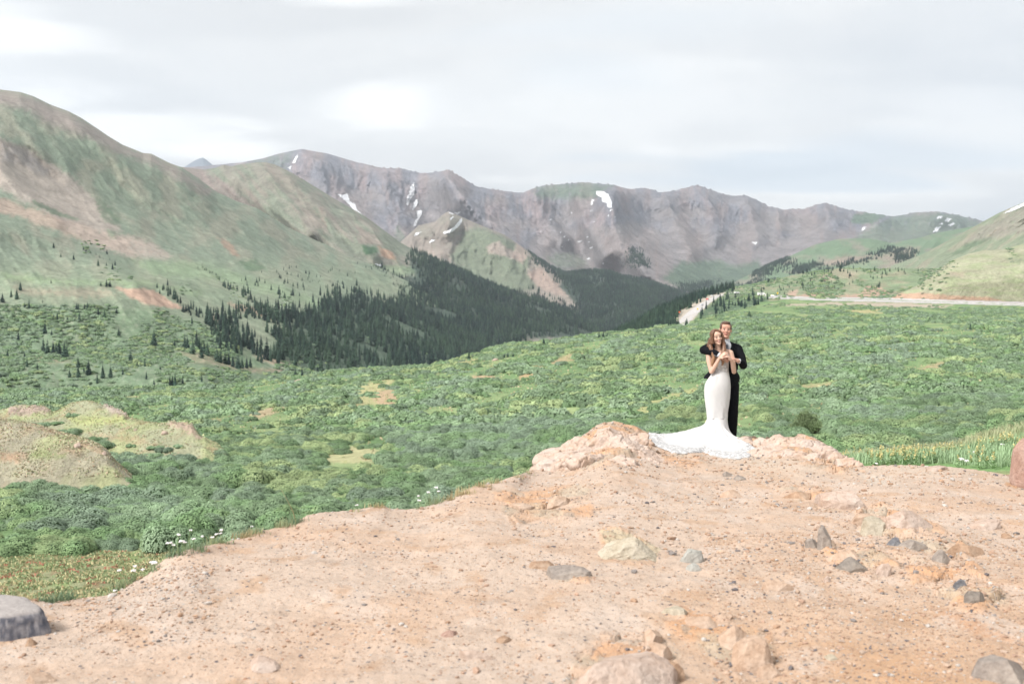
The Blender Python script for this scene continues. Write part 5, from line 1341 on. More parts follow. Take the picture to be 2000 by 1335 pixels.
# ================================================================ willow shrubs
MAT_WILLOW = leaf_mat('willow_leaves', [T(176, 200, 172), T(154, 184, 138), T(174, 198, 164), T(142, 174, 126), T(180, 198, 148)], 0.3, 0.18, 0.045, 0.9)
MAT_WILLOW_SHADE = flat_mat('willow_shade', T(92, 116, 84), noise_scale=5)  # darker green standing in for the shade inside the shrubs
def shrub(seed, nleaf, lsize, lumps=14, hgt=0.3):
    hgt *= 0.95
    """spreading willow about one unit wide: overlapping domes thick with small upright leaf sprays"""
    r = np.random.default_rng(seed)
    c = np.stack([r.uniform(-0.36, 0.36, lumps), r.uniform(-0.28, 0.28, lumps), np.zeros(lumps)], -1)
    rad = r.uniform(0.11, 0.2, lumps) * (1.15 - np.hypot(c[:, 0] / 0.5, c[:, 1] / 0.5) * 0.4)
    zs = hgt / 0.28
    c[:, 2] = rad * r.uniform(0.0, 0.5, lumps)
    pts = []; nrm = []
    while len(pts) < nleaf:
        k = r.integers(lumps); d = r.normal(size=3); d /= np.linalg.norm(d)
        if d[2] < -0.25: continue
        p = c[k] + d * rad[k] * (r.uniform(0.88, 1.06))
        if (np.linalg.norm(p - c, axis=1) < rad * 0.86).any() or p[2] < 0.0: continue
        pts.append(p); nrm.append(d)
    p = np.array(pts); n_ = np.array(nrm); k = len(p)
    p[:, 2] *= zs
    # each spray: two crossed little blades leaning outward
    fn = n_ * 0.9 + np.array([0, 0, 0.25]) + r.normal(0, 0.22, (k, 3)); fn /= np.linalg.norm(fn, axis=1)[:, None]
    up = np.cross(fn, np.cross(np.array([0, 0, 1.0]) + r.normal(0, 0.5, (k, 3)), fn)); up /= np.linalg.norm(up, axis=1)[:, None]
    side = np.cross(up, fn)
    ls = lsize * r.uniform(0.6, 1.3, k)[:, None]
    a = p - side * ls * 0.45; b_ = p + side * ls * 0.45; cc = p + up * ls + side * ls * r.uniform(-0.3, 0.3, (k, 1)); dd = p - up * ls * 0.5
    V_ = np.stack([a, dd, b_, cc], 1).reshape(-1, 3); F_ = np.arange(k * 4).reshape(-1, 4)
    # solid core of the shrub, its inner shade put into the dark colour
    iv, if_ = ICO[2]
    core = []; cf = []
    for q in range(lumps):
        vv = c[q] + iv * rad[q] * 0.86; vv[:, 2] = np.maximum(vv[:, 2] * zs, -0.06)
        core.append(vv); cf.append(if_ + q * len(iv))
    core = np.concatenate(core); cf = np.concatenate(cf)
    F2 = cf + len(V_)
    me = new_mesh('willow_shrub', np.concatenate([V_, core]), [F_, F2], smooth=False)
    me.materials.append(MAT_WILLOW); me.materials.append(MAT_WILLOW_SHADE)
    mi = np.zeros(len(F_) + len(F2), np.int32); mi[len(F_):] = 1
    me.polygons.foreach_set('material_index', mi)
    return me
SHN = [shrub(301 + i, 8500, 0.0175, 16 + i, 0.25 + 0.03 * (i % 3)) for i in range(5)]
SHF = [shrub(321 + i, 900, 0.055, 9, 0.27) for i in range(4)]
shr = []     # x, y, z, w, sx, idx(near 0-4 / far 5-8)
r = np.random.default_rng(404)
NOSH = [q[1] for q in BARE if q[3] > 0.6] + [[(1540, 800), (1620, 800), (1630, 862), (1540, 862)]]
def grow(key, y0, y1, step, wmin, wmax, far, thr, vmin=0, vmax=2000, extra=(), umax=2090, pol=None, dens=1.0):
    xs = np.arange(-y1 * 0.58, y1 * 0.58, step); ys = np.arange(y0, y1, step * 1.0)
    gx, gy = np.meshgrid(xs, ys); gx = gx + r.uniform(-.5, .5, gx.shape) * step; gy = gy + r.uniform(-.5, .5, gy.shape) * step
    gx, gy = gx.ravel(), gy.ravel()
    ok = (np.abs(gx) < gy * 0.56 + 3)
    nz = fbm(gx / (7 + gy * 0.03), gy / (9 + gy * 0.05), 3)
    ok &= nz > thr
    if key == 'S2': ok &= (np.abs(fbm(gx / (3.5 + gy * .025), gy / (5 + gy * .05) + 50, 3)) > 0.035) & (np.abs(fbm(gx / (9 + gy * .03) + 70, gy / (7 + gy * .05), 3)) > 0.025)
    gx, gy, nz = gx[ok], gy[ok], nz[ok]
    B = bv(key)
    for x, y, q in zip(gx, gy, nz):
        if r.uniform() > dens * (0.86 if key == 'S2' else 1): continue
        h = B.ray_cast(Vector((x, y, 500)), Vector((0, 0, -1)))
        if h[0] is None: continue
        z = h[0].z
        U_, V_ = proj(np.array([x, y, z]))
        if U_ < -90 or U_ > umax or V_ < vmin or V_ > vmax: continue
        shr.append((x, y, z, U_, V_, (wmin + (wmax - wmin) * r.uniform() ** 1.3) * (0.72 + 0.5 * sstep(thr, thr + 0.5, q)), far, key))
grow('S2', 36, 75, 1.7, 2.0, 4.6, 0, -0.5, vmax=1250)
grow('S2', 75, 130, 2.0, 2.2, 4.8, 0, -0.36)
grow('S2', 130, 230, 2.6, 2.4, 5.2, 1, -0.32)
grow('S2', 230, 480, 3.7, 2.6, 6.0, 1, -0.26)
grow('S2', 480, 720, 4.0, 2.5, 5.0, 1, -0.2)
grow('D1', 440, 760, 4.6, 3.0, 7.0, 1, -0.16, vmin=596)
grow('D1', 760, 1200, 9.0, 4.0, 9.0, 1, 0.20, vmin=470, dens=0.5)
grow('H', 800, 1200, 7.0, 3.0, 7.0, 1, 0.0, vmin=520)
grow('G2', 780, 930, 6.0, 3.0, 6.0, 1, 0.22, vmin=480)
grow('C2', 90, 128, 2.4, 1.5, 2.6, 0, 0.25)
SH = np.array([[s[0], s[1], s[2], s[3], s[4], s[5], s[6]] for s in shr]); skey = np.array([s[7] for s in shr])
bad = np.zeros(len(SH), bool)
for poly in NOSH: bad |= (skey == 'S2') & (poly_dist(poly, SH[:, 3] + r.normal(0, 2, len(SH)), SH[:, 4] + r.normal(0, 1.5, len(SH))) + 4 * fbm(SH[:, 3] / 12, SH[:, 4] / 7, 3) < -0.5) & (r.uniform(0, 1, len(SH)) < 0.9)
bad |= (skey == 'S2') & (SH[:, 4] > 1082 - 0.02 * SH[:, 3] + 8 * fbm(SH[:, 3] / 60, SH[:, 3] * 0, 2)) & (SH[:, 3] < 430)
bad |= (skey == 'C2') & (SH[:, 4] < 868)
ex = [(190, 835), (240, 835), (260, 845), (200, 855)]
for _, poly, _, st in patch:
    if st > 0.74: bad |= (skey == 'D1') & (poly_dist(poly, SH[:, 3], SH[:, 4]) < -1) & (SH[:, 4] > 500) & (SH[:, 3] < 560)
ksw = sstep(0.3, 0.1, np.abs(fbm(SH[:, 0] / 55, SH[:, 1] / 40, 2)))
road_l = [(1316, 636), (1335, 612), (1372, 584), (1405, 571), (1416, 572), (1390, 590), (1362, 616), (1348, 636)]
bad |= (poly_dist(road_l, SH[:, 3], SH[:, 4]) < 2)
bad |= (SH[:, 1] > 740) & (SH[:, 1] < 840) & (SH[:, 3] > 1480) & (skey == 'S2')
SH = SH[~bad]; skey = skey[~bad]
# a few read off the picture, at the foot of the knolls and alone on bare ground
for (x, y, wpx, k_) in [(30, 916, 92, 'S2'), (82, 832, 44, 'C2'), (130, 846, 50, 'C2'), (182, 862, 60, 'C2'), (205, 870, 50, 'C2'), (232, 884, 72, 'S2'), (110, 826, 34, 'C2'), (142, 812, 30, 'C2'), (733, 776, 24, 'S2'), (948, 741, 22, 'S2'), (745, 893, 54, 'S2'), (610, 884, 70, 'S2'), (1097, 821, 40, 'S2'), (1120, 790, 40, 'S2'), (1455, 811, 40, 'S2'), (560, 787, 26, 'S2')]:
    p = hit(x, y, [k_])
    if p is None: continue
    SH = np.concatenate([SH, [[p.x, p.y, p.z, x, y, wpx * p.y / FPX, 0]]]); skey = np.append(skey, k_)
ns = len(SH)
srot = r.choice([0, np.pi], ns) + r.normal(0, 0.5, ns); sx = r.uniform(0.9, 1.35, ns); sz = r.uniform(0.75, 1.25, ns)
sid = np.where(SH[:, 6] < 0.5, r.integers(0, 5, ns), r.integers(0, 4, ns))
pxs = SH[:, 5] * FPX / SH[:, 1] * ((SH[:, 3] > -10) & (SH[:, 3] < 2010)) * (SH[:, 6] < 0.5)
single = []
S1top = BV1
for i in np.argsort(-pxs):
    if len(single) >= 295: break
    if seen(SH[i], SH[i, 5] * 0.15): single.append(i)
# one far shape is also kept as a real plant each, so that the mass can repeat it
farone = []
for k_ in range(4):
    c_ = [i for i in np.where((SH[:, 6] > 0.5) & (sid == k_) & (skey == 'S2') & (SH[:, 1] < 200) & (SH[:, 3] > 300) & (SH[:, 3] < 1900))[0][:200] if seen(SH[i], SH[i, 5] * 0.2)]
    farone.append(c_[0])
def place_shrub(i, me, label, group):
    o = add_obj('willow_shrub', me, label=label, cat='shrub', group=group, loc=SH[i, :3] - np.array([0, 0, 0.06]))
    w_ = SH[i, 5]; o.rotation_euler = (0, 0, srot[i]); o.scale = (w_ * sx[i], w_, w_ * sz[i]); return o
for i in single:
    u_, v_ = SH[i, 3], SH[i, 4]
    if v_ > 930 and u_ < 700: lg = ('silvery green willow shrub on the lower slope below the left gravel rim', 'willow shrubs below the left gravel rim')
    elif u_ < 480: lg = ('rounded willow shrub around the foot of the grassy knolls', 'willow shrubs around the grassy knolls')
    elif u_ < 1100: lg = ('low willow shrub in the hollow between the knolls and the bedrock outcrop', 'willow shrubs in the meadow hollow')
    else: lg = ('low willow shrub on the green slope behind the couple', 'willow shrubs behind the couple')
    place_shrub(i, SHN[sid[i]], *lg)
for i in farone: place_shrub(i, SHF[sid[i]], 'small distant willow shrub on the middle of the green slope', 'small distant willow shrubs')
ss = set(single) | set(farone)
rest = np.array([i for i in range(ns) if i not in ss])
HN = holder_of(SHN + SHF)
gidx = np.where(SH[:, 6] < 0.5, sid, sid + 5)
scatter('vegetation', SH[rest, :3] - np.array([0, 0, 0.06]), srot[rest], np.stack([SH[rest, 5] * sx[rest], SH[rest, 5], SH[rest, 5] * sz[rest]], -1), gidx[rest], None, 'thick cover of low willows over the meadow and lower slopes', HN)
print('trees', len(trees), 'shrubs', ns)
# ================================================================ snow, road, vehicles, rim plants
def drape(poly, keys, step, lift, jag=0.0, seed=0):
    """real surface laid on the terrain inside an outline"""
    poly = np.array(poly, float)
    x0, y0 = poly.min(0) - step; x1, y1 = poly.max(0) + step
    xs = np.arange(x0, x1 + step, step); ys = np.arange(y0, y1 + step, step)
    gx, gy = np.meshgrid(xs, ys)
    d = poly_dist(poly, gx + jag * fbm(gx / 3 + seed, gy / 3, 3), gy + jag * fbm(gx / 3, gy / 3 + seed + 9, 3))
    idx = -np.ones(gx.shape, int); V_ = []
    use = d < step * 0.75
    for i, j in zip(*np.where(use)):
        p = hit(gx[i, j], gy[i, j], keys)
        if p is None: continue
        c = Vector((0, 0, CAMZ)); p = c + (p - c) * (1 - lift / (p - c).length)
        idx[i, j] = len(V_); V_.append(p[:])
    F_ = []
    for i in range(gx.shape[0] - 1):
        for j in range(gx.shape[1] - 1):
            q = [idx[i, j], idx[i + 1, j], idx[i + 1, j + 1], idx[i, j + 1]]
            if min(q) >= 0:
                y_ = [V_[k][1] for k in q]
                if max(y_) - min(y_) < 0.12 * y_[0] + 30: F_.append(q)
    return np.array(V_), np.array(F_).reshape(-1, 4)
MAT_SNOW = flat_mat('old_snow', (0.74, 0.75, 0.77), noise_scale=0.02, amp=0.05)
def c2(pts, off=(600, 250)): return [(off[0] + x * 0.3521, off[1] + y * 0.3521) for x, y in pts]
SNOW = [
 (c2([(165,365),(200,372),(222,360),(228,385),(238,408),(268,425),(278,455),(300,475),(322,492),(300,488),(272,468),(245,440),(215,405),(185,385)]), ['F'], 'long diagonal snow patch just above the green shoulder of the left ridge'),
 (c2([(578,318),(592,303),(598,350),(590,375),(572,395),(560,430),(550,425),(555,385),(568,350)]), ['F'], 'tall narrow snow patch, highest of three in the central gully'),
 (c2([(600,400),(612,393),(615,415),(600,440),(580,462),(585,435)]), ['F'], 'small slanting snow patch, middle one of the central gully'),
 (c2([(608,460),(635,455),(636,480),(615,510),(600,545),(588,548),(598,515),(612,495)]), ['F'], 'hooked snow patch, lowest of the central gully'),
 (c2([(780,463),(810,468),(850,466),(835,482),(800,478)]), ['F2', 'F'], 'flat snow patch lying along the spur summit'),
 (c2([(855,498),(862,515),(838,552),(800,577),(765,588),(750,578),(790,566),(825,538)]), ['F2'], 'curved crescent of snow inside the bowl of the spur'),
 (c2([(588,602),(605,582),(638,575),(612,592)]), ['F2', 'F'], 'thin snow streak at the left lip of the bowl'),
 (c2([(675,635),(690,618),(712,622),(680,638)]), ['F2'], 'small snow spot low in the bowl of the spur'),
 (c2([(788,507),(808,488),(814,495),(800,508)]), ['F2', 'F'], 'small snow spot between the summit patch and the crescent'),
 (c2([(1603,350),(1640,350),(1668,368),(1690,410),(1690,442),(1668,440),(1662,415),(1638,410),(1632,385),(1608,372)]), ['F'], 'bright hooked snowfield high on the rounded grey summit'),
 (c2([(1572,428),(1578,395),(1592,398),(1580,425)]), ['F'], 'narrow snow sliver left of the hooked summit snowfield'),
 (c2([(372,752),(415,757),(420,763),(400,766)]), ['D2', 'D1'], 'thin white snow streak on the grass above the dark forest'),
 ([(571,319), (576,308), (583,301), (580,310), (577,318)], ['F'], 'slanting snow streak under the highest left summit'),
 ([(562,327), (570,323), (567,331)], ['F'], 'snow spot below the slanting streak of the left summit'),
 ([(1681,451), (1687,442), (1692,443), (1687,450)], ['F', 'F4'], 'lone small snow patch on the green ridge of the right massif'),
 ([(1822,454), (1828,443), (1839,442), (1831,451)], ['F', 'F4'], 'lowest and largest snow patch on the far right green summit'),
 ([(1843,432), (1849,425), (1858,428), (1852,433)], ['F', 'F4'], 'upper right snow patch on the far right green summit'),
 ([(1829,427), (1832,421), (1841,422), (1837,427)], ['F', 'F4'], 'topmost snow patch on the far right green summit'),
 ([(1852,440), (1860,435), (1866,436), (1856,442)], ['F', 'F4'], 'thin outer snow patch on the far right green summit'),
 ([(1833,438), (1841,434), (1841,438)], ['F', 'F4'], 'tiny inner snow patch on the far right green summit'),
 ([(1468,473), (1480,472), (1476,477)], ['F'], 'small flat snow patch on the scree below the pale massif'),
 ([(1957,418), (1980,405), (2010,391), (2060,368), (2060,374), (2010,397), (1982,410)], ['G'], 'snow sliver along the top of the steep right hill'),
]
def snow(poly, keys, label, group=None):
    V_, F_ = drape(poly, keys, 0.9 if len(poly) > 4 else 0.7, 7.0, 2.2, poly[0][0])
    if len(F_) == 0: print('no snow', label); return
    add_obj('snow_patch', new_mesh('snow_patch', V_, F_), MAT_SNOW, label=label, cat='snow patch', group=group or 'snow patches on the far mountains')
for s_ in SNOW: snow(*s_)
for (x, y) in [(1465,470),(1350,508),(1405,577),(1295,573),(1512,627),(1576,662),(1562,724),(1415,656),(1553,603),(1590,522),(1708,492),(1670,485),(1684,455),(1563,630),(1575,458),(1640,750),(540,615),(525,632),(1450,620),(1428,600)]:
    a, b_ = c2([(x, y)])[0]; w_ = 2.0 + (x * 7 % 5) * 0.6
    snow([(a - w_, b_ + 1.6), (a - w_ * .2, b_ - .6), (a + w_, b_ - 1.8), (a + w_ * .9, b_ - .4), (a, b_ + 1.6)], ['F'], 'tiny snow spot on the scree under the grey summit', 'tiny snow spots on the scree')

MAT_ROAD = flat_mat('asphalt', T(214, 210, 208), noise_scale=0.3, amp=0.06)
def road(poly, step, label):
    V_, F_ = drape(poly, ['S2', 'H', 'G2'], step, 0.9)
    add_obj('road', new_mesh('road', V_, F_), MAT_ROAD, kind='structure', label=label)
road([(1322, 634), (1328, 623), (1345, 608), (1365, 594), (1385, 582.5), (1400, 576), (1415, 572.2), (1436, 570.5), (1436, 572.5), (1416, 575.5), (1403, 580), (1390, 588.5), (1372, 604), (1354, 620), (1342, 635)], 1.0, 'grey road climbing round the bend')
road([(1480, 574.5), (1500, 576.5), (1545, 578.5), (1600, 580.2), (1700, 581), (1800, 583.8), (2000, 589.5), (2300, 597), (2300, 605), (2000, 597), (1850, 592.6), (1700, 588.5), (1600, 586.2), (1540, 584), (1500, 581), (1478, 578)], 1.0, 'grey road running level below the right hill')

def box_part(name, parent, size, loc, mat, bev=0.1, taper=None):
    bm = bmesh.new(); bmesh.ops.create_cube(bm, size=1)
    for v in bm.verts:
        v.co = Vector((v.co.x * size[0], v.co.y * size[1], v.co.z * size[2]))
        if taper and v.co.z > 0: v.co.x *= taper[0]; v.co.y *= taper[1]
    bmesh.ops.bevel(bm, geom=bm.edges[:], offset=bev, segments=2, affect='EDGES', profile=0.6)
    for v in bm.verts: v.co += Vector(loc)
    me = bpy.data.meshes.new(name); bm.to_mesh(me); bm.free()
    return add_obj(name, me, mat, parent=parent)
MAT_TYRE = flat_mat('tyre_rubber', (0.03, 0.03, 0.03)); MAT_GLASSD = flat_mat('vehicle_glass', (0.05, 0.06, 0.07), rough=0.15, spec=0.5)
def lamp_mat(name, c, e):
    m, t_, b_ = mat_new(name); b_.inputs['Base Color'].default_value = (*c, 1); b_.inputs['Emission Color'].default_value = (*c, 1); b_.inputs['Emission Strength'].default_value = e; return m
MAT_HEAD = lamp_mat('headlight_on', (1.0, 0.85, 0.5), 6)
def vehicle(name, x, y, rz, body, L_, W_, H_, label, cat, boxy=False, lights=False):
    p = hit(x, y, ['S2', 'H', 'G2'])
    if p is None: print('no veh', label); return
    e = bpy.data.objects.new(name, None); col.objects.link(e); e.location = p + Vector((0, 0, 0.35)); e.rotation_euler = (0, 0, R(rz))
    e['label'] = label; e['category'] = cat
    paint_ = flat_mat(name + '_paint', body, rough=0.35, spec=0.5)
    if boxy:
        box_part('body', e, (L_ * 0.8, W_, H_ * 0.8), (-L_ * 0.08, 0, H_ * 0.55), paint_, 0.15)
        box_part('cab', e, (L_ * 0.2, W_ * 0.92, H_ * 0.5), (L_ * 0.42, 0, H_ * 0.38), paint_, 0.15)
        box_part('window', e, (L_ * 0.45, W_ * 1.01, H_ * 0.16), (-L_ * 0.1, 0, H_ * 0.68), MAT_GLASSD, 0.02)
    else:
        box_part('body', e, (L_, W_, H_ * 0.45), (0, 0, H_ * 0.4), paint_, 0.12, (0.96, 0.95))
        box_part('roof', e, (L_ * 0.5, W_ * 0.86, H_ * 0.09), (-L_ * 0.05, 0, H_ * 0.97), paint_, 0.04, (0.9, 0.9))
        box_part('window', e, (L_ * 0.6, W_ * 0.9, H_ * 0.36), (-L_ * 0.05, 0, H_ * 0.77), MAT_GLASSD, 0.08, (0.78, 0.88))
    for sx_ in (-0.3, 0.3):
        for sy_ in (-0.5, 0.5):
            bm = bmesh.new(); bmesh.ops.create_cone(bm, cap_ends=True, segments=16, radius1=H_ * 0.2, radius2=H_ * 0.2, depth=0.25, matrix=Matrix.Translation((sx_ * L_, sy_ * W_ * 0.9, H_ * 0.15)) @ Matrix.Rotation(R(90), 4, 'X'))
            me = bpy.data.meshes.new('wheel'); bm.to_mesh(me); bm.free(); add_obj('wheel', me, MAT_TYRE, parent=e)
    if lights:
        for sy_ in (-0.34, 0.34):
            box_part('headlight', e, (0.1, 0.34, 0.22), (L_ * 0.5, sy_ * W_, H_ * 0.42), MAT_HEAD, 0.03)
vehicle('car', 1381.5, 586, 62, (0.75, 0.06, 0.04), 4.4, 1.9, 1.5, 'red car on the climbing road bend', 'car')
vehicle('car', 1391, 579.5, 62, (0.8, 0.8, 0.8), 4.4, 1.9, 1.5, 'white car ahead of the red one on the road bend', 'car')
vehicle('car', 1371, 597, -118, (0.55, 0.57, 0.6), 4.4, 1.9, 1.5, 'silver car halfway down the sloping road', 'car')
vehicle('camper_van', 1487, 578, 10, (0.82, 0.82, 0.8), 7.2, 2.4, 3.0, 'long white camper parked beside the road behind the conifers', 'camper', True)
vehicle('car', 1507.5, 579.5, -100, (0.7, 0.68, 0.62), 4.4, 1.9, 1.6, 'pale car with yellow headlights on the level road', 'car', False, True)
vehicle('van', 1439, 574, 20, (0.8, 0.8, 0.8), 5.2, 2.0, 2.1, 'white van among the conifers at the top of the bend', 'van', True)
def road_sign(x, y, c, label, h=2.6):
    p = hit(x, y, ['H', 'S2'])
    e = bpy.data.objects.new('road_sign', None); col.objects.link(e); e.location = p; e['label'] = label; e['category'] = 'road sign'
    box_part('post', e, (0.1, 0.1, h), (0, 0.06, h / 2), flat_mat('sign_post', (0.3, 0.3, 0.3)), 0.01)
    b_ = box_part('sign_panel', e, (1.25, 0.05, 1.25), (0, 0, 0), flat_mat('sign_face', c, rough=0.5), 0.02)
    b_.rotation_euler = (0, R(45), 0); b_.location = (0, 0, h)
road_sign(1327, 615, (0.95, 0.16, 0.03), 'orange diamond sign at the outer side of the sloping road')
road_sign(1362.5, 607.5, (0.85, 0.6, 0.05), 'yellow diamond sign at the inner side of the sloping road', 2.0)
road_sign(1518.5, 577, (0.85, 0.6, 0.05), 'yellow diamond sign beside the level road near the parked camper', 2.0)

# ---- stunted pine with bare branches
def pine_bush():
    p = hit(1580, 846, ['S2']); k = p.y / FPX
    e = bpy.data.objects.new('pine_tree', None); col.objects.link(e); e.location = p
    e['label'] = 'bushy stunted pine with bare grey branches, behind the right outcrop'; e['category'] = 'tree'
    r_ = np.random.default_rng(55); Wd = 62 * k; Hh = 46 * k
    V_, F_, o = [], [], 0
    tips = []
    TV, TF, to = [], [], 0
    for q in range(46):
        a = r_.uniform(0, 6.28); rad = r_.uniform(0, 0.5) ** 0.8; x = np.cos(a) * rad * Wd * 0.92 - Wd * 0.04; y = np.sin(a) * rad * Wd * 0.6
        z = Hh * (0.25 + 0.72 * (1 - (rad / 0.5) ** 2 * 0.75) * r_.uniform(0.45, 1.0))
        if x > Wd * 0.30: z *= 0.6
        b0 = np.array([x * 0.15, y * 0.15, 0]); b1 = np.array([x, y, z])
        mid = (b0 + b1) / 2 + [x * 0.2, y * 0.2, -z * 0.12]
        for s0, s1, ra, rb in ((b0, mid, 0.03, 0.02), (mid, b1, 0.02, 0.008)):
            tv, tf = tube(s0, s1, ra, rb); TV.append(tv); TF.append(tf + to); to += len(tv)
        for w_ in range(190):
            f_ = r_.uniform(0.25, 1.0) ** 0.6; c_ = b0 + (b1 - b0) * f_ + r_.normal(0, 0.055 * Wd, 3) * [1, 1, 0.8]
            if c_[2] < 0.08 * Hh: continue
            d = np.array([c_[0] * 0.4, c_[1] * 0.4, 0.55 * Hh]) + r_.normal(0, 0.35, 3); d /= np.linalg.norm(d)
            s_ = np.cross(d, r_.normal(size=3)); s_ /= np.linalg.norm(s_); L_ = r_.uniform(0.12, 0.24)
            V_ += [c_ - s_ * 0.035, c_ + d * L_ * 0.5 - s_ * 0.045, c_ + d * L_, c_ + d * L_ * 0.5 + s_ * 0.045]; F_.append([o, o + 1, o + 2, o + 3]); o += 4
    add_obj('crown', new_mesh('crown', np.array(V_), np.array(F_), False), leaf_mat('pine_needles', [T(132, 156, 118), T(148, 168, 124), T(162, 174, 134)], 0.3, 0.1), parent=e)
    add_obj('trunk', new_mesh('trunk', np.concatenate(TV), np.concatenate(TF)), MAT_BARK, parent=e)
    TV, TF, to = [], [], 0
    for q in range(16):
        a = r_.uniform(-0.7, 0.9); L_ = r_.uniform(0.3, 0.52) * Wd
        b0 = np.array([Wd * 0.12, 0, 0.05]); b1 = np.array([Wd * 0.1 + np.cos(a) * L_ * 0.75, r_.uniform(-0.4, 0.2) * Wd * .5, 0.12 * Hh + abs(np.sin(a)) * L_ * 0.7])
        pts = [b0, b0 * 0.5 + b1 * 0.5 + r_.normal(0, 0.08, 3), b1]
        for s0, s1, ra, rb in ((pts[0], pts[1], 0.035, 0.022), (pts[1], pts[2], 0.022, 0.006)):
            tv, tf = tube(s0, s1, ra, rb); TV.append(tv); TF.append(tf + to); to += len(tv)
        for w_ in range(3):
            s0 = pts[1] + (pts[2] - pts[1]) * r_.uniform(0.1, 0.9); tv, tf = tube(s0, s0 + r_.normal(0, 0.16, 3), 0.012, 0.004); TV.append(tv); TF.append(tf + to); to += len(tv)
    add_obj('dead_branches', new_mesh('dead_branches', np.concatenate(TV), np.concatenate(TF)), flat_mat('dead_wood', T(190, 168, 156)), parent=e)
pine_bush()

# ---- pale stones in the meadow
def far_stone(x, y, w, h, key, label, mat='pink'):
    p = None; dv_ = 0
    while p is None and dv_ < 40: p = hit(x, y + dv_, [key] + ['S2', 'C1', 'C2']); dv_ += 1
    k = p.y / FPX
    vv, f = rock_shape(int(x + y), (w * k, w * k * 0.8, h * k * 1.5), 3, 8); vv[:, 2] += h * k * 0.3
    add_obj('rock', new_mesh('rock', vv, f), RM[mat], label=label, cat='rock', loc=p)
far_stone(151, 872, 14, 8, 'C1', 'whitish stone on the lower right of the dry grass hump')
far_stone(203, 887, 8, 6, 'S2', 'small white stone between the dry hump and the willows')
far_stone(320, 847, 12, 6, 'C2', 'flat pinkish stone on the right flank of the grassy knoll')
far_stone(264, 841, 6, 4, 'C2', 'little pale stone in the middle of the grassy knoll')
far_stone(181, 782, 7, 4, 'C2', 'small pink stone on the very top of the grassy knoll')
far_stone(1528, 820, 8, 7, 'S2', 'white stone in the willows left of the stunted pine')
far_stone(1479, 816, 8, 5, 'S2', 'flat pale stone between the groom and the stunted pine')
far_stone(1728, 814, 16, 5, 'S2', 'long pinkish stone in the willows right of the stunted pine')
far_stone(1462, 731, 9, 4, 'S2', 'pale stone on the slope just right of the groom waist')
far_stone(967, 704, 10, 4, 'S2', 'white stone beside the dark bushes on the meadow crest')
far_stone(585, 747, 24, 6, 'S2', 'pinkish rock on the crest at the left end of the meadow')
far_stone(643, 878, 16, 6, 'S2', 'pinkish rock at the left tip of the small tan knoll')

# ---- plants on the rim of the gravel
MAT_GRASS = leaf_mat('rim_grass', [T(150, 176, 142), T(176, 192, 150), T(196, 188, 150)], 0.2, 0.25, 1.5, 9)
MAT_DRY = leaf_mat('dry_grass', [T(206, 190, 146), T(214, 200, 160), T(190, 176, 130)], 0.2, 0.25, 1.5, 9)
MAT_PETAL = flat_mat('white_petals', (0.82, 0.79, 0.80)); MAT_STEM = flat_mat('flower_stem', T(150, 170, 120))
def blade(r_, base, h, lean, w, seg=3):
    a = r_.uniform(0, 6.28); d = np.array([np.cos(a), np.sin(a), 0]); s = np.array([-np.sin(a), np.cos(a), 0]); V_ = []
    for i in range(seg + 1):
        t_ = i / seg; c = base + d * lean * t_ ** 2 * h + np.array([0, 0, h * t_ * (1 - 0.25 * lean * t_)])
        ww = w * (1 - t_ ** 1.5) + 0.0003; V_ += [c - s * ww, c + s * ww]
    return V_, [[2 * i, 2 * i + 1, 2 * i + 3, 2 * i + 2] for i in range(seg)]
def rim_point(u_, v_):
    for q in range(40):
        p = on_ground(u_, v_ + q)
        if p is not None and p.y < 18: return p
def tuft(x, y, wpx, hpx, n, mat, label, seedheads=False, group='grass tufts on the gravel rim'):
    p = rim_point(x, y)
    if p is None: print('no tuft', x, y); return
    k = p.y / FPX; r_ = np.random.default_rng(int(x * 3 + y))
    V_, F_, o = [], [], 0
    for i in range(n):
        b_ = np.array([r_.normal(0, wpx * k * 0.26), r_.normal(0, wpx * k * 0.16), -0.02]); h = hpx * k * r_.uniform(0.4, 1.1)
        v_, f_ = blade(r_, b_, h, r_.uniform(0.1, 0.75), 0.0028 * r_.uniform(0.7, 1.4))
        V_ += v_; F_ += [[q + o for q in g_] for g_ in f_]; o += len(v_)
    add_obj('grass_tuft', new_mesh('grass_tuft', np.array(V_), np.array(F_), False), mat, label=label, cat='grass tuft', group=group, loc=p)
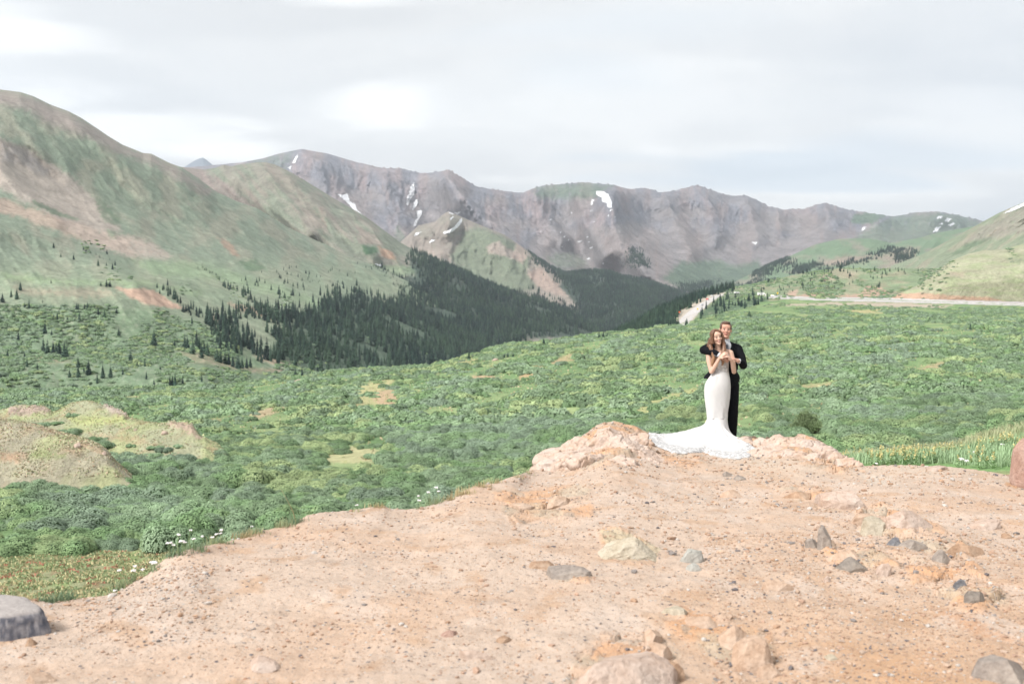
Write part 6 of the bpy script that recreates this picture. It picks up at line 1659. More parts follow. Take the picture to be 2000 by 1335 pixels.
LTUF = [(95,1168,60,26,150,MAT_GRASS,'broad blue green tuft above the flat topped boulder'),(50,1170,40,22,60,MAT_DRY,'straw coloured tuft directly behind the flat topped boulder'),(130,1170,40,30,90,MAT_GRASS,'tall leafy tuft right of the broad one near the boulder'),
 (240,1142,44,30,110,MAT_GRASS,'green tuft around the lowest white flowers of the left rim'),(265,1128,40,22,80,MAT_GRASS,'green tuft just above the lowest white flowers'),(310,1108,34,14,60,MAT_GRASS,'short bright green tuft on the bare left rim'),
 (350,1082,50,22,120,MAT_GRASS,'grey green tuft under the densest white flowers'),(378,1070,44,22,110,MAT_GRASS,'grey green tuft right of the densest white flowers'),(425,1060,44,24,110,MAT_GRASS,'grey green tuft with white flowers standing in a row'),
 (480,1048,46,24,110,MAT_DRY,'mixed straw and green tuft on the rim, shaded willow behind'),(500,1040,40,22,90,MAT_GRASS,'blue green tuft beside the straw coloured one'),(555,1028,40,26,80,MAT_GRASS,'blue green tuft below the lone tall stalk'),(578,1022,34,30,70,MAT_GRASS,'tuft with the single tall stalk leaning left'),
 (697,998,24,12,40,MAT_GRASS,'tiny tuft with one white flower on the middle rim'),(738,990,34,16,80,MAT_DRY,'dry tuft left of the notch in the rim'),(822,992,30,12,50,MAT_GRASS,'thin green tuft under the two low white flowers'),(850,984,36,24,70,MAT_GRASS,'green tuft with the four tall white flowers'),
 (882,976,36,20,80,MAT_DRY,'straw tuft right of the four tall white flowers'),(905,964,40,22,110,MAT_DRY,'thick straw tuft on the rising rim'),(940,950,36,18,90,MAT_DRY,'straw tuft higher on the rising rim'),(968,942,36,16,70,MAT_DRY,'low straw tuft next to the bare rim'),(1010,932,26,14,40,MAT_DRY,'last small straw tuft before the pink outcrop'),
 (1030,924,20,14,30,MAT_GRASS,'tiny green tuft touching the pink outcrop'),(1127,912,16,5,20,MAT_GRASS,'sparse green sprig on the gravel in front of the pink outcrop'),(1264,845,10,10,14,MAT_DRY,'pale sprig on the skyline behind the dress train')]
for t_ in LTUF: tuft(*t_)
def flower(x, y, base_y, wpx, label, group):
    """x, y: the flower head; base_y: where the stem leaves the ground"""
    p = rim_point(x + 2, base_y)
    if p is None: print('no flower', x, y); return
    k = p.y / FPX
    hd = PT(x, y, p.y); hd = np.array([float(q) for q in hd]) - np.array(p[:])
    r_ = np.random.default_rng(int(x * 5 + y))
    e = bpy.data.objects.new('white_flower', None); col.objects.link(e); e.location = p
    e['label'] = label; e['category'] = 'flower'; e['group'] = group
    mid = hd * 0.5 + r_.normal(0, 0.008, 3) * [1, 1, 0]
    v1, f1 = tube((0, 0, -0.02), mid, 0.0022, 0.0018); v2, f2 = tube(mid, hd, 0.0018, 0.0014)
    add_obj('stem', new_mesh('stem', np.concatenate([v1, v2]), np.concatenate([f1, f2 + len(v1)])), MAT_STEM, parent=e)
    V_, F_, o = [], [], 0; iv, if_ = ICO[1]
    for q in range(16):
        a = r_.uniform(0, 6.28); rr_ = wpx * k * 0.42 * math.sqrt(r_.uniform()); c_ = hd + [math.cos(a) * rr_, math.sin(a) * rr_, r_.uniform(-0.25, 0.35) * wpx * k * 0.4 + (0.12 * wpx * k - rr_ * 0.2)]
        vv = c_ + iv * wpx * k * r_.uniform(0.10, 0.17) * [1, 1, 0.8]; V_.append(vv); F_.append(if_ + o); o += len(vv)
    add_obj('flower_head', new_mesh('flower_head', np.concatenate(V_), np.concatenate(F_)), MAT_PETAL, parent=e)
FL = [(331,1060,1085,13),(339,1064,1086,8),(349,1044,1084,9),(355,1057,1084,11),(361,1059,1083,10),(372,1035,1074,7),(378,1052,1074,9),(396,1047,1066,8),(415,1049,1062,8),(423,1043,1062,9),(432,1035,1060,9),(431,1041,1060,7),(454,1053,1060,6),(492,1028,1045,6),
      (300,1099,1112,15),(264,1105,1128,9),(261,1114,1132,11),(279,1112,1124,9),(233,1114,1148,9),(225,1153,1162,9)]
pl = ['lowest of all, at the grass edge', 'next above the lowest']
for i, (x, y, b_, w_) in enumerate(FL):
    flower(x, y, b_, w_, 'white yarrow like flower in the row along the left gravel rim', 'white flowers along the left gravel rim')
for x, y, b_, w_, l in [(817,968,992,7,'upper left small white flower of the two short ones on the middle rim'),(819,977,994,8,'lowest white flower of the five on the middle rim'),(837,961,988,8,'white flower left of the two tallest on the middle rim'),(852,952,984,8,'tallest white flower on the middle rim'),(857,959,984,7,'white flower leaning right of the tallest one on the middle rim'),(697,986,998,7,'solitary white flower left of the rim notch')]:
    flower(x, y, b_, w_, l, 'white flowers on the middle of the gravel rim')
# tall dry stalk
p = rim_point(578, 1022); r_ = np.random.default_rng(3)
pts = [np.array(p[:]), PT(573, 1000, p.y), PT(562, 978, p.y), PT(552, 960, p.y), PT(549, 955, p.y)]
V_, F_, o = [], [], 0
for i in range(4):
    tv, tf = tube(pts[i], pts[i + 1], 0.0035 - i * 0.0006, 0.0029 - i * 0.0006); V_.append(tv); F_.append(tf + o); o += len(tv)
add_obj('grass_stalk', new_mesh('grass_stalk', np.concatenate(V_), np.concatenate(F_)), MAT_DRY, label='single tall dry grass stalk leaning left over the willows', cat='grass stalk')

# ---- bank with grasses and yellow flowered herbs (right)
def bank_growth():
    r_ = np.random.default_rng(61); P_ = SHEETS['BK']; U_, V2_ = proj(P_)
    V_, F_, C_, o = [], [], [], 0
    n = 23000; i = r_.uniform(8, 46, n); j = (r_.uniform(1630, 2500, n) - 1560) / 4
    q = bilin(P_, i, j); uu, vv = proj(q)
    for a, ua, ii in zip(q, uu, i):
        back = ii > 26
        h = r_.uniform(0.08, 0.2) * (1.3 if back else 1.0); nz = float(perlin(a[0] * 1.1, a[1] * 1.1))
        v_, f_ = blade(r_, a, h, r_.uniform(0.1, 0.6), 0.006, 2)
        c = T(176, 204, 160) * (1 + 0.3 * nz) if not back else T(176, 190, 146) * (1 + 0.25 * nz)
        V_ += v_; C_ += [c] * 4 + [c * 0.3 + T(214, 200, 170) * 0.7 if back else c] * 2; F_ += [[k_ + o for k_ in g_] for g_ in f_]; o += len(v_)
    me = new_mesh('grass', np.array(V_), np.array(F_), False); set_col(me, np.clip(np.array(C_), 0, .9))
    m, t_, b_ = mat_new('bank_grass'); a_ = nd(t_, 'ShaderNodeVertexColor', layer_name='Col'); t_.links.new(a_.outputs[0], b_.inputs['Base Color'])
    add_obj('grass', me, m, kind='stuff', label='seeding grasses on the bank behind the right rim')
    V_, F_, C_, o = [], [], [], 0
    iv, if_ = ICO[1]
    n = 900; i = r_.uniform(6, 24, n); j = (r_.uniform(1645, 2450, n) - 1560) / 4; q = bilin(P_, i, j); uu, vv = proj(q)
    for a, ua in zip(q, uu):
        if perlin(a[0] * 1.6 + 4, a[1] * 1.6) < 0.0: continue
        h = r_.uniform(0.09, 0.21)
        for w_ in range(26):
            z_ = r_.uniform(0.02, 0.8) * h; an = r_.uniform(0, 6.28); d = np.array([math.cos(an), math.sin(an), 0.6]); s = np.array([-math.sin(an), math.cos(an), 0]); L_ = r_.uniform(0.03, 0.07) * (1.2 - z_ / h * 0.6)
            b0 = a + [0, 0, z_]; c = T(176, 206, 156) * r_.uniform(0.8, 1.25)
            V_ += [b0, b0 + d * L_ * 0.5 + s * 0.008, b0 + d * L_, b0 + d * L_ * 0.5 - s * 0.008]; C_ += [c] * 4; F_.append([o, o + 1, o + 2, o + 3]); o += 4
        for w_ in range(16):
            z_ = h * r_.uniform(0.6, 1.15); rr_ = 0.022 * (1.25 - z_ / h) + 0.004; an = r_.uniform(0, 6.28)
            b0 = a + [math.cos(an) * rr_, math.sin(an) * rr_, z_]; c = T(236, 222, 160) * r_.uniform(0.85, 1.15); s_ = r_.uniform(0.007, 0.012)
            d1 = r_.normal(size=3); d1 /= np.linalg.norm(d1); d2 = np.cross(d1, r_.normal(size=3)); d2 /= np.linalg.norm(d2)
            V_ += [b0 + d1 * s_, b0 + d2 * s_, b0 - d1 * s_, b0 - d2 * s_]; C_ += [c] * 4; F_.append([o, o + 1, o + 2, o + 3]); o += 4
    me = new_mesh('foliage', np.array(V_), np.array(F_), False); set_col(me, np.clip(np.array(C_), 0, .9))
    add_obj('foliage', me, m, kind='stuff', label='yellow flowered herbs growing along the right rim')
bank_growth()
def rim_point_b(u_, v_):
    dx, dz = ray(u_, v_); h = BVB.ray_cast(Vector((0, 0, CAMZ)), Vector((float(dx), 1, float(dz))).normalized()); return h[0]
for (x, y, w_, l) in [(1905, 884, 12, 'white flower cluster left of two among the yellow herbs'), (1918, 882, 9, 'white flower cluster right of two among the yellow herbs'), (1878, 897, 12, 'low white flower cluster near the flat slab'), (1888, 900, 10, 'lowest white flower cluster near the flat slab'),
                      (1958, 868, 9, 'highest white flower cluster on the bank by the sandstone block'), (1712, 905, 7, 'small white flower at the left end of the yellow herbs')]:
    keep_ = rim_point; rim_point = lambda a, b: rim_point_b(a, b) or keep_(a, b)
    flower(x, y, y + 10, w_, l, 'white flowers on the flowering bank'); rim_point = keep_

# ---- short red and green ground cover of the near left flat
def cover():
    r_ = np.random.default_rng(71); V_, F_, C_, o = [], [], [], 0
    n = 66000
    uu = r_.uniform(-400, 460, n); dd = r_.uniform(19, 52, n); B = bv('S2')
    X_ = (uu - 1000) / FPX * dd
    nzv = fbm(X_ / 1.2, dd / 1.6, 3); nz2 = fbm(X_ / 0.9 + 40, dd / 1.2, 3)
    for x, y, q1, q2 in zip(X_, dd, nzv, nz2):
        if q1 < -0.18 : continue
        h = B.ray_cast(Vector((x, y, 100)), Vector((0, 0, -1)))
        if h[0] is None: continue
        a = np.array(h[0][:]); s_ = r_.uniform(0.05, 0.12)
        c = (T(214, 156, 134) if (q2 > 0.24 and r_.uniform() < 0.5) else (T(176, 194, 148) if r_.uniform() < 0.55 else T(224, 214, 170))) * r_.uniform(0.8, 1.2)
        an = r_.uniform(0, 3.14); s = np.array([math.cos(an), math.sin(an), 0]) * s_
        V_ += [a - s * 0.6, a + [0, 0, s_ * 0.7] - s * 0.4, a + [0, 0, s_] + s * 0.3, a + s * 0.6]; C_ += [c] * 4; F_.append([o, o + 1, o + 2, o + 3]); o += 4
    me = new_mesh('undergrowth', np.array(V_), np.array(F_), False); set_col(me, np.clip(np.array(C_), 0, .9))
    add_obj('undergrowth', me, bpy.data.materials['bank_grass'], kind='stuff', label='short green and reddish ground cover below the left rim')
cover()

def turf(key, n, cols, label, s0, s1, u0, u1, v0, v1, name='grass'):
    """short tufts all over a knoll"""
    r_ = np.random.default_rng(int(n)); P_ = SHEETS[key]; A = np.linalg.norm(np.cross(P_[1:, :-1] - P_[:-1, :-1], P_[:-1, 1:] - P_[:-1, :-1]), axis=-1)
    U_, V_ = proj(P_[:-1, :-1]); w_ = (A * (U_ > u0) * (U_ < u1) * (V_ > v0) * (V_ < v1)).ravel(); w_ /= w_.sum(); nc = P_.shape[1] - 1
    pk = r_.choice(len(w_), n, p=w_); q = bilin(P_, pk // nc + r_.uniform(0, 1, n), pk % nc + r_.uniform(0, 1, n))
    nz = fbm(q[:, 0] / 2.5, q[:, 1] / 2.5, 3); s_ = r_.uniform(s0, s1, n) * (1 + nz); an = r_.uniform(0, 3.14, n)
    sd_ = np.stack([np.cos(an), np.sin(an), 0 * an], -1) * s_[:, None]; up_ = np.stack([r_.normal(0, .3, n), r_.normal(0, .3, n), np.ones(n)], -1) * s_[:, None] * 0.7
    V3 = np.stack([q - sd_ * .6, q + sd_ * .6, q + up_ + sd_ * .35, q + up_ * .8 - sd_ * .4], 1).reshape(-1, 3)
    ci = r_.integers(0, len(cols), n); cc = np.array(cols)[ci] * (r_.uniform(0.8, 1.2, n) * (1 + 0.3 * nz))[:, None]
    me = new_mesh(name, V3, np.arange(4 * n).reshape(-1, 4), False); set_col(me, np.clip(np.repeat(cc, 4, 0), 0, .9))
    add_obj(name, me, bpy.data.materials['bank_grass'], kind='stuff', label=label)
turf('C1', 16000, [T(214, 208, 180), T(196, 200, 160), T(206, 184, 160)], 'short dry turf on the near grass hump', .05, .14, -60, 260, 810, 930)
turf('C2', 16000, [T(204, 204, 172), T(186, 196, 150), T(206, 186, 160)], 'short turf on the rocky knoll', .06, .16, -60, 460, 780, 920)

turf('S2', 60000, [T(206, 206, 160), T(176, 200, 144), T(214, 196, 166)], 'grass in the open places between the willows', .10, .32, -60, 2060, 640, 1080)
# ================================================================ the couple
def capsule(p0, p1, r0, r1, flat=None, sub=3):
    v, f = ICO[sub]
    p0 = np.array(p0, float); p1 = np.array(p1, float); d = p1 - p0; L_ = np.linalg.norm(d); d = d / (L_ + 1e-9)
    a = np.cross([0, 1.0, 0], d) if abs(d[1]) < 0.9 else np.cross([1.0, 0, 0], d)
    a /= np.linalg.norm(a); b_ = np.cross(d, a)
    k = v[:, 2] > 0
    fx, fy = flat or (1, 1)
    rr_ = np.where(k, r1, r0)[:, None]; c = np.where(k[:, None], p1, p0)
    return c + rr_ * (v[:, :1] * a * fx + v[:, 1:2] * b_ * fy + v[:, 2:] * d), f
def ellip(c, rad, rot=None, sub=3):
    v, f = ICO[sub]; p = v * np.array(rad)
    if rot is not None: p = p @ np.array(Matrix.Rotation(rot[0], 3, rot[1])).T
    return p + np.array(c, float), f
def fuse(name, prims, voxel, smooth, mat, parent=None, fn=None, sfac=0.5):
    V_ = []; F_ = []; o = 0
    for v, f in prims: V_.append(v); F_.append(f + o); o += len(v)
    me = new_mesh(name + '_raw', np.concatenate(V_), np.concatenate(F_))
    ob = bpy.data.objects.new(name + '_raw', me); col.objects.link(ob)
    m1 = ob.modifiers.new('r', 'REMESH'); m1.mode = 'VOXEL'; m1.voxel_size = voxel; m1.use_smooth_shade = True
    if smooth:
        m2 = ob.modifiers.new('s', 'SMOOTH'); m2.factor = sfac; m2.iterations = smooth
    dg = bpy.context.evaluated_depsgraph_get()
    res = bpy.data.meshes.new_from_object(ob.evaluated_get(dg))
    bpy.data.objects.remove(ob); bpy.data.meshes.remove(me)
    res.name = name
    res.materials.clear()
    co = np.zeros(len(res.vertices) * 3, np.float32); res.vertices.foreach_get('co', co); co = co.reshape(-1, 3)
    if fn is not None:
        new, colr = fn(co)
        if new is not None: res.vertices.foreach_set('co', new.astype(np.float32).ravel())
        if colr is not None: set_col(res, colr)
    res.polygons.foreach_set('use_smooth', np.ones(len(res.polygons), bool)); res.update()
    return add_obj(name, res, mat, parent=parent)
def chain(pts, rads, flat=None):
    return [capsule(pts[i], pts[i + 1], rads[i], rads[i + 1], flat) for i in range(len(pts) - 1)]

def skin_mat():
    m, t_, b_ = mat_new('skin'); a_ = nd(t_, 'ShaderNodeVertexColor', layer_name='Col'); t_.links.new(a_.outputs[0], b_.inputs['Base Color'])
    b_.inputs['Roughness'].default_value = 0.5; b_.inputs['Specular IOR Level'].default_value = 0.3
    b_.inputs['Subsurface Weight'].default_value = 0.0
    return m
MAT_SKIN = skin_mat()
def frame(c, tilt, turn, nod=0.0):
    """head frame: local (x right, y back, z up) -> body space"""
    return Matrix.Translation(c) @ Matrix.Rotation(tilt, 4, 'Y') @ Matrix.Rotation(turn, 4, 'Z') @ Matrix.Rotation(nod, 4, 'X')
def tf(M, pf):
    v, f = pf; A = np.array(M)
    return v @ A[:3, :3].T + A[:3, 3], f
def head_prims(M, s, male):
    w = 1.06 if male else 0.96; jaw = 1.12 if male else 0.9
    pr = [ellip((0, .018, .035), (.076 * w, .093, .082)), ellip((0, -.012, -.012), (.066 * w, .074, .085)), ellip((0, -.030, -.058), (.048 * jaw, .046, .046)),
          ellip((0, -.066, -.096), (.020 * jaw, .018, .017)), ellip((0, -.062, .045), (.055, .022, .035)), ellip((0, -.074, .024), (.046, .010, .009)),
          capsule((0, -.082, .010), (0, -.098, -.024), .006, .010), ellip((0.010, -.088, -.028), (.007, .008, .006)), ellip((-.010, -.088, -.028), (.007, .008, .006)),
          ellip((0, -.083, -.052), (.021, .008, .005)), ellip((0, -.081, -.063), (.018, .008, .006)),
          ellip((.036, -.058, -.022), (.022, .020, .022)), ellip((-.036, -.058, -.022), (.022, .020, .022)),
          ellip((.078 * w, .012, -.006), (.008, .018, .030)), ellip((-.078 * w, .012, -.006), (.008, .018, .030)),
          capsule((.05 * jaw, .0, -.055), (.014, -.06, -.092), .018, .014), capsule((-.05 * jaw, .0, -.055), (-.014, -.06, -.092), .018, .014)]
    return [tf(M @ Matrix.Scale(s, 4), p) for p in pr]
def skin_fn(M, s, male, base):
    Mi = np.array((M @ Matrix.Scale(s, 4)).inverted())
    def fn(co):
        q = co @ Mi[:3, :3].T + Mi[:3, 3]
        c = np.broadcast_to(base, co.shape).copy()
        c *= (1 + 0.05 * fbm(co[:, 0] * 30, co[:, 2] * 30, 2))[:, None]
        x, y, z = q.T; front = y < -0.04
        def mk(cond_w, colr, st):
            nonlocal c
            c += (np.array(colr) - c) * (np.clip(cond_w, 0, 1) * st)[:, None]
        ax = np.abs(x)
        mk(front * np.exp(-((ax - .036) / .020) ** 2 - ((z + .026) / .018) ** 2), T(232, 160, 146), 0.35)
        mk(front * (ax < .024) * (np.abs(z + .058 - 0.25 * ax) < .011), T(206, 118, 112) if not male else T(214, 148, 136), 0.9)
        mk(front * (ax < .017) * (np.abs(z + .057 - 0.25 * ax) < .0038), (0.8, 0.78, 0.75), 0.9 if not male else 0.0)
        mk(front * (ax < .018) * (np.abs(z + .057) < .0016), T(150, 80, 76), 0.8 if male else 0.0)
        mk(front * (ax > .012) * (ax < .046) * (np.abs(z - .026 + 0.10 * (ax - .03)) < .0042), T(112, 84, 70), 0.75)
        mk(front * (ax > .016) * (ax < .043) * (np.abs(z - .0085) < .0055), T(78, 58, 52), 0.85)
        mk(front * np.exp(-((ax - .010) / .004) ** 2 - ((z + .035) / .003) ** 2), T(170, 100, 90), 0.7)
        return None, np.clip(c, 0, .9)
    return fn
def hand_prims(wrist, knuck, normal, s, curl, thumb_side, spread=0.10, L_=0.085):
    """palm with four unequal bent fingers and a thumb leaving the side of the palm. normal: direction in which fingers curl"""
    w = np.array(wrist, float); k = np.array(knuck, float); d = k - w; d /= np.linalg.norm(d)
    n = np.array(normal, float); n -= d * (n @ d); n /= np.linalg.norm(n); sd_ = np.cross(d, n) * thumb_side
    pr = [capsule(w, w + d * .03 * s, .021 * s, .024 * s, (1, 1))]
    for q in (-1.5, -.5, .5, 1.5):
        pr.append(capsule(w + d * .015 * s + sd_ * q * .011 * s, k + sd_ * q * .0185 * s, .013 * s, .0115 * s))
    for q, ln in zip((-1.5, -.5, .5, 1.5), (.76, .93, 1.0, .92)):
        p = k + sd_ * q * .0185 * s; dd = d + sd_ * q * spread; dd /= np.linalg.norm(dd); nn_ = n; rr_ = .0092 * s; ang = 0
        for seg, fl in enumerate((.42, .32, .26)):
            ang += curl * (0.6 if seg == 0 else 1.0); e = dd * math.cos(ang) + nn_ * math.sin(ang)
            p2 = p + e * L_ * s * ln * fl; pr.append(capsule(p, p2, rr_, rr_ * 0.92, sub=2)); p = p2; rr_ *= 0.92
    t0 = w + d * .02 * s + sd_ * .02 * s; t1 = t0 + (d * .6 + sd_ * .8) * .032 * s + n * .006; t2 = t1 + (d * .9 + sd_ * .35) * .03 * s; t3 = t2 + (d + sd_ * .1) * .022 * s + n * .004
    pr += chain([t0, t1, t2, t3], [.014 * s, .0115 * s, .010 * s, .0085 * s])
    return pr
def person(loc, label, rz=0):
    e = bpy.data.objects.new('person', None); col.objects.link(e); e.location = loc; e['label'] = label; e['category'] = 'person'; e.scale = (.98, .98, .98); e.rotation_euler = (0, 0, rz)
    return e
def eyes(parent, M, s):
    for sx_ in (-1, 1):
        c = M @ Vector((sx_ * .0295 * s, -.0725 * s, .006 * s))
        v, f = ellip(c, (.011 * s, .011 * s, .0085 * s)); me = new_mesh('eye', v, f)
        Mi = np.array((M @ Matrix.Scale(s, 4)).inverted()); q = v @ Mi[:3, :3].T + Mi[:3, 3]
        d = np.hypot(q[:, 0] - sx_ * .0295, q[:, 2] - .006)
        cc = np.where((d < .0078)[:, None], np.array([[0.06, 0.045, 0.035]]), np.array([[0.45, 0.42, 0.40]])); set_col(me, cc)
        add_obj('eye', me, MAT_SKIN, parent=parent)

MAT_OUT = rock_mat('outcrop_stone', T_SAND(242, 218, 202), T_SAND(232, 196, 168), T_SAND(246, 232, 222))
# the two outcrops on which the couple stand
def outcrop(label, parts, mat):
    V_ = []; F_ = []; o = 0
    base = None
    for (u, v, w, h, dp, seed, sink, rt) in parts:
        p = on_ground(u, v)
        if p is None: continue
        if base is None: base = np.array(p)
        k = p.y / FPX
        sink += 0.15; W = w * 1.25 * k; H = 0.72 * h * k / (1 - sink)
        vv, f = rock_shape(seed, (W, W * dp, H), 5 if w > 25 else 4, 18, 0.045, lo=0.45, hi=0.9)
        M = np.array(Matrix.Rotation(rt, 3, 'Z')); vv = vv @ M.T
        vv[:, 2] += H * (0.5 - sink)
        V_.append(vv + np.array(p) - base); F_.append(f + o); o += len(vv)
    pr = []; 
    for v_, f_, o_ in zip(V_, F_, np.concatenate([[0], np.cumsum([len(q) for q in V_])[:-1]])): pr.append((v_, f_ - o_))
    c_ = np.mean([q.mean(0) for q in V_], axis=0); e_ = np.concatenate(V_); wd = np.ptp(e_, axis=0)
    pr.append(ellip(c_ - [0, 0, 0.10], (wd[0] * 0.47, wd[1] * 0.36, 0.17), sub=5))
    def fn(co):
        x, y, z = co.T
        h, ed, ix = facets((x + .12 * fbm(x * 2, y * 2, 3)) / .19, (y + z * 1.2 + .12 * fbm(x * 2 + 9, y * 2, 3)) / .17, 11)
        h2, ed2, ix2 = facets(x / .07 + z * 5, y / .07 + z * 9, 12)
        d = 0.030 * h + 0.010 * h2 - 0.022 * sstep(.10, 0, ed) - 0.008 * sstep(.12, 0, ed2) + 0.012 * fbm(x * 9, y * 9 + z * 8, 4)
        return co + np.array([0.25, -0.55, 0.8]) * d[:, None], None
    o_ = fuse('rock_outcrop', pr, 0.013, 1, mat, None, fn)
    o_['label'] = label; o_['category'] = 'rock outcrop'; o_.location = tuple(base); return o_
outcrop('pink bedrock outcrop stepping up to the left of the wedding dress train', [
    (1190, 868, 90, 44, 0.7, 101, 0.3, 0.2), (1068, 916, 60, 28, 0.9, 102, 0.25, -0.2), (1110, 898, 60, 22, 0.8, 103, 0.3, 0.3), (1140, 880, 56, 36, 0.8, 104, 0.3, 0.1),
    (1215, 872, 80, 32, 0.7, 105, 0.4, -0.2), (1240, 862, 50, 22, 0.8, 106, 0.3, 0.3), (1155, 900, 66, 22, 0.8, 107, 0.4, 0.5), (1215, 900, 70, 16, 0.8, 108, 0.5, 0), (1180, 852, 40, 26, 0.8, 109, 0.3, 0.6),
    (1100, 912, 50, 16, 0.8, 110, 0.4, 0.1), (1262, 862, 30, 10, 0.8, 111, 0.3, 0.3)], MAT_OUT)
outcrop('tan and pink bedrock outcrop right of the groom', [
    (1560, 872, 84, 26, 0.7, 121, 0.3, 0.1), (1600, 882, 60, 22, 0.8, 122, 0.3, 0.4), (1455, 866, 34, 20, 0.8, 123, 0.3, 0.2), (1490, 866, 40, 14, 0.8, 124, 0.3, -0.2), (1520, 864, 50, 20, 0.8, 125, 0.3, 0.3),
    (1590, 896, 76, 20, 0.8, 126, 0.4, 0.2), (1635, 894, 34, 16, 0.9, 127, 0.3, 0.5), (1655, 904, 40, 16, 0.8, 128, 0.35, -0.1), (1545, 886, 80, 16, 0.8, 129, 0.5, 0), (1500, 880, 60, 12, 0.8, 130, 0.5, 0)], MAT_OUT)

# ---------------- bride
gB = on_ground(1400, 868); print('bride at', gB)
BR = person(gB, 'bride in a long white lace dress with long brown hair, leaning back on the groom')
SKIN_F = T(240, 200, 178) * .95; SKIN_M = T(230, 178, 156) * .95
MH = frame((-.020, -.045, 1.640), R(-13), R(8), R(4)); SH_ = 1.0
sR, eR, wR, kR = (-.135, .0, 1.405), (-.100, -.065, 1.120), (-.004, -.185, 1.330), (.045, -.215, 1.385)
sL, eL, wL, kL = (.200, .0, 1.400), (.242, -.060, 1.120), (.175, -.190, 1.300), (.130, -.225, 1.350)
pr = head_prims(MH, SH_, False)
pr += [capsule((-.004, -.005, 1.56), (.025, .01, 1.43), .044, .050)]
pr += [ellip((.035, .015, 1.34), (.150, .085, .115)), ellip((-.03, -.055, 1.30), (.062, .055, .062)), ellip((.105, -.055, 1.30), (.062, .055, .062)), ellip((.05, .01, 1.20), (.115, .085, .12)), ellip((.055, .01, 1.11), (.105, .080, .10)),
       ellip((.015, .02, .93), (.175, .115, .16)), capsule((-.03, .01, 1.44), (-.125, .005, 1.415), .035, .042), capsule((.08, .01, 1.44), (.19, .005, 1.41), .035, .042)]
pr += chain([sR, (-.128, -.03, 1.27), eR], [.046, .043, .036]) + chain([eR, (-.05, -.125, 1.22), wR], [.036, .034, .023])
pr += chain([sL, (.232, -.03, 1.26), eL], [.046, .042, .036]) + chain([eL, (.212, -.125, 1.20), wL], [.036, .034, .023])
pr += hand_prims(wR, kR, (.6, .25, -.25), 0.92, 0.30, -1, 0.12)
pr += hand_prims(wL, kL, (-.8, .2, -.2), 0.92, 0.55, 1, 0.08)
for sx_ in (-.045, .075): pr += chain([(sx_, .02, .90), (sx_, .0, .50), (sx_, .02, .09), (sx_, -.10, .04)], [.085, .058, .036, .028])
fuse('body', pr, 0.0042, 3, MAT_SKIN, BR, skin_fn(MH, SH_, False, SKIN_F))
eyes(BR, MH, SH_)

def hair_strands(name, prims, mat, parent, amp, freq, M=None, s=1, cut=None, ton=None):
    def fn(co):
        cen = co.mean(0); d = co - cen; n = d / (np.linalg.norm(d, axis=1)[:, None] + 1e-6)
        a = np.arctan2(co[:, 0] - cen[0], co[:, 1] - cen[1] - .02)
        wv = fbm(co[:, 0] * freq + 0.02 * freq * np.sin(co[:, 2] * 40), co[:, 2] * freq * 0.12 + a, 3)
        new = co + n * (amp * wv)[:, None] * [1, 1, 0.3]
        c = ton[0] + (ton[1] - ton[0]) * sstep(-0.25, 0.35, wv)[:, None] + (ton[2] - ton[0]) * (sstep(1.55, 1.30, co[:, 2]) * 0.6)[:, None]
        return new, np.clip(c, 0, 1)
    return fuse(name, prims, 0.0045, 2, mat, parent, fn)
MAT_HAIR, th_, bh_ = mat_new('hair'); ah_ = nd(th_, 'ShaderNodeVertexColor', layer_name='Col'); th_.links.new(ah_.outputs[0], bh_.inputs['Base Color']); bh_.inputs['Roughness'].default_value = 0.45; bh_.inputs['Specular IOR Level'].default_value = 0.4
hp = [tf(MH, ellip((0, .035, .045), (.086, .092, .084))), tf(MH, ellip((0, .05, -.01), (.085, .075, .09)))]
for sx_, pts, rads in ((-1, [(-.030, -.028, .112), (-.066, -.042, .075), (-.086, -.030, .010), (-.090, -.028, -.06)], [.020, .022, .024, .026]), (1, [(-.010, -.030, .114), (.052, -.044, .082), (.080, -.032, .020), (.084, -.028, -.06)], [.020, .022, .022, .024])):
    P_ = [tuple(MH @ Vector(p)) for p in pts]; hp += chain(P_, rads)
hp += chain([(-.118, -.05, 1.60), (-.125, -.035, 1.53), (-.108, -.075, 1.46), (-.085, -.105, 1.40), (-.078, -.115, 1.32), (-.098, -.105, 1.24), (-.082, -.11, 1.19)], [.032, .036, .034, .030, .026, .024, .010])
hp += chain([(-.10, .0, 1.60), (-.115, .02, 1.50), (-.10, .03, 1.42)], [.04, .045, .03])
hp += chain([(.072, -.05, 1.60), (.088, -.045, 1.53), (.085, -.08, 1.46), (.068, -.11, 1.40), (.05, -.125, 1.33), (.062, -.125, 1.26), (.045, -.13, 1.215)], [.028, .034, .034, .030, .026, .022, .008])
hp += chain([(.06, .0, 1.60), (.085, .02, 1.50), (.08, .03, 1.42)], [.04, .042, .03])
hair_strands('hair', hp, MAT_HAIR, BR, 0.008, 95, ton=(T(104, 74, 58), T(150, 112, 88), T(178, 138, 104)))

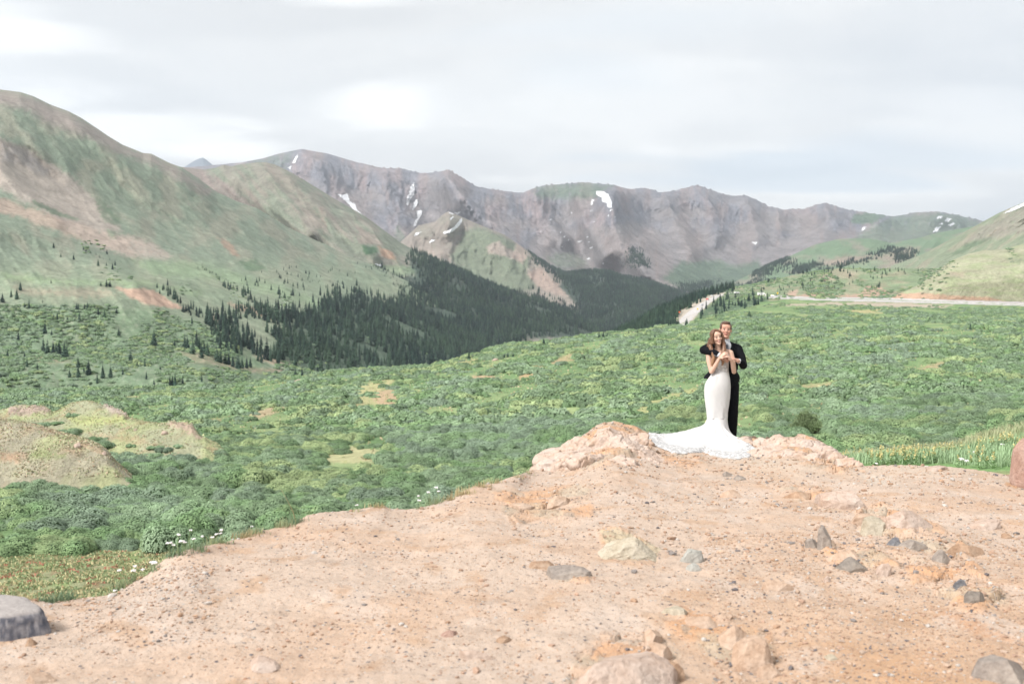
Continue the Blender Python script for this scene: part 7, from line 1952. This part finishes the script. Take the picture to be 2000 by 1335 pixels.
# dress: fitted sheath that opens into a train lying on the rock
OUT = [(1484.6, 886.5), (1480, 879), (1463, 879), (1444, 871), (1432, 864), (1424, 861), (1415, 857), (1400, 853), (1375, 851), (1345, 853), (1319, 849), (1297.5, 844), (1280, 846), (1270, 853), (1263, 859), (1276, 868), (1291, 876), (1305, 882), (1319, 885), (1345, 885), (1374, 883), (1393, 890), (1417, 895), (1444, 897), (1460, 894), (1470, 889)]
oa = []
for (x, y) in OUT:
    p = rim_point(x, y) - gB; oa.append((math.atan2(p.y, p.x), math.hypot(p.x, p.y)))
oa.sort(); ang = np.array([a for a, _ in oa]); rad_ = np.array([b for _, b in oa])
nth = 300; th = np.linspace(-np.pi, np.pi, nth, endpoint=False)
Rth = np.interp(th, np.concatenate([ang - 2 * np.pi, ang, ang + 2 * np.pi]), np.tile(rad_, 3))
Rth = Rth * (1 + 0.018 * np.abs(np.sin(th * 24)) + 0.012 * np.sin(th * 61))
Rth = np.maximum(Rth, 0.30)
body_rows = [(1.385, .04, .145, .082), (1.35, .04, .148, .094), (1.31, .04, .146, .118), (1.27, .042, .138, .120), (1.22, .048, .126, .104), (1.17, .055, .118, .096), (1.12, .056, .116, .092), (1.06, .044, .138, .104), (1.0, .028, .168, .118), (.94, .012, .188, .130), (.88, .006, .196, .136), (.80, .004, .195, .132),
             (.72, .003, .190, .124), (.62, .004, .178, .114), (.52, .005, .162, .106), (.45, .005, .154, .102), (.40, .005, .150, .100)]
zr = np.array([b[0] for b in body_rows]); zz = np.linspace(1.385, .40, 90)
cx_, rx_, ry_ = (np.interp(-zz, -zr, [b[i] for b in body_rows]) for i in (1, 2, 3))
for arr in (cx_, rx_, ry_):
    arr[:] = np.convolve(np.pad(arr, 3, mode='edge'), np.ones(7) / 7, mode='valid')
rows_, lace_ = [], []
for i, z in enumerate(zz):
    wr = 0.007 * fbm(th * 2.2 + z * 6, th * 0 + z * 5, 3) * sstep(1.15, .6, z) + 0.006 * np.sin(th * 7 + z * 9) * sstep(.62, .42, z)
    top = (0.045 * np.exp(-((np.abs(np.sin((th + np.pi / 2) / 2)) * 2 - 0.0) / .45) ** 2) + 0.10 * sstep(0.0, 0.9, np.sin(th))) * sstep(1.30, 1.385, z)   # V in front, low back
    rows_.append(np.stack([cx_[i] + (rx_[i] + wr) * np.cos(th), .008 + (ry_[i] + wr) * np.sin(th), z - top], -1)); lace_.append(np.full(nth, 0.75 * sstep(1.10, 1.13, z) + 0.55 * sstep(.86, 1.08, z) * sstep(1.14, 1.10, z) * (np.cos(th) < -0.25)))
wth = 0.055 + 0.16 * sstep(-0.1, 0.75, -np.cos(th)) + 0.26 * sstep(0.1, 0.9, -np.sin(th)) * sstep(0.75, -0.2, np.abs(np.cos(th) - 0.05))
ks = np.arange(-14, 15); kk = np.exp(-0.5 * (ks / 5.0) ** 2); kk /= kk.sum()
wth = np.convolve(np.concatenate([wth[-14:], wth, wth[:14]]), kk, mode='valid')
r0x, r0y = rx_[-1], ry_[-1]
ns_ = 96
for k in range(1, ns_ + 1):
    s = (k / ns_) ** 2.1
    x0 = .005 + r0x * np.cos(th); y0 = .008 + r0y * np.sin(th)
    x1 = Rth * np.cos(th); y1 = Rth * np.sin(th)
    x = x0 + (x1 - x0) * s; y = y0 + (y1 - y0) * s
    dr = np.hypot(x - x0, y - y0)
    gz = np.array([(ground_z(gB.x + a, gB.y + b_) or gB.z) - gB.z for a, b_ in zip(x, y)])
    fold = (0.034 * np.sin(th * 9 + 1.5 * np.sin(th * 2) + dr * 1.2) + 0.016 * np.sin(th * 17 + 2 - dr * 2)) * sstep(0.0, 0.18, dr) * np.exp(-dr / 0.75)
    wrk = 0.010 * (0.5 + fbm(x * 7, y * 7, 3)) * sstep(.1, .5, dr)
    z = 0.40 * np.exp(-(dr / (wth * 1.25)) ** 0.62) * (1 - s ** 3) + gz * sstep(0.02, 0.3, dr) + 0.012 * sstep(1.0, 0.85, s) + np.maximum(fold, -0.008) + wrk + 0.008
    if k == ns_: z -= 0.012
    rows_.append(np.stack([x, y, z], -1)); lace_.append(sstep(0.62, 0.80, (dr + 0.04 * fbm(th * 6, th * 0, 3)) / (dr.max() * 0 + np.hypot(x1 - x0, y1 - y0))) * 1.0)
me = new_mesh('dress', np.stack(rows_).reshape(-1, 3), grid_faces(len(rows_), nth, True)[:, ::-1].copy())
set_col(me, np.repeat(np.clip(np.stack(lace_).ravel(), 0, 1)[:, None], 3, 1), 'Lace')
m, t_, b_ = mat_new('dress_crepe_and_lace')
a_ = nd(t_, 'ShaderNodeVertexColor', layer_name='Lace')
vo = tex(t_, 26, kind='ShaderNodeTexVoronoi'); vo.feature = 'SMOOTH_F1'
wn_ = tex(t_, 60, 4, 0.6)
hol = nd(t_, 'ShaderNodeMath', operation='MULTIPLY_ADD', i_1=0.5); t_.links.new(wn_.outputs[0], hol.inputs[0]); t_.links.new(vo.outputs['Distance'], hol.inputs[2])
hr = ramp(t_, hol.outputs[0], [(0.62, 0.0), (0.66, 1.0)])
hm_ = nd(t_, 'ShaderNodeMath', operation='MULTIPLY'); t_.links.new(hr.outputs[0], hm_.inputs[0]); t_.links.new(a_.outputs[0], hm_.inputs[1])
fine = tex(t_, 300, 3, 0.6)
hm2 = nd(t_, 'ShaderNodeMath', operation='MULTIPLY', i_1=0.42); t_.links.new(hm_.outputs[0], hm2.inputs[0])
b_.inputs['Base Color'].default_value = (0.52, 0.515, 0.515, 1); b_.inputs['Roughness'].default_value = 0.6
b_.inputs['Sheen Weight'].default_value = 0.15
trn = t_.nodes.new('ShaderNodeBsdfTransparent'); mxs = t_.nodes.new('ShaderNodeMixShader')
t_.links.new(hm2.outputs[0], mxs.inputs[0]); t_.links.new(b_.outputs[0], mxs.inputs[1]); t_.links.new(trn.outputs[0], mxs.inputs[2]); t_.links.new(mxs.outputs[0], t_.nodes['Material Output'].inputs[0])
bump(t_, b_, wn_.outputs[0], 0.25, 0.004)
dress = add_obj('dress', me, m, parent=BR)
sm = dress.modifiers.new('s', 'SOLIDIFY'); sm.thickness = 0.0025; sm.offset = 1
for sx_, a, c_ in ((0, (-.045, -.098, 1.335), (-.075, .0, 1.447)), (1, (.115, -.098, 1.335), (.135, .0, 1.447))):
    mid = ((a[0] + c_[0]) / 2, -.085, 1.405)
    v1, f1 = tube(a, mid, .004, .004); v2, f2 = tube(mid, c_, .004, .004)
    add_obj('dress_strap', new_mesh('dress_strap', np.concatenate([v1, v2]), np.concatenate([f1, f2 + len(v1)])), m, parent=dress)

# ---------------- groom
GR = person(gB + Vector((0.028, 0, 0)), 'groom in a black suit and grey blue tie, holding the bride from behind')
MM = frame((.128, .150, 1.745), R(3), R(-4), R(-3)); SM_ = 1.08
s1, e1, w1, k1 = (.335, .24, 1.455), (.392, .10, 1.205), (.262, -.105, 1.290), (.185, -.165, 1.325)     # arm seen at the right
s2, e2, w2, k2 = (-.02, .24, 1.47), (-.235, .02, 1.445), (-.02, -.155, 1.375), (.05, -.185, 1.345)        # arm round her shoulder
pr = head_prims(MM, SM_, True)
pr += [capsule((.130, .18, 1.66), (.145, .22, 1.50), .060, .066), ellip((.150, .24, 1.36), (.185, .115, .16)), ellip((.16, .25, 1.15), (.150, .095, .17)), ellip((.170, .26, .95), (.140, .100, .12)),
       capsule((.06, .24, 1.50), (-.02, .24, 1.47), .05, .055), capsule((.24, .24, 1.50), (.335, .24, 1.455), .05, .055)]
pr += chain([s1, e1], [.052, .042]) + chain([e1, w1], [.042, .030]) + chain([s2, e2], [.052, .042]) + chain([e2, w2], [.042, .028])
pr += hand_prims(w1, k1, (-.5, .1, -.6), 1.0, 0.42, 1, 0.06) + hand_prims(w2, k2, (.3, .3, -.6), 1.0, 0.35, -1, 0.06)
pr += chain([(.27, .26, .92), (.268, .25, .50), (.262, .26, .09), (.30, .14, .04)], [.08, .06, .042, .032]) + chain([(.08, .28, .92), (.08, .28, .50), (.08, .28, .09), (.06, .16, .04)], [.09, .06, .042, .032])
fuse('body', pr, 0.0045, 3, MAT_SKIN, GR, skin_fn(MM, SM_, True, SKIN_M))
eyes(GR, MM, SM_)
hp = [tf(MM @ Matrix.Scale(SM_, 4), p) for p in (ellip((0, .030, .058), (.081, .088, .076)), ellip((0, .05, .01), (.080, .070, .075)), ellip((0, -.030, .104), (.060, .045, .024)), ellip((.068, -.012, .045), (.016, .035, .042)), ellip((-.068, -.012, .045), (.016, .035, .042)))]
hair_strands('hair', hp, MAT_HAIR, GR, 0.009, 110, ton=(T(92, 72, 60), T(130, 102, 84), T(92, 72, 60)))
MAT_SUIT = flat_mat('black_wool', (0.006, 0.0065, 0.009), rough=0.85, spec=0.12, noise_scale=160, amp=0.25)
MAT_SHIRT = flat_mat('white_shirt', (0.5, 0.52, 0.56), rough=0.7)
def cloth_fn(amp, fr):
    def fn(co):
        cen = np.stack([np.full(len(co), .15), np.full(len(co), .25), co[:, 2]], -1); n = co - cen; n /= np.linalg.norm(n, axis=1)[:, None] + 1e-6
        return co + n * (amp * fbm(co[:, 0] * fr + co[:, 2] * 6, co[:, 2] * fr * 0.7, 3))[:, None], None
    return fn
jk = [ellip((.150, .245, 1.38), (.205, .130, .150)), ellip((.165, .255, 1.20), (.185, .125, .19)), ellip((.175, .265, 1.00), (.200, .140, .16)), capsule((.155, .265, 1.05), (.165, .265, .93), .17, .18, (1.10, .72)),
      capsule((.08, .25, 1.50), (-.02, .24, 1.475), .062, .068), capsule((.23, .25, 1.50), (.335, .24, 1.46), .062, .070)]
jk += chain([s1, (.378, .17, 1.33), e1], [.070, .066, .060]) + chain([e1, (.35, .0, 1.245), (.30, -.055, 1.272)], [.060, .056, .048])
jk += chain([s2, (-.15, .14, 1.475), e2], [.070, .068, .064]) + chain([e2, (-.13, -.06, 1.425), (-.055, -.13, 1.388)], [.064, .058, .046])
jk += chain([(.02, .24, 1.10), (-.10, .25, .99)], [.10, .085])   # coat tail showing left of the bride
def jacket_fn(co):
    new, _ = cloth_fn(0.010, 14)(co)
    new[:, 2] = np.maximum(new[:, 2], 0.865 + 0.13 * sstep(0.05, -0.15, new[:, 0]))
    return new, None
fuse('jacket', jk, 0.007, 3, MAT_SUIT, GR, jacket_fn)
tr_ = [ellip((.17, .26, .93), (.170, .120, .11))] + chain([(.262, .255, .88), (.268, .245, .48), (.262, .255, .06)], [.105, .083, .064]) + chain([(.09, .275, .88), (.085, .275, .48), (.085, .275, .06)], [.10, .083, .064])
def trouser_fn(co):
    new, _ = cloth_fn(0.006, 10)(co); new[:, 2] = np.maximum(new[:, 2], 0.035); return new, None
fuse('trousers', tr_, 0.008, 2, MAT_SUIT, GR, trouser_fn)
# shirt front and collar wedge, lapels, tie, cuff
def plate(name, pts, y_off, thick, mat, parent):
    """small sewn panel: outline in x, z with its own depth"""
    pts = np.array(pts, float); n = len(pts)
    fr = np.stack([pts[:, 0], pts[:, 2], pts[:, 1]], -1); bk = fr + [0, thick, 0]
    c0_ = fr.mean(0); c1_ = bk.mean(0)
    V_ = np.concatenate([fr, bk, [c0_], [c1_]]); F_ = []
    for i in range(n):
        j = (i + 1) % n; F_ += [[2 * n, i, j], [2 * n + 1, n + j, n + i], [i, n + i, n + j], [i, n + j, j]]
    return add_obj(name, new_mesh(name, V_, np.array(F_), False), mat, parent=parent)
shirt = fuse('shirt', [ellip((.158, .128, 1.47), (.066, .03, .115), (R(-4), 'Y')), capsule((.138, .185, 1.575), (.140, .20, 1.53), .066, .070, (1, 1)), capsule((.306, -.045, 1.270), (.288, -.068, 1.277), .044, .041), capsule((-.058, -.125, 1.385), (-.035, -.142, 1.378), .041, .039)], 0.005, 2, MAT_SHIRT, GR)
MAT_TIE = flat_mat('grey_blue_tie', T(126, 134, 148), rough=0.5, spec=0.3)
fuse('tie', [ellip((.142, .092, 1.515), (.020, .014, .017)), capsule((.144, .095, 1.495), (.150, .082, 1.36), .017, .032, (1, .35))], 0.004, 2, MAT_TIE, GR)
fuse('lapel', [capsule((.205, .135, 1.555), (.212, .105, 1.44), .018, .026, (1, .5)), capsule((.212, .105, 1.44), (.175, .095, 1.30), .026, .012, (1, .5))], 0.005, 2, MAT_SUIT, GR)
fuse('lapel', [capsule((.085, .135, 1.555), (.085, .105, 1.44), .018, .026, (1, .5)), capsule((.085, .105, 1.44), (.14, .095, 1.30), .026, .012, (1, .5))], 0.005, 2, MAT_SUIT, GR)
MAT_SHOE = flat_mat('black_leather', (0.012, 0.012, 0.013), rough=0.25, spec=0.5)
for a, b_, c_ in (((.262, .27, .05), (.300, .15, .045), (.345, .03, .035)), ((.085, .30, .05), (.075, .18, .045), (.06, .06, .035))):
    gzz = (ground_z(gB.x + b_[0], gB.y + b_[1]) or gB.z) - gB.z
    fuse('shoe', [capsule(np.array(a) + [0, 0, gzz], np.array(b_) + [0, 0, gzz], .042, .042), capsule(np.array(b_) + [0, 0, gzz], np.array(c_) + [0, 0, gzz], .042, .030, (1.15, .8))], 0.006, 2, MAT_SHOE, GR)
# four small buttons on the sleeve that lies across the bride
bp = new_mesh('sleeve_button', *ellip((0, 0, 0), (.006, .004, .006), sub=2))
for q in range(4):
    add_obj('sleeve_button', bp, flat_mat('button_horn', (0.35, 0.35, 0.37)) if q == 0 else None, parent=GR, loc=(-.105 + q * .017, -.155 + .0 * q - q * .006, 1.372 - q * .007))
# ================================================================ air
def haze():
    x0, x1, y0, y1, z0, z1 = -9000, 9000, -60, 13200, -1400, 2900
    v = np.array([(x, y, z) for x in (x0, x1) for y in (y0, y1) for z in (z0, z1)], float)
    f = np.array([[0, 1, 3, 2], [4, 6, 7, 5], [0, 4, 5, 1], [2, 3, 7, 6], [0, 2, 6, 4], [1, 5, 7, 3]])
    me = new_mesh('haze', v, f, smooth=False)
    m = bpy.data.materials.new('air'); m.use_nodes = True; t_ = m.node_tree; t_.nodes.clear()
    o_ = t_.nodes.new('ShaderNodeOutputMaterial'); pv = t_.nodes.new('ShaderNodeVolumePrincipled')
    pv.inputs['Color'].default_value = (0.78, 0.88, 1.0, 1); pv.inputs['Density'].default_value = 6.5e-5; pv.inputs['Anisotropy'].default_value = 0.2
    t_.links.new(pv.outputs[0], o_.inputs['Volume'])
    add_obj('haze', me, m, kind='stuff', label='thin pale blue air that fades the far mountains')
haze()
